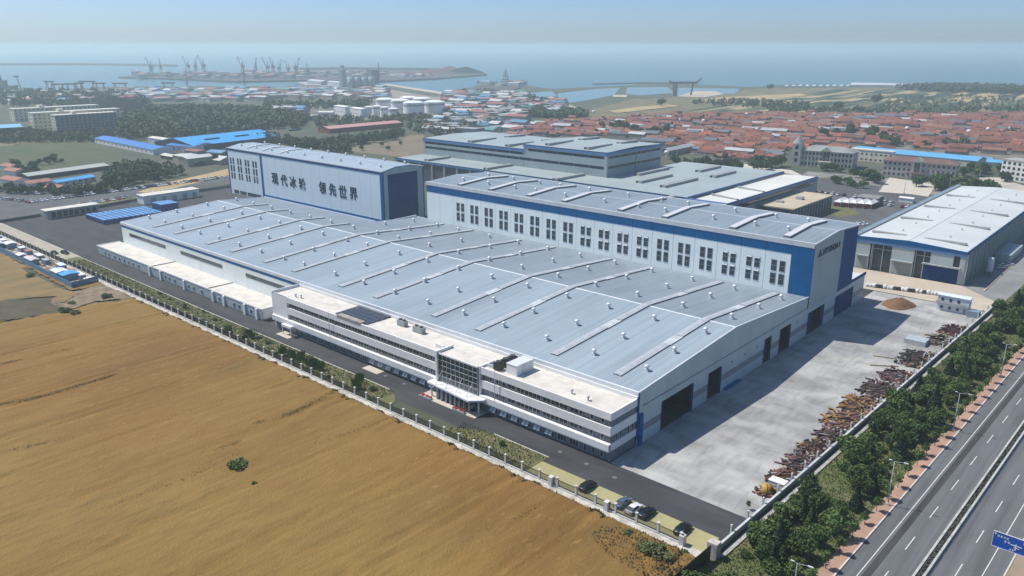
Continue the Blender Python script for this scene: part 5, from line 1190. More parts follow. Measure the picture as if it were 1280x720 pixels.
# ---- highway lamps
LG = M('lamp_grey', (.42,.46,.47), .5)
def lampm():
    b = MB(); b.cyl((0,0,0),(0,0,10.2),.13,.07,8); p = b.mesh('pole', LG)
    b = MB(); b.cyl((0,0,10.1),(1.9,0,10.45),.05); b.cyl((0,0,10.1),(-.9,0,10.3),.045); a_ = b.mesh('arm', LG)
    b = MB(); b.box(1.7,2.6,-.14,.14,10.4,10.52,0,True); h = b.mesh('lamp_head', M('lamp_head_white', (.65,.68,.68), .4))
    b = MB(); b.box(-1.1,-.5,-.12,.12,10.26,10.37,0,True); h2 = b.mesh('small_lamp_head', MATS['lamp_head_white'])
    b = MB(); b.box(-.3,.3,-.3,.3,0,.35); b.cyl((0,0,0.3),(0,0,.6),.2,.15,8); f = b.mesh('base', KERB)
    b = MB(); b.box(-.16,.16,-.2,-.12,5.3,5.9,0,True); q = b.mesh('sign_box', MATS['lamp_head_white'])
    return [('pole',p),('arm',a_),('lamp_head',h),('small_lamp_head',h2),('base',f),('sign_box',q)]
LM = lampm(); nm = ['at the bottom edge of the picture','second from the bottom, beside the dark bank','third from the bottom','fourth from the bottom','fifth from the bottom','sixth, far along the tree bank','seventh along the bank','farthest along the bank']
def lamp(x, y, rz, label, group, sc=None):
    t = thing('street_lamp', label, 'street lamp', (x,y,.2), rz=rz, group=group, world=False)
    for n_, me in LM: inst(n_, me, t)
    if sc: t.scale = (sc,)*3
    return t
for k in range(8): y = 114.5+46*k; lamp(xr(-38.6,y), y, .05, 'tall grey lamp post on the red pavement, '+nm[k], 'lamp posts along the red pavement')
lamp(xr(-14.0,165), 165, math.pi, 'grey lamp post cut by the right edge, just above the blue sign', None)
for k, (px, py) in enumerate([(1008,218),(1130,272-30),(1185,246),(1222,235),(928,210),(880,209),(845,203),(1100,237)]):
    p = G(px, py); lamp(p.x, p.y, k, 'distant lamp post '+['left of the grey-roofed hotel drive','in front of the brown-roofed hotel','at the far left corner of the pale roof','behind the pale-roofed hall','right of the hedge behind the grey works','above the middle of the grey works roof','at the far corner of the grey works','between the two hotels'][k], 'distant lamp posts', 1.15)
# camera pole in front of car park
# ---- median barrier
t = thing('median_barrier', 'long low concrete barrier planted with dark gravel between the two carriageways', 'barrier', (-26,200,0))
DK = M('dark_planting', (.06,.065,.06), .95, .3, 1.5, bump=.8, bscale=3); y = 60
BARC = M('barrier_concrete', (.47,.47,.43), .9, .12, .6)
while y < 420:
    for dx0, dx1, mt, z1, nm_ in ((-27.0,-26.6,BARC,.75,'barrier_unit'),(-25.6,-25.2,BARC,.75,'barrier_unit'),(-26.6,-25.6,DK,.6,'planting')):
        b = MB(); a_, c_ = y+.04, y+5.96
        b.v += [(xr(dx0,a_),a_,.05),(xr(dx1,a_),a_,.05),(xr(dx1,c_),c_,.05),(xr(dx0,c_),c_,.05),(xr(dx0,a_),a_,z1),(xr(dx1,a_),a_,z1),(xr(dx1,c_),c_,z1),(xr(dx0,c_),c_,z1)]
        for f in ((4,5,6,7),(0,1,5,4),(1,2,6,5),(2,3,7,6),(3,0,4,7)): b.f.append(f); b.m.append(0); b.sm.append(False)
        b.build(nm_, mt, t)
    y += 6
b = MB(); rr = random.Random(8)
for k in range(2200):
    y = rr.uniform(60,420); x = xr(-26.1,y)+rr.uniform(-.45,.45); s_ = rr.uniform(.08,.2); b.v += [(x-s_,y,.6),(x+s_,y+s_,.6),(x,y,.6+s_*1.6)]; n = len(b.v); b.f.append((n-3,n-2,n-1)); b.m.append(0); b.sm.append(False)
stuff(b.build('planting_tufts', DK, t))
# ---- direction sign over the right lanes
SB = M('sign_blue', (.0,.085,.45), .4, .03, 1); SW = M('sign_white', (.75,.77,.78), .5)
sg = thing('road_sign', 'blue direction board with white writing on a mast over the right-hand lanes', 'road sign', (-10.5,150,0))
b = MB(); b.box(-17.2,-10.9,149.7,149.8,5.7,8.6,0,True); b.build('board', SB, sg)
b = MB()
for x0, x1, z0, z1 in ((-17.3,-10.8,8.6,8.7),(-17.3,-10.8,5.6,5.7),(-17.3,-17.2,5.7,8.6),(-10.9,-10.8,5.7,8.6)): b.box(x0,x1,149.66,149.82,z0,z1,0,True)
b.build('board_edge', SW, sg)
b = MB(); b.cyl((-10,149.95,0),(-10,149.95,8.4),.22,.18,10); b.build('mast', LG, sg); b = MB(); b.cyl((-10,149.95,7.9),(-17,149.95,7.9),.12,.1); b.cyl((-10,149.95,6.4),(-17,149.95,6.4),.12,.1); b.build('arm', LG, sg)
rr = random.Random(2)
def marks(x, z, n, h):
    # rows of small white marks: the writing on this board cannot be read in the photograph
    for k in range(n):
        b = MB(); cx = x+k*h*1.15
        for q in range(3): zz = z-h/2+h*(q+.5)/3; b.box(cx-h*.42,cx+h*rr.uniform(.2,.42),149.64,149.68,zz-h*.07,zz+h*.07,0,True)
        b.box(cx-h*.07+rr.uniform(-.2,.2)*h,cx+h*.07,149.635,149.675,z-h/2,z+h/2,0,True); b.build('sign_mark', SW, sg)
marks(-16.9, 8.3, 1, .4); marks(-16.4, 7.95, 4, .42); marks(-15.2, 7.25, 2, .45); marks(-14.3, 6.05, 2, .34); marks(-12.4, 8.0, 3, .42); marks(-12.0, 7.0, 2, .5)
b = MB(); b.box(-13.7,-13.5,149.62,149.66,6.2,7.4,0,True); b.box(-14.4,-12.7,149.615,149.665,7.0,7.16,0,True); b.box(-13.9,-13.0,149.625,149.67,6.6,6.72,0,True); b.build('route_mark', SW, sg)

# ---- scrap and steel heaps along the bank wall
SC_ = {'rust': M('rusty_steel', (.17,.085,.055), .8, .25, 1.5), 'dark': M('dark_brown_steel', (.045,.032,.028), .8, .3, 1.5), 'ochre': M('ochre_steel', (.34,.19,.065), .8, .2, 1.5),
       'mauve': M('mauve_primer_steel', (.19,.11,.12), .8, .2, 1.5), 'grey': M('grey_steel', (.34,.36,.36), .7, .2, 1.5), 'red': M('red_primer_steel', (.13,.03,.03), .7, .2, 1.5), 'tan': M('tan_board', (.40,.31,.21), .9, .2, 1.5)}
def barmesh(L_, kind, mt):
    b = MB()
    if kind == 'I': b.box(-L_/2,L_/2,-.16,.16,0,.05,0,True); b.box(-L_/2,L_/2,-.03,.03,.05,.33); b.box(-L_/2,L_/2,-.16,.16,.33,.38,0,True)
    elif kind == 'pipe': b.cyl((-L_/2,0,.18),(L_/2,0,.18),.18,.18,7,0)
    else: b.box(-L_/2,L_/2,-.22,.22,0,.28,0,True)
    return b.mesh('steel_bar', mt)
BARM = {(k, q): barmesh(L_, q, m_) for k, m_ in SC_.items() for q, L_ in (('I', 3.6), ('pipe', 2.9), ('box', 1.9))}
rr = random.Random(21)
piles = [(146.5,150.5,1.6,('ochre','rust'),'small ochre heap with a yellow drum at the near end of the scrap row',18),(153,160,3.0,('rust','dark','rust'),'rust-brown pipe heap, second along the wall from the near end',34),(161,169,3.4,('rust','mauve','dark'),'reddish-brown steel heap, third along the wall from the near end',36),
         (170,178,3.4,('dark','rust'),'long dark brown steel heap, fourth along the wall',32),(179,187,3.6,('mauve','dark'),'mauve and black heap, fifth along the wall',30),(188,199,5.4,('ochre','mauve','ochre'),'wide ochre and mauve stack of steel in the middle of the row',50),
         (200,212,5.8,('ochre','rust','ochre','dark'),'widest rusty-orange stack of beams beside the wall',52),(214,226,5.6,('dark','dark','mauve'),'blackish stack of beams beyond the rusty-orange one',46),(228,238,5.2,('dark','mauve'),'loose dark heap with mauve pieces beyond the blackish stack',34),
         (244,258,5.6,('dark',),'round dark brown heap of short bars in front of the dark red steel',60),(268,280,5.0,('grey','tan','dark'),'grey and tan heap round the pale crate at the far end',44),(280,292,4.0,('red','dark'),'dark red framed steel at the far end of the row',40)]
for y0, y1, wd, ks, lab, n in piles:
    yc = (y0+y1)/2; xw = xr(-58.0, yc); t = thing('steel_heap', lab, 'steel heap', (xw-wd/2, yc, .08), group=None); q = t['_o']
    hm_ = heap('clutter', None, (xw-wd*.6, yc, .05), wd*.62, (y1-y0)*.52, 1.1, SC_['dark'], 16); hm_.parent = t; hm_.location = (-wd*.1, 0, 0)
    for k in range(int(n*1.5)):
        y = rr.uniform(y0+.6,y1-.6); x = xw-rr.uniform(.3,wd*1.3); edge = max(0, 1-abs(x-(xw-wd*.65))/(wd*.65))*max(0, 1-abs(y-yc)/((y1-y0)/2))
        z = .1+rr.random()*1.7*edge; kk = rr.choice(ks+ks+ks+ks+('grey',)); kd = rr.choice(('I','pipe','box','I'))
        o = inst('bar', BARM[(kk,kd)], t, (x,y,z), rr.choice((.15,.9,1.5,2.4))+rr.uniform(-.4,.4)); o.rotation_euler[1] = rr.uniform(-.12,.12)
b = MB()
for k in range(1100):
    y = 146+rr.random()*147; wd = 3.2+2.6*max(0,noise.noise((y*.06,3,1))*2.2)+(1.5 if y > 185 else 0); x = xr(-57.9,y)-rr.random()**1.2*wd; a_ = rr.random()*3; s_ = rr.uniform(.15,.75)
    if 259 < y < 267 or 238.5 < y < 243: continue
    b.obox((x,y),(math.cos(a_),math.sin(a_)),s_,s_*rr.uniform(.12,.5),.08,.1+rr.random()*.8,rr.choice((0,0,1,1,1,2,3,3,4,5,6)))
stuff(tag(b.build('scrap_litter', [SC_['rust'],SC_['dark'],SC_['ochre'],SC_['mauve'],SC_['grey'],SC_['tan'],SC_['red']]), 'litter of small rusty and grey scrap all along the foot of the bank wall', 'scrap'))
b = MB(); b.box(-64.8,-58.6,263.5,268.6,.08,1.6); cr = thing('pale_crate', 'flat pale blue-grey crate lying among the scrap near the far end', 'crate', (-61.7,266,.08)); b.build('box', M('pale_crate_sheet', (.42,.50,.53), .6, .06, 1), cr); b = MB(); 
for k in range(4): b.box(-64.9,-58.5,263.4+1.65*k,263.55+1.65*k,.08,1.66)
b.build('battens', GALV, cr)
t = thing('yellow_drum', 'dull yellow drum on its side at the near end of the scrap row', 'drum', (-58.6,147.5,.1)); b = MB(); b.cyl((-59.6,147.2,1.3),(-57.8,148,1.3),1.15,1.15,16,0); b.build('shell', M('dull_yellow', (.50,.30,.05), .6, .1, 1), t); b = MB(); b.cyl((-58.75,147.55,1.3),(-58.6,147.65,1.3),1.2,1.2,16,0); b.box(-59.5,-58.2,146.7,148.3,.08,.35); b.build('hoop', SC_['rust'], t)
t = thing('white_tarp_stack', 'white sheet-covered stack beside the yellow drum at the wall', 'covered stack', (-58,152.3,.1)); b = MB(); b.box(-59.8,-56.4,151.2,153.4,.1,1.5); b.build('load', BAG, t); b = MB(); b.box(-59.9,-56.3,151.1,153.5,1.5,1.58); b.build('cover', WHITE2, t)
for (px, py, L_, az) in ((1118,449,12,.3),(1105,458,8,.6)):
    p = G(px, py); tag(barmesh(L_, 'box', SC_['tan']) and inst('long_beam', barmesh(L_, 'box', SC_['tan']), None, (p.x,p.y,.1), az), ('long' if L_ > 10 else 'shorter')+' pale beam lying across the yard from the dark heap', 'beam')
# covers on the asphalt (manholes)
for k, (px, py) in enumerate([(733,580),(482,470),(505,480),(530,483),(768,597),(700,565)]):
    p = G(px, py); b = MB(); b.cyl((p.x,p.y,.04),(p.x,p.y,.065),.55,.55,14); tag(b.build('manhole_cover', M('iron_cover', (.16,.155,.15), .7)), 'iron manhole cover on the front road, '+['near the yard corner of the office','left of the entrance, first of three','left of the entrance, second of three','left of the entrance, third of three','at the head of the front road','below the right-hand office wing'][k], 'manhole cover')
# ---- harbour
PCM = M('crane_red', (.30,.035,.05), .7); PCB = M('crane_blue_grey', (.10,.13,.155), .7)
def crane(px, py, h, label, mt, swing):
    p = G(px, py); t = thing('harbour_crane', label, 'crane', (p.x,p.y,3), rz=swing, world=False, group='portal cranes on the port mole'); K = dict(loc=(0,0,0)); s_ = h/60
    for a_ in (-6,6):
        for c_ in (-6,6): b = MB(); b.cyl((a_*s_,c_*s_,0),(a_*.35*s_,c_*.35*s_,20*s_),1.3*s_,1.0*s_,5); b.build('leg', mt, t, **K)
    b = MB(); b.box(-4*s_,7*s_,-3.5*s_,3.5*s_,20*s_,29*s_,0,True); b.build('machine_house', mt, t, **K)
    b = MB(); b.cyl((0,0,29*s_),(3*s_,0,44*s_),1.6*s_,.9*s_,5); b.build('mast', mt, t, **K)
    b = MB(); b.cyl((-4*s_,0,27*s_),(-13*s_,0,56*s_),1.5*s_,.8*s_,5); b.build('jib', mt, t, **K)
    b = MB(); b.cyl((-13*s_,0,56*s_),(-17*s_,0,46*s_),.9*s_,.5*s_,5); b.cyl((-13*s_,0,56*s_),(3*s_,0,43*s_),.35*s_,.35*s_,4); b.build('fly_jib', mt, t, **K)
cl = [(190,96,62,0),(202,95,60,1.9),(236,93.5,62,.4),(245.5,93.2,60,2.4),(255,93,66,.7),(304,94,62,.5),(320.5,94.5,60,2.2),(335,95,60,.4),(342,94.8,62,1.2),(350,95.5,54,2.6),(361,95.5,50,.8),(371,96,60,2.9),(386,98,44,1.4)]
for k, (px, py, h, sw) in enumerate(cl): crane(px, py, h, ['leftmost','second from the left','third from the left','fourth from the left','fifth from the left, the tallest','sixth from the left','seventh from the left','eighth from the left','ninth from the left','tenth from the left','third from the right','second from the right','rightmost'][k]+' of the harbour cranes', PCM if k % 3 else PCB, sw+CAZ)
for k, (px, py, h) in enumerate([(234,107.5,44),(306,108.5,56)]):
    p = G(px, py); t = thing('lattice_mast', ['left','right'][k]+' of two slender masts on the near harbour shore', 'mast', (p.x,p.y,0)); b = MB()
    for a_ in (-2.5,2.5): b.cyl((p.x+a_,p.y,0),(p.x+a_*.2,p.y,h),.8,.4,4)
    b.build('legs', PCM, t); b = MB(); b.box(p.x-4,p.x+4,p.y-.6,p.y+.6,h*.55,h*.6,0,True); b.build('crosspiece', PCM, t)
GR = M('gantry_red', (.25,.09,.09), .7); GT = M('gantry_teal', (.10,.20,.20), .7)
for k, (px, py, wpx, h, mt) in enumerate([(74,115.5,12,18,GR),(90,115,10,18,GR),(100,114,8,18,GR),(110,113.5,16,21,GT),(126,114,10,18,GR),(151,113.5,14,17,GR),(211,112,12,16,GR),(63,113,8,20,GT)]):
    p, q = G(px-wpx/2, py), G(px+wpx/2, py); u = q-p; L_ = u.length; t = thing('gantry_crane', {0:'leftmost red',1:'second red',2:'third red',3:'tall teal',4:'fourth red',5:'wide red',6:'rightmost red',7:'teal'}[k]+' gantry crane '+('farthest left ' if k == 7 else '')+'on the near harbour shore', 'gantry crane', (p.x,p.y,0), rz=math.atan2(u.y,u.x), world=False, group='gantry cranes on the harbour shore')
    b = MB(); b.box(-4,L_+4,-1.5,1.5,h-3,h,0,True); b.build('beam', mt, t, loc=(0,0,0))
    for a_ in (1, L_-1):
        for c_ in (-5,5): b = MB(); b.cyl((a_,c_,0),(a_,c_*.2,h-3),.9,.7,4); b.build('leg', mt, t, loc=(0,0,0))
SIL = M('silo_concrete', (.34,.37,.40), .8, .08, .02)
t = thing('grain_silo', 'tall square silo tower, leftmost of the pale silos at the harbour', 'silo', tuple(G(429,109))); p = G(429,109)
b = MB(); b.box(p.x-6,p.x+6,p.y-6,p.y+6,0,40); b.build('tower', SIL, t); b = MB(); b.box(p.x-3,p.x+3,p.y-3,p.y+3,42,50); b.build('head_house', SIL, t)
p = G(450,110); t = thing('grain_silo', 'squat group of joined silos right of the tall silo tower', 'silo', (p.x,p.y,0))
for k in range(4): b = MB(); b.cyl((p.x-14+11*k,p.y-14+11*k,0),(p.x-14+11*k,p.y-14+11*k,25),8,8,16); b.build('tube', SIL, t)
b = MB(); b.obox((p.x+2,p.y+2),(.7,.7),24,3,25,27.5); b.build('gallery', SIL, t)
p = G(466,104); t = thing('blue_tower', 'blue-grey tower with a thin mast behind the squat silos', 'tower', (p.x,p.y,0)); b = MB(); b.box(p.x-12,p.x+12,p.y-10,p.y+10,0,34); b.build('block', PCB, t); b = MB(); b.cyl((p.x+14,p.y+10,0),(p.x+14,p.y+10,52),2.2,1.2,6); b.build('mast', PCB, t)
for k, (a_, b_, h, c_) in enumerate([((384,106),(402,108),11,1),((403,107.5),(426,109),10,0)]):
    px_hall('white_warehouse', ['left','right'][k]+' of two white quayside warehouses beside the tall silo', 'warehouse', a_, b_, 26, h, 2.5, SIL if c_ else WHITE2, M('warehouse_pale', (.55,.57,.58), .7))
# rig, conveyor pier, ship
p = G(632,107); t = thing('drilling_rig', 'lattice drilling tower rising from the harbour spit', 'tower', (p.x,p.y,0)); RG = M('rig_grey', (.13,.15,.15), .7)
for a_ in (-6,6):
    for c_ in (-6,6): b = MB(); b.cyl((p.x+a_,p.y+c_,0),(p.x+a_*.15,p.y+c_*.15,38),.9,.6,4); b.build('leg', RG, t)
b = MB(); b.box(p.x-12,p.x+12,p.y-8,p.y+8,3,8,0,True); b.build('deck', RG, t); b = MB()
for z, w_ in ((14,6),(22,5),(29,3.5)): b.box(p.x-w_,p.x+w_,p.y-w_,p.y+w_,z,z+1.6,0,True)
b.build('platforms', RG, t)
p = G(843,119); q = G(871,105.4,0); t = thing('ship_loader', 'dark ship loader with a raised boom on thick legs by the ponds', 'ship loader', (p.x,p.y,0)); SLM = M('loader_grey', (.16,.14,.15), .7)
u = Vector((math.cos(CAZ), math.sin(CAZ)))
b = MB(); b.obox((p.x-u.x*0,p.y-u.y*0), u, 4.5, 5, 0, 23); b.build('tower', M('loader_pink_grey', (.30,.24,.24), .8), t)
b = MB(); b.obox((p.x+u.x*16,p.y+u.y*16), u, 28, 3, 22, 26); b.build('bridge', SLM, t)
b = MB(); b.cyl((p.x+u.x*40,p.y+u.y*40,23),(p.x+u.x*52,p.y+u.y*52,33),2.4,1.2,6); b.build('boom', SLM, t); b = MB(); b.cyl((p.x+u.x*32,p.y+u.y*32,0),(p.x+u.x*36,p.y+u.y*36,22),1.8,1.8,6); b.build('rear_leg', SLM, t); b = MB(); b.cyl((p.x-u.x*8,p.y-u.y*8,24),(p.x-u.x*11,p.y-u.y*11,30),1.5,.8,6); b.build('front_mast', SLM, t)
p = G(-2,112); t = thing('moored_ship', 'blue-grey ship with masts moored at the far left edge', 'ship', (p.x,p.y,-1.2)); u = Vector((math.cos(CAZ), math.sin(CAZ))); SHM = M('ship_blue_grey', (.09,.15,.21), .6)
b = MB(); b.obox((p.x,p.y), u, 40, 9, -1, 9); b.build('hull', SHM, t); b = MB(); b.obox((p.x+6,p.y+4), u, 12, 7, 9, 20); b.build('superstructure', SHM, t); b = MB(); b.obox((p.x+6,p.y+4), u, 3, 3, 20, 27); b.cyl((p.x+8,p.y+6,27),(p.x+8,p.y+6,36),.8,.4,5); b.build('funnel_mast', SHM, t)
p = G(27,113); t = thing('lattice_mast', 'slender leaning mast right of the ship at the left edge', 'mast', (p.x,p.y,0)); b = MB(); b.cyl((p.x,p.y,0),(p.x-6,p.y-4,31),1.3,.6,5); b.build('pole', PCB, t); b = MB(); b.obox((p.x-6,p.y-4), u, 5, 1.5, 28, 31); b.build('head', PCB, t)
# plastic greenhouses on the shore
GH = M('white_plastic', (.62,.63,.66), .6, .08, .02)
lab = 'pale plastic greenhouse tunnel in the white band along the shore'
for k in range(34):
    t_ = k/33; px = 1064+98*t_; py = 108.3-.5*math.sin(t_*3)+1.6*t_; p, q = G(px, py), G(px+2.6, py-3.0+1.2*t_); u = q-p; L_ = min(u.length, 130)
    b = MB(); b.extr([(-5,0),(5,0),(3.5,3.4),(0,4.6),(-3.5,3.4)],'y',0,L_); o = b.build('greenhouse', GH, loc=(p.x,p.y,.1)); o.rotation_euler = (0,0,math.atan2(u.y,u.x)-math.pi/2); tag(o, lab, 'greenhouse', 'plastic greenhouses on the shore')
for k in range(10):
    px = 982+8.5*k; p, q = G(px, 109.6-.03*k), G(px+2, 107.8); u = q-p
    b = MB(); b.extr([(-5,0),(5,0),(3.5,3),(0,4),(-3.5,3)],'y',0,min(u.length,70)); o = b.build('greenhouse', GH, loc=(p.x,p.y,.1)); o.rotation_euler = (0,0,math.atan2(u.y,u.x)-math.pi/2); tag(o, 'small dull plastic greenhouse left of the bright white band', 'greenhouse', 'smaller greenhouses on the shore')
# ================================================================== VILLAGE, TOWN
def in_poly(x, y, P):
    c = False; n = len(P)
    for k in range(n):
        a, b_ = P[k], P[(k+1)%n]
        if (a[1] > y) != (b_[1] > y) and x < (b_[0]-a[0])*(y-a[1])/(b_[1]-a[1])+a[0]: c = not c
    return c
VP = [tuple(G(*p)[:2]) for p in [(636,172),(640,158),(700,152),(770,150),(850,143),(960,143),(1070,145),(1170,143),(1290,143),(1400,170),(1330,206),(1240,208),(1120,203),(1050,192),(985,188),(975,198),(930,205),(880,196),(835,186),(815,176),(760,172),(700,172)]]
HOLES = [[tuple(G(*p)[:2]) for p in [(1050,183),(1330,196),(1330,215),(1050,208)]]]
RT = [M('orange_red_tiles', (.25,.078,.045), .85, .2, .15, rnd_obj=.35), M('brick_tiles', (.19,.075,.06), .85, .2, .15, rnd_obj=.3), M('faded_pink_tiles', (.25,.12,.09), .85, .2, .15, rnd_obj=.35), M('slate_roof', (.13,.145,.17), .7, .15, .15, rnd_obj=.2), M('light_sheet_roof', (.45,.46,.47), .6, .1, .15, rnd_obj=.15)]
RTN = ['orange-red','brick-red','faded pink','slate grey','pale sheet']
VW = M('village_wall', (.30,.26,.22), .9, .15, .2, rnd_obj=.15)
rr = random.Random(17); vh = []
for j in range(60):
    y = 560+13.0*j; x = -840+rr.uniform(0,12)
    while x < -90:
        L_ = rr.choice((10,12,14,16,20)); xx = x+L_/2; yy = y+rr.uniform(-.8,.8)
        lane = (int((x+900)/85)+j//7) % 9 == 0
        if in_poly(xx, yy, VP) and not any(in_poly(xx, yy, h_) for h_ in HOLES) and rr.random() < .87:
            vh.append((xx, yy, L_-.7, rr.uniform(5.5,7.5), rr.uniform(2.6,3.6)+(2.6 if rr.random() < .05 else 0), rr.choices(range(5), (9,6,5,1.6,.7))[0], rr.uniform(-.03,.03)+.02))
        x += L_+(rr.uniform(4,7) if rr.random() < .25 else .3)
vh.sort(key=lambda h_: h_[0]**2+h_[1]**2)
vmesh = {}
def vhouse_meshes(L_, W_, H_, m_):
    key = (round(L_), round(W_), round(H_*2), m_)
    if key not in vmesh:
        L_, W_, H_ = round(L_), round(W_), round(H_*2)/2
        b = MB(); b.box(-L_/2,L_/2,-W_/2,W_/2,0,H_)
        for x in (-L_/2,L_/2): b.face([(x,-W_/2,H_),(x,W_/2,H_),(x,0,H_+W_*.27)])
        b.box(-L_/2,L_/2,-W_/2-5,-W_/2-4.7,0,1.8)
        wl = b.mesh('house_wall', VW)
        b = MB(); r_ = W_*.27; b.face([(-L_/2-.3,-W_/2-.5,H_-.1),(L_/2+.3,-W_/2-.5,H_-.1),(L_/2+.3,0,H_+r_+.1),(-L_/2-.3,0,H_+r_+.1)]); b.face([(-L_/2-.3,0,H_+r_+.1),(L_/2+.3,0,H_+r_+.1),(L_/2+.3,W_/2+.5,H_-.1),(-L_/2-.3,W_/2+.5,H_-.1)])
        b.face([(L_/2+.3,-W_/2-.5,H_-.3),(-L_/2-.3,-W_/2-.5,H_-.3),(-L_/2-.3,-W_/2-.5,H_-.1),(L_/2+.3,-W_/2-.5,H_-.1)][::-1])
        vmesh[key] = (wl, b.mesh('house_roof', RT[m_]))
    return vmesh[key]
WNM = MB()
WNM = MB().box(-.6,.6,-.06,0,0,1.2,0,True).mesh('house_window', GLASS)
def vlabel(x, y, L_, m_, H_):
    E_ = x*math.cos(CAZ)+y*math.sin(CAZ); N_ = -x*math.sin(CAZ)+y*math.cos(CAZ); fw = N_*math.cos(CP)+92*math.sin(CP); px = 640+CF*E_/fw; py = 360-CF*(N_*math.sin(CP)-92*math.cos(CP))/fw
    wh = 'above the far grey works' if px < 720 else 'left of the tall works block' if px < 780 else 'just beyond the tall works block' if px < 835 else 'above the hedge behind the works' if px < 905 else 'left of the hotel tower' if px < 985 else 'behind the grey-roofed hotel' if px < 1070 else 'above the brown-roofed hotel' if px < 1150 else 'above the long light blue roof' if px < 1215 else 'near the right edge'
    rw = 'nearest rows' if py > 196 else 'second rows' if py > 186 else 'middle rows' if py > 176 else 'farther rows'
    return '%s %s%s-roofed house in the %s %s' % ('long' if L_ > 15 else 'middling' if L_ > 11 else 'short', 'two-storey ' if H_ > 5 else '', RTN[m_].replace(' ','-'), rw, wh)
def zone(x, y):
    px = 'left' if x < -520 else ('middle' if x < -330 else 'right'); return px
for i, (x, y, L_, W_, H_, m_, rz) in enumerate(vh[:290]):
    wl, rf = vhouse_meshes(L_, W_, H_, m_)
    t = thing('village_house', vlabel(x, y, L_, m_, H_), 'house', (x,y,0), rz=rz, world=False, group='houses in the front rows of the village')
    inst('wall', wl, t); inst('roof', rf, t)
b = MB(); 
for (x, y, L_, W_, H_, m_, rz) in vh[290:]:
    r_ = W_*.27; h2 = L_/2; b.box(x-h2,x+h2,y-W_/2,y+W_/2,0,H_,5); b.box(x-h2,x+h2,y-W_/2-5,y-W_/2-4.7,0,1.8,5)
    b.face([(x-h2-.3,y-W_/2-.5,H_-.1),(x+h2+.3,y-W_/2-.5,H_-.1),(x+h2+.3,y,H_+r_+.1),(x-h2-.3,y,H_+r_+.1)],m_); b.face([(x-h2-.3,y,H_+r_+.1),(x+h2+.3,y,H_+r_+.1),(x+h2+.3,y+W_/2+.5,H_-.1),(x-h2-.3,y+W_/2+.5,H_-.1)],m_)
RTS = [M('orange_red_tiles_far', (.25,.078,.045), .85, .35, .08, col2=(.16,.065,.05)), M('brick_tiles_far', (.18,.07,.058), .85, .3, .05), M('faded_pink_tiles_far', (.25,.12,.09), .85, .25, .05), RT[3], RT[4], VW]
stuff(tag(b.build('far_village_houses', RTS), 'mass of red-roofed houses in the far rows of the village', 'houses'))
b = MB(); b.face([(p[0],p[1],.06) for p in VP]); struct('village_ground', b, M('village_lanes', (.20,.17,.14), .95, .2, .1))
# white water tanks / satellite domes glinting among the roofs
for k, (px, py) in enumerate([(1017,148),(1133,167),(1210,171),(1234,168),(933,148),(879,157),(833,199),(742,145)]):
    p = G(px, py); b = MB(); b.lathe([(.0,4.5),(1.6,4.7),(2.3,6),(1.6,7.3),(0,7.8)],10,(0,0,0)); b.cyl((0,0,0),(0,0,4.6),.5,.5,6); tag(b.build('water_tank', M('bright_white_tank', (.85,.85,.85), .35), loc=(p.x,p.y,0)), 'small bright white tank '+['near the top right of the village','above the cream hotel wing','the brightest, above the white apartments','right of the brightest one','at the top middle of the village','among the roofs above the grey works','at the far corner of the grey works','at the upper left of the village'][k], 'water tank')
# slate-roofed bigger buildings inside the village
for k, (a_, b_, d_, m_) in enumerate([((758,172),(782,174),22,3),((800,182),(840,184),20,3),((800,172),(822,173),16,3),((950,168),(982,170),14,4),((880,181),(894,182),8,3),((1094,149),(1134,150),18,3),((1070,152),(1096,153),14,3),((1034,168),(1062,170),14,3),((836,196),(868,189),8,4),((1185,157),(1205,158),12,3),((690,162),(712,163),14,4),((660,166),(690,167),10,1),((905,194),(940,197),6,4),((1100,192),(1118,193),10,1),((1180,196),(1206,198),14,1)]):
    px_hall('village_hall', ['large blue-grey roofed building at the left of the village','wide blue-grey roofed building above the grey works corner','blue-grey roofed building above the wide one','pale-roofed building in the middle of the village','small dark square roof set in the orange rows','long slate roof along the upper right edge','slate-roofed building at the upper right, beside the long one','slate roof right of the middle of the village','long cream roof behind the corner of the grey works','small slate roof at the far upper right','pale roof at the upper left of the village','brick-red long roof at the left end','narrow pale roof below the orange rows','brick-red roof behind the blue-roofed hall, left','brick-red roof behind the blue-roofed hall, right'][k], 'hall', a_, b_, d_, 5, 2, VW, RT[m_])
# ---- scattered town between the factory and the harbour
rr = random.Random(31)
TC = [M('town_white', (.55,.55,.53), .8, .1, .1), M('town_grey', (.26,.28,.29), .8, .1, .1), M('town_beige', (.42,.36,.28), .8, .1, .1)]
TR_ = [M('town_roof_red', (.30,.12,.10), .8, .1, .1), M('town_roof_blue', (.10,.25,.42), .6, .1, .1), M('town_roof_grey', (.30,.31,.32), .8, .1, .1), M('town_roof_white', (.52,.53,.53), .7, .1, .1), M('town_roof_teal', (.10,.25,.24), .7, .1, .1)]
TRN = ['red','blue','grey','white','teal']
zones = [((0,118),(120,131),22,'left of the coal heap near the shore'),((150,113),(330,127),46,'in the harbour yards below the cranes'),((330,112),(480,124),34,'in the harbour yards below the silos'),((560,117),(655,150),44,'in the town behind the storage tanks'),
         ((540,150),(650,168),22,'just behind the grey works'),((655,127),(700,146),12,'at the foot of the dirt track'),((230,195),(284,207),6,'near the tall lettered hall'),((330,132),(400,150),8,'between the wood and the white houses')]
zones.append(((170,94.5),(300,99.5),30,'on the port mole below the cranes')); zones.append(((300,93),(480,100),40,'on the port mole below the silos')); zones.append(((480,93.5),(560,98),10,'at the foot of the ore heaps')); zones.append(((600,104),(650,108),12,'round the drilling tower'))
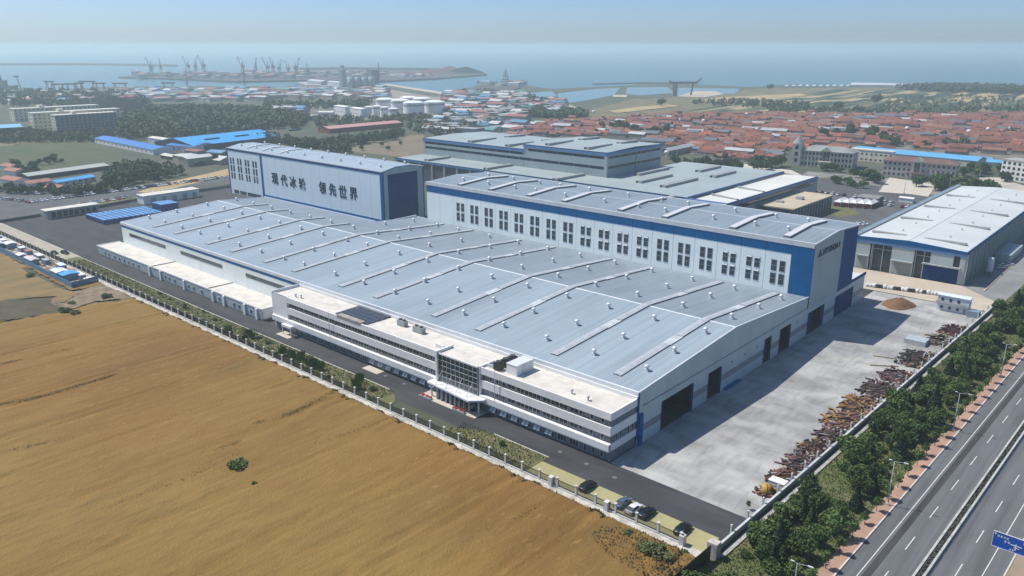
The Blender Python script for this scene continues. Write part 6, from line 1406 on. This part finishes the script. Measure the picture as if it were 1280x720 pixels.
placed = []; tb = []; NF = {'in the harbour yards below the cranes':2.6,'in the harbour yards below the silos':2.4,'in the town behind the storage tanks':2.6,'just behind the grey works':2.2,'left of the coal heap near the shore':1.8,'on the port mole below the cranes':.8,'on the port mole below the silos':1.2,'at the foot of the dirt track':2}
for (x0, y0), (x1, y1), n, wh in zones:
    n = int(n*NF.get(wh, 1))
    for k in range(n):
        for _ in range(30):
            px, py = rr.uniform(x0,x1), rr.uniform(y0,y1); p = G(px, py)
            if all((p.x-q[0])**2+(p.y-q[1])**2 > (q[2]+9)**2 for q in placed): break
        else: continue
        dist = p.length; L_ = rr.uniform(10,24)*(1+dist/3000); W_ = rr.uniform(8,14)*(1+dist/3500); h = rr.uniform(3,6)*(1+dist/4000); placed.append((p.x,p.y,L_/2))
        m_ = rr.choices(range(5), (3,2,4,3,.8))[0]; w_ = rr.randrange(3)
        if 'mole' in wh: m_ = rr.choice((0,0,2)); w_ = 1; h *= 1.5
        tb.append((dist, p.x, p.y, L_, W_, h, m_, w_, wh, rr.choice((0,0,1.57))+rr.uniform(-.1,.1)+.1, rr.choice((.3,1.5,2.5))))
tb.sort()
for (dist, x, y, L_, W_, h, m_, w_, wh, a_, rh) in tb[:285]:
    t = thing('town_building', '%s%s low building with a %s roof %s' % ('long ' if L_ > 24*(1+dist/3000)*.8 else '', ('white','grey','beige')[w_], TRN[m_], wh), 'building', (x,y,0), rz=a_, world=False, group='low buildings '+wh)
    gable(t, -L_/2, L_/2, -W_/2, W_/2, h, rh, TC[w_], TR_[m_], 'x')
b = MB()
for (dist, x, y, L_, W_, h, m_, w_, wh, a_, rh) in tb[285:]:
    c_, s_ = math.cos(a_), math.sin(a_); b.obox((x,y), (c_,s_), L_/2, W_/2, 0, h, w_); n_ = len(b.v)
    T = lambda q, r_, z: (x+c_*q-s_*r_, y+s_*q+c_*r_, z)
    b.v += [T(-L_/2,-W_/2,h), T(L_/2,-W_/2,h), T(L_/2,0,h+rh), T(-L_/2,0,h+rh), T(L_/2,W_/2,h), T(-L_/2,W_/2,h)]
    for f in ((0,1,2,3),(3,2,4,5),(0,3,5),(1,4,2)): b.f.append(tuple(n_+k for k in f)); b.m.append(3+m_ if len(f) == 4 else w_); b.sm.append(False)
stuff(tag(b.build('harbour_sheds', TC+TR_), 'mass of small far sheds and houses round the harbour and its mole', 'sheds'))

# ================================================================== TREES AND SHRUBS
def leafmat(n, c, c2, sc_=.5): return M(n, c, .75, .2, sc_, col2=c2, rnd_obj=.28, spec=.25)
LF = [leafmat('dark_leaves', (.063,.11,.026), (.035,.066,.018)), leafmat('mid_leaves', (.105,.16,.040), (.056,.095,.024)), leafmat('pale_leaves', (.17,.19,.07), (.11,.13,.045)), leafmat('conifer_needles', (.025,.060,.028), (.014,.035,.018)), leafmat('reed_leaves', (.10,.16,.04), (.06,.11,.03))]
BARK = M('bark', (.09,.07,.05), .95)
def crown(seed, n, kind, h, r_, ls):
    g_ = random.Random(seed); b = MB()
    if kind == 'round':
        blobs = []
        for k in range(9): a_ = g_.random()*6.28; q = g_.random()**.6*r_*.65; blobs.append((math.cos(a_)*q, math.sin(a_)*q, h*(.42+.42*g_.random()*(1-q/r_*.4)), r_*g_.uniform(.32,.52)))
    for k in range(n):
        if kind == 'cone':
            t_ = g_.random()**1.3; z = h*(.08+.9*t_); q = r_*(1-t_)*(.55+.45*g_.random()) ; a_ = g_.random()*6.28; p = Vector((math.cos(a_)*q, math.sin(a_)*q, z))
        elif kind == 'reed':
            a_ = g_.random()*6.28; q = r_*g_.random()**.7; p = Vector((math.cos(a_)*q, math.sin(a_)*q, h*g_.uniform(.2,.85)))
        else:
            bx, by, bz, br = g_.choice(blobs); d_ = Vector((g_.gauss(0,1), g_.gauss(0,1), g_.gauss(0,1)*.8)).normalized()*br*g_.uniform(.72,1.08); p = Vector((bx,by,bz))+d_
            if p.z < h*.06: p.z = h*.06+g_.random()*.2
        s_ = ls*g_.uniform(.6,1.4); u = Vector((g_.gauss(0,1), g_.gauss(0,1), g_.gauss(0,.5))).normalized(); v = u.cross(Vector((g_.gauss(0,1), g_.gauss(0,1), g_.gauss(0,1)))).normalized()
        if kind == 'reed': u = Vector((g_.uniform(-.4,.4), g_.uniform(-.4,.4), 1)).normalized(); v = u.orthogonal().normalized()*.25; s_ *= 1.5
        i = len(b.v); b.v += [tuple(p-u*s_), tuple(p+v*s_*.7), tuple(p+u*s_), tuple(p-v*s_*.7)]; b.f.append((i,i+1,i+2,i+3)); b.m.append(0); b.sm.append(False)
    return b
def trunk(h, r_, seed):
    g_ = random.Random(seed); b = MB(); b.cyl((0,0,-.1),(0,0,h*.5),r_,r_*.6,6)
    for k in range(4): a_ = k*1.6+g_.random(); b.cyl((0,0,h*(.25+.06*k)),(math.cos(a_)*h*.2,math.sin(a_)*h*.2,h*(.5+.05*k)),r_*.45,r_*.2,5)
    b.cyl((0,0,h*.5),(g_.uniform(-.1,.1)*h,g_.uniform(-.1,.1)*h,h*.8),r_*.6,r_*.2,5); return b.mesh('trunk', BARK)
PT = {}
for s_ in range(5): PT['round%d' % s_] = (crown(s_, 1500, 'round', 5, 2.6, .26), trunk(5, .16, s_))
for s_ in range(3): PT['cone%d' % s_] = (crown(40+s_, 1300, 'cone', 6, 1.9, .26), trunk(6, .14, 40+s_))
for s_ in range(3): PT['shrub%d' % s_] = (crown(60+s_, 800, 'round', 1.8, 1.7, .2), trunk(1.8, .06, 60+s_))
for s_ in range(2): PT['reed%d' % s_] = (crown(70+s_, 420, 'reed', 2.4, 1.1, .22), trunk(1.2, .05, 70+s_))
for s_ in range(2): PT['sapling%d' % s_] = (crown(80+s_, 420, 'round', 3.6, 1.0, .17), trunk(3.6, .07, 80+s_))
for s_ in range(3): PT['far%d' % s_] = (crown(90+s_, 420, 'round', 8, 4.4, .75), trunk(8, .3, 90+s_))
cmesh = {}
def tree(kind, leaf, x, y, sc, rz, label, group=None, cat='tree', name='broadleaf_tree', z=0):
    key = (kind, leaf)
    if key not in cmesh: cmesh[key] = PT[kind][0].mesh('crown', LF[leaf])
    t = thing(name, label, cat, (x,y,z), rz=rz, world=False, group=group); t.scale = (sc, sc, sc*rr.uniform(.85,1.15)); inst('crown', cmesh[key], t); inst('trunk', PT[kind][1], t); return t
rr = random.Random(77)
# bank between wall and highway
def sized(q, m): return 'small' if q < m*.34 else 'medium-sized' if q < m*.67 else 'large'
def bank_where(y):
    return 'near the bottom edge' if y < 128 else 'beside the front road end' if y < 150 else 'beside the second lamp post' if y < 182 else 'beside the third lamp post' if y < 228 else 'beside the fourth lamp post' if y < 276 else 'at the far end of the bank'
pts = []
for k in range(2600):
    y = 96+rr.random()**1.05*330; x = xr(rr.uniform(-52.6,-42.8), y)
    dens = noise.noise((x*.09, y*.035, 2))
    if dens < -.22-(.3 if 128 < y < 200 else 0): continue
    if all((x-a_)**2+(y-b_)**2 > (2.3+1.0*rr.random())**2 for a_, b_ in pts): pts.append((x,y))
    if len(pts) > 240: break
for k, (x, y) in enumerate(pts):
    q = rr.random(); wh = bank_where(y); sd = (x-xr(-55,y))/12.5
    wh = ('by the wall, ' if sd < .33 else 'mid-bank, ' if sd < .66 else 'by the pavement, ')+wh; bg_ = bank_where(y)
    if q < .47: tree('round%d' % rr.randrange(5), rr.choice((0,1,1)), x, y, .72+q*1.15+rr.uniform(-.05,.05), rr.random()*6, sized(q, .47)+' bushy broadleaf tree '+wh, 'broadleaf trees on the highway bank '+bg_)
    elif q < .60: tree('cone%d' % rr.randrange(3), rr.choice((3,0,3)), x, y, rr.uniform(.7,1.2), rr.random()*6, 'dark pointed conifer on the bank '+wh, 'conifers on the highway bank '+bg_, name='conifer_tree')
    else: tree('shrub%d' % rr.randrange(3), rr.choice((2,1,1)), x, y, .7+(q-.6)*1.8, rr.random()*6, sized(q-.6, .4)+' pale green shrub '+wh, 'shrubs on the highway bank '+bg_, 'shrub', 'shrub')
for k in range(40):
    y = 118+6.4*k; tree('sapling%d' % (k%2), 1, xr(-39.5,y), y, rr.uniform(.95,1.25), rr.random()*6, 'slender young street tree on the red pavement '+bank_where(y), 'young street trees '+bank_where(y), name='street_tree', z=.2)
t = tree('sapling0', 0, -58.9, 139.5, .6, 0, 'lone small tree inside the yard where the front road meets the wall', cat='tree')
# verge by the front fence
for k in range(26):
    x = -104-rr.random()**.9*215; y = rr.uniform(121.2,127.2); q = rr.random(); wh = 'east of the entrance' if x > -140 else 'facing the west office wing' if x > -236 else 'facing the dock annex'
    if -161 < x < -128: continue
    if q < .45: tree('reed%d' % rr.randrange(2), 4, x, y, rr.uniform(.5,1.0), rr.random()*6, 'tuft of upright green leaves on the verge '+wh, 'leafy tufts on the verge '+wh, 'plant', 'leafy_plant', .15)
    else: tree('shrub%d' % rr.randrange(3), rr.choice((1,2,0)), x, y, rr.uniform(.35,.8), rr.random()*6, 'low green shrub on the verge '+wh, 'shrubs on the verge '+wh, 'shrub', 'shrub', .1)
for x in (-196,-199,-202,-205,-190,-187,-232,-229,-226,-236,-171,-168): tree('reed%d' % rr.randrange(2), 4, x+rr.uniform(-.6,.6), rr.uniform(122,126), rr.uniform(1.0,1.35), rr.random()*6, 'tall dense clump of green leaves on the verge opposite the office', 'tall leafy clumps on the verge', 'plant', 'leafy_plant', .15)
for (px, py, s_, lf, lb) in [(297,584,1.5,0,'lone dark green bush standing in the middle of the wheat field'),(817,693,1.6,2,'pale grey-green bush at the edge of the wheat near the black hoarding'),(806,686,1.1,2,'smaller pale bush left of the big one near the black hoarding'),(832,697,1.0,1,'green bush right of the big pale one near the black hoarding'),
                             (784,666,.7,1,'small green bush at the field edge below the parked cars'),(134,372,1.5,0,'low dark bush beside the construction camp corner'),(84,390,1.4,0,'dark scrub on the spoil ground below the camp'),(93,392,1.1,2,'pale scrub on the spoil ground below the camp'),(78,388,1.0,0,'small dark scrub at the left of the spoil ground'),(318,604,.45,0,'tiny dark weed below the lone bush in the wheat'),(90,380,1.0,2,'greyish shrub behind the dark scrub on the spoil ground'),(38,345,1.3,0,'olive bush on the stubble below the camp hoarding')]:
    p = G(px, py, .4); t = tree('shrub%d' % rr.randrange(3), min(lf+1, 2), p.x, p.y, s_*.9, rr.random()*6, lb, None, 'bush', 'bush', .3); t.scale = (s_*.95, s_*.95, s_*.62)
for k in range(110):
    for _ in range(40):
        i_ = rr.randrange(len(vh)); x, y = vh[i_][0]+rr.uniform(-6,6), vh[i_][1]-6.2
        if (x*x+y*y)**.5 < 1350: break
    tree('far%d' % rr.randrange(3), rr.choice((0,0,1)), x, y, rr.uniform(.45,.85), rr.random()*6, 'dark courtyard tree between the red roofs '+vlabel(x, y, 10, 0, 3).split(' in the ')[1], 'courtyard trees of the village', name='courtyard_tree')
# single trees and hedges farther off
def hedge(pts, n, where, sc=(.6,1.1), jit=3.0, leafs=(0,0,1), kinds='far'):
    P = [G(*p) for p in pts]; seg = [(P[k+1]-P[k]).length for k in range(len(P)-1)]; tot = sum(seg)
    for k in range(n):
        d_ = tot*(k+rr.random())/n; i = 0
        while i < len(seg)-1 and d_ > seg[i]: d_ -= seg[i]; i += 1
        p = P[i].lerp(P[i+1], min(1, d_/seg[i])); tree('far%d' % rr.randrange(3), rr.choice(leafs), p.x+rr.uniform(-jit,jit), p.y+rr.uniform(-jit,jit), rr.uniform(*sc), rr.random()*6, 'round dark tree '+where, 'trees '+where)
hedge([(838,206),(880,208),(915,212),(965,213)], 30, 'in the hedge behind the grey works')
hedge([(934,206),(960,210),(975,208)], 8, 'in the clump left of the grey-roofed hotel', (.7,1.2))
hedge([(1020,212),(1065,218),(1090,224)], 16, 'in the strip in front of the grey-roofed hotel', (.4,.8))
hedge([(1040,228),(1060,233),(1075,236)], 9, 'below the grey-roofed hotel drive', (.4,.8))
hedge([(1072,222),(1100,230)], 9, 'between the two hotel drives', (.7,1.1))
hedge([(1152,232),(1180,238),(1215,240),(1244,242)], 26, 'in the big clump behind the pale-roofed hall', (.8,1.25), 6)
hedge([(1205,222),(1232,216),(1245,214)], 10, 'between the blue-roofed hall and the apartments', (.7,1.1), 5)
hedge([(1250,226),(1262,228)], 4, 'in front of the white apartments', (.6,.9))
hedge([(1020,172),(1062,170),(1078,168),(1100,180),(1150,185),(1200,183)], 22, 'standing among the upper village roofs', (.8,1.4), 8)
hedge([(757,161),(776,164),(800,166),(830,170)], 18, 'in the middle left of the village', (.8,1.4), 10)
hedge([(835,193),(850,190)], 4, 'at the corner of the grey works')
for (px, py, s_, lb) in [(827,133,1.6,'lone dark tree standing before the ponds'),(1096,131,2.0,'big lone tree among the field strips'),(1048,139,1.6,'lone tree in front of the field strips'),(963,113,1.8,'dark clump at the left end of the greenhouses')]:
    p = G(px, py); tree('far1', 0, p.x, p.y, s_, 1, lb)
WOODS = [('line of dark trees just beyond the lettered hall', [(295,171),(345,176),(400,184),(440,188),(440,192),(395,189),(340,181),(295,175)], 90, (5,9), 3)]
WOODS.append(('line of dark trees below the dusty red-roofed hall', [(360,183),(430,178),(478,172),(505,167),(505,172),(480,178),(430,184),(380,188)], 110, (5,9), 3))
for (px, py, lb) in [(437,190,'left bushy tree on the dry waste ground'),(452,188,'second bushy tree on the dry waste ground'),(477,183,'third bushy tree on the dry waste ground'),(500,181,'right bushy tree on the dry waste ground'),(485,188,'lowest bushy tree on the dry waste ground'),(425,190,'leftmost small tree on the dry waste ground')]:
    p = G(px, py); tree('far%d' % rr.randrange(3), 0, p.x, p.y, rr.uniform(.55,.8), rr.random()*6, lb)
WOODS.append(('dark clump of trees right of the long grey shed', [(132,232),(140,214),(160,209),(190,211),(215,216),(240,218),(205,224),(170,232),(142,236)], 120, (4.5,8), 3))
WOODS.append(('strip of trees above the parked cars on the left road', [(60,240),(105,240),(150,234),(150,238),(105,246),(62,245)], 46, (3,6), 4))
hedge([(262,205),(276,202),(284,200)], 8, 'beside the left end of the lettered hall', (.7,1))
hedge([(0,240),(30,243),(60,240)], 14, 'above the parked cars at the left edge', (.5,.8), 4)
hedge([(28,210),(40,222),(20,226)], 12, 'among the red-roofed houses at the left edge', (.6,1), 6)
WOODS.append(('trees and bushes along the foot of the dormitory blocks', [(25,163),(45,166),(75,169),(145,164),(160,172),(110,176),(40,173)], 110, (4,7), 4))
hedge([(0,176),(20,182)], 4, 'left of the green field', (.7,1)); hedge([(44,206),(75,205),(60,200)], 8, 'at the lower edge of the green field', (.5,.8))
# woods that read as one mass
def wood(name, label, px, n, hs=(5,9), leaf=3, cl=34):
    P = [tuple(G(*p)[:2]) for p in px]; xs = [p[0] for p in P]; ys = [p[1] for p in P]; b = MB(); k = 0; tries = 0
    while k < n and tries < n*30:
        tries += 1; x, y = rr.uniform(min(xs),max(xs)), rr.uniform(min(ys),max(ys))
        if not in_poly(x, y, P): continue
        k += 1; h = rr.uniform(*hs); r_ = h*.45
        for _ in range(cl):
            d_ = Vector((rr.gauss(0,1), rr.gauss(0,1), rr.gauss(0,1))).normalized()*r_*rr.uniform(.7,1.1); p = Vector((x,y,h*.62))+d_; s_ = h*.15*(34/cl)**.55*rr.uniform(.7,1.5)
            u = Vector((rr.gauss(0,1), rr.gauss(0,1), rr.gauss(0,.5))).normalized(); v = u.orthogonal().normalized(); i = len(b.v); b.v += [tuple(p-u*s_), tuple(p+v*s_), tuple(p+u*s_), tuple(p-v*s_)]; b.f.append((i,i+1,i+2,i+3)); b.m.append(0 if rr.random() < .7 else 1); b.sm.append(False)
    mt = M('wood_leaves_%d' % leaf, *[((.045,.082,.030),(.030,.052,.030),(.055,.075,.030))[leaf % 3]], .8, .3, .05); mt2 = M('wood_leaves_light_%d' % leaf, *[((.06,.095,.035),(.05,.075,.04),(.10,.11,.05))[leaf % 3]], .8, .3, .05)
    return stuff(tag(b.build(name, [mt, mt2]), label, 'wood'))
wood('wood', 'broad dark wood between the dormitory blocks and the blue roofs', [(148,166),(152,146),(190,138),(260,136),(330,139),(385,147),(380,160),(335,162),(310,170),(240,173),(160,176)], 1250, (6,10), 3)
wood('wood', 'belt of trees behind the dormitory blocks along the shore', [(0,132),(0,118),(60,116),(150,118),(180,124),(190,134),(140,134),(60,137)], 330, (7,12), 4)
wood('wood', 'loose trees in the harbour yards left of the tanks', [(330,138),(330,131),(400,132),(460,128),(470,134),(400,138)], 150, (6,10), 3)
wood('wood', 'scattered trees and yards around the storage tanks', [(395,160),(400,148),(460,150),(540,146),(548,150),(620,152),(625,160),(560,172),(530,170),(500,158),(440,162)], 300, (4,8), 5)
wood('wood', 'light green patch of low wood above the village', [(660,147),(664,142),(690,139),(730,141),(735,146),(700,149)], 420, (5,8), 3)
wood('wood', 'dark shelter belt along the shore at the upper right', [(1120,112.5),(1170,109.5),(1290,113),(1500,122),(1500,126),(1290,118.5),(1190,116)], 900, (9,13), 4, 26)
wood('wood', 'belt of dark trees on the upper edge of the village', [(960,141),(962,136),(1000,136),(1060,139),(1100,137),(1180,139),(1290,135),(1290,142),(1180,145),(1080,144)], 200, (5,9), 3)
wood('wood', 'orchards scattered over the field strips at the right', [(1090,138),(1110,124),(1180,120),(1290,122),(1290,136),(1180,137)], 190, (3,6), 5, 22)
wood('wood', 'dark hedgerow between the straw fields', [(855,129),(915,126),(960,127),(1010,131),(1010,136),(940,135),(880,132)], 170, (4,7), 4)
wood('wood', 'trees and scrub in the town by the harbour spit', [(556,150),(560,118),(600,114),(660,120),(700,131),(680,140),(640,148)], 230, (5,9), 4)
wood('wood', 'scrub around the waste ground left of the green field', [(0,180),(0,172),(45,168),(120,172),(118,178),(60,178)], 220, (3,6), 5)
for lb, px_, n_, hs_, lf_ in WOODS: wood('wood', lb, px_, n_, hs_, lf_, 90)
# tufts: bank grass, verge grass
def tufts(name, label, region, n, h, mt, z=.08):
    b = MB(); c_ = 0
    while c_ < n:
        x, y, ok = region()
        if not ok: continue
        c_ += 1; hh_ = h*rr.uniform(.5,1.4); a_ = rr.random()*3.14; w_ = hh_*.45; i = len(b.v)
        b.v += [(x-math.cos(a_)*w_,y-math.sin(a_)*w_,z),(x+math.cos(a_)*w_,y+math.sin(a_)*w_,z),(x+rr.uniform(-.2,.2),y+rr.uniform(-.2,.2),z+hh_)]; b.f.append((i,i+1,i+2)); b.m.append(rr.randrange(len(mt))); b.sm.append(False)
    return stuff(tag(b.build(name, mt), label, 'grass'))
GT_ = [M('bank_grass_green', (.095,.14,.03), .9, .2, .4, col2=(.065,.10,.025)), M('bank_grass_dry', (.24,.21,.10), .9, .2, .4), M('bank_grass_dark', (.075,.11,.03), .9)]
def rb(): y = 92+rr.random()**1.4*300; return xr(rr.uniform(-55.4,-40.4), y), y, True
tufts('bank_grass', 'rough green and dry grass covering the highway bank', rb, 40000, .30, [GT_[0],GT_[0],GT_[2],GT_[1],GT_[2]])
def rv(): x = -103.8-rr.random()*270; return x, rr.uniform(120.5,128.5), not -158 < x < -131
tufts('verge_grass', 'weedy grass on the verge between the fence and the front road', rv, 14000, .32, GT_, .15)
def rf(): x = -58-rr.random()*250; return x, 117.4+noise.noise((x*.3,0,0))*1.0+rr.uniform(-.9,.5), True
tufts('field_edge_weeds', 'weeds along the edge of the wheat field below the fence path', rf, 9000, .45, [GT_[0], GT_[1]], .1)
def rc(): a_ = rr.random()*6.28; q = rr.random()**.5; return -66+12*q*math.cos(a_), 112+5.5*q*math.sin(a_), True
tufts('corner_weeds', 'pale weeds in the corner of the wheat field by the black hoarding', rc, 2600, .5, [GT_[1], M('straw_weeds', (.30,.22,.09), .9)], .3)

LN = [[(-10,508),(60,494),(145,468)],[(318,530),(370,514),(422,487)],[(225,583),(262,566),(300,552)],[(0,455),(40,447),(90,436)],[(380,560),(470,528),(540,507)],[(120,640),(230,598),(300,566)],[(430,640),(560,586),(640,560)],[(0,566),(90,546)],[(560,690),(640,650),(700,626)]]
def rl():
    L_ = LN[rr.choices(range(9),(6,6,3,2,1.2,.8,.8,1,.8))[0]]; k = rr.randrange(len(L_)-1); t_ = rr.random(); p = G(*L_[k],.5).lerp(G(*L_[k+1],.5), t_); w_ = .55+.4*noise.noise((p.x*.2,p.y*.2,0)); return p.x+rr.gauss(0,w_), p.y+rr.gauss(0,w_), noise.noise((p.x*.15,p.y*.15,7)) > -.25
tufts('wheat_weeds', 'green and brown weed lines running through the wheat field', rl, 4200, .20, [M('olive_weeds', (.13,.12,.03), .9, .2, .5), M('brown_weeds', (.20,.12,.035), .9), GT_[1]], .52)
# ================================================================== AIR
hm = bpy.data.materials.new('haze_air'); hm.use_nodes = True; t = hm.node_tree
t.nodes.remove(t.nodes['Principled BSDF'])
pv_ = t.nodes.new('ShaderNodeVolumePrincipled'); pv_.inputs['Color'].default_value = (0.80, 0.985, 1.0, 1)
pv_.inputs['Density'].default_value = 0.00021; pv_.inputs['Anisotropy'].default_value = 0.25
t.links.new(pv_.outputs[0], t.nodes['Material Output'].inputs['Volume'])
b = MB(); b.box(-30000, 30000, -3500, 36000, -2.5, 118.0, 0, True)
o = b.build('haze', hm); o['kind'] = 'stuff'
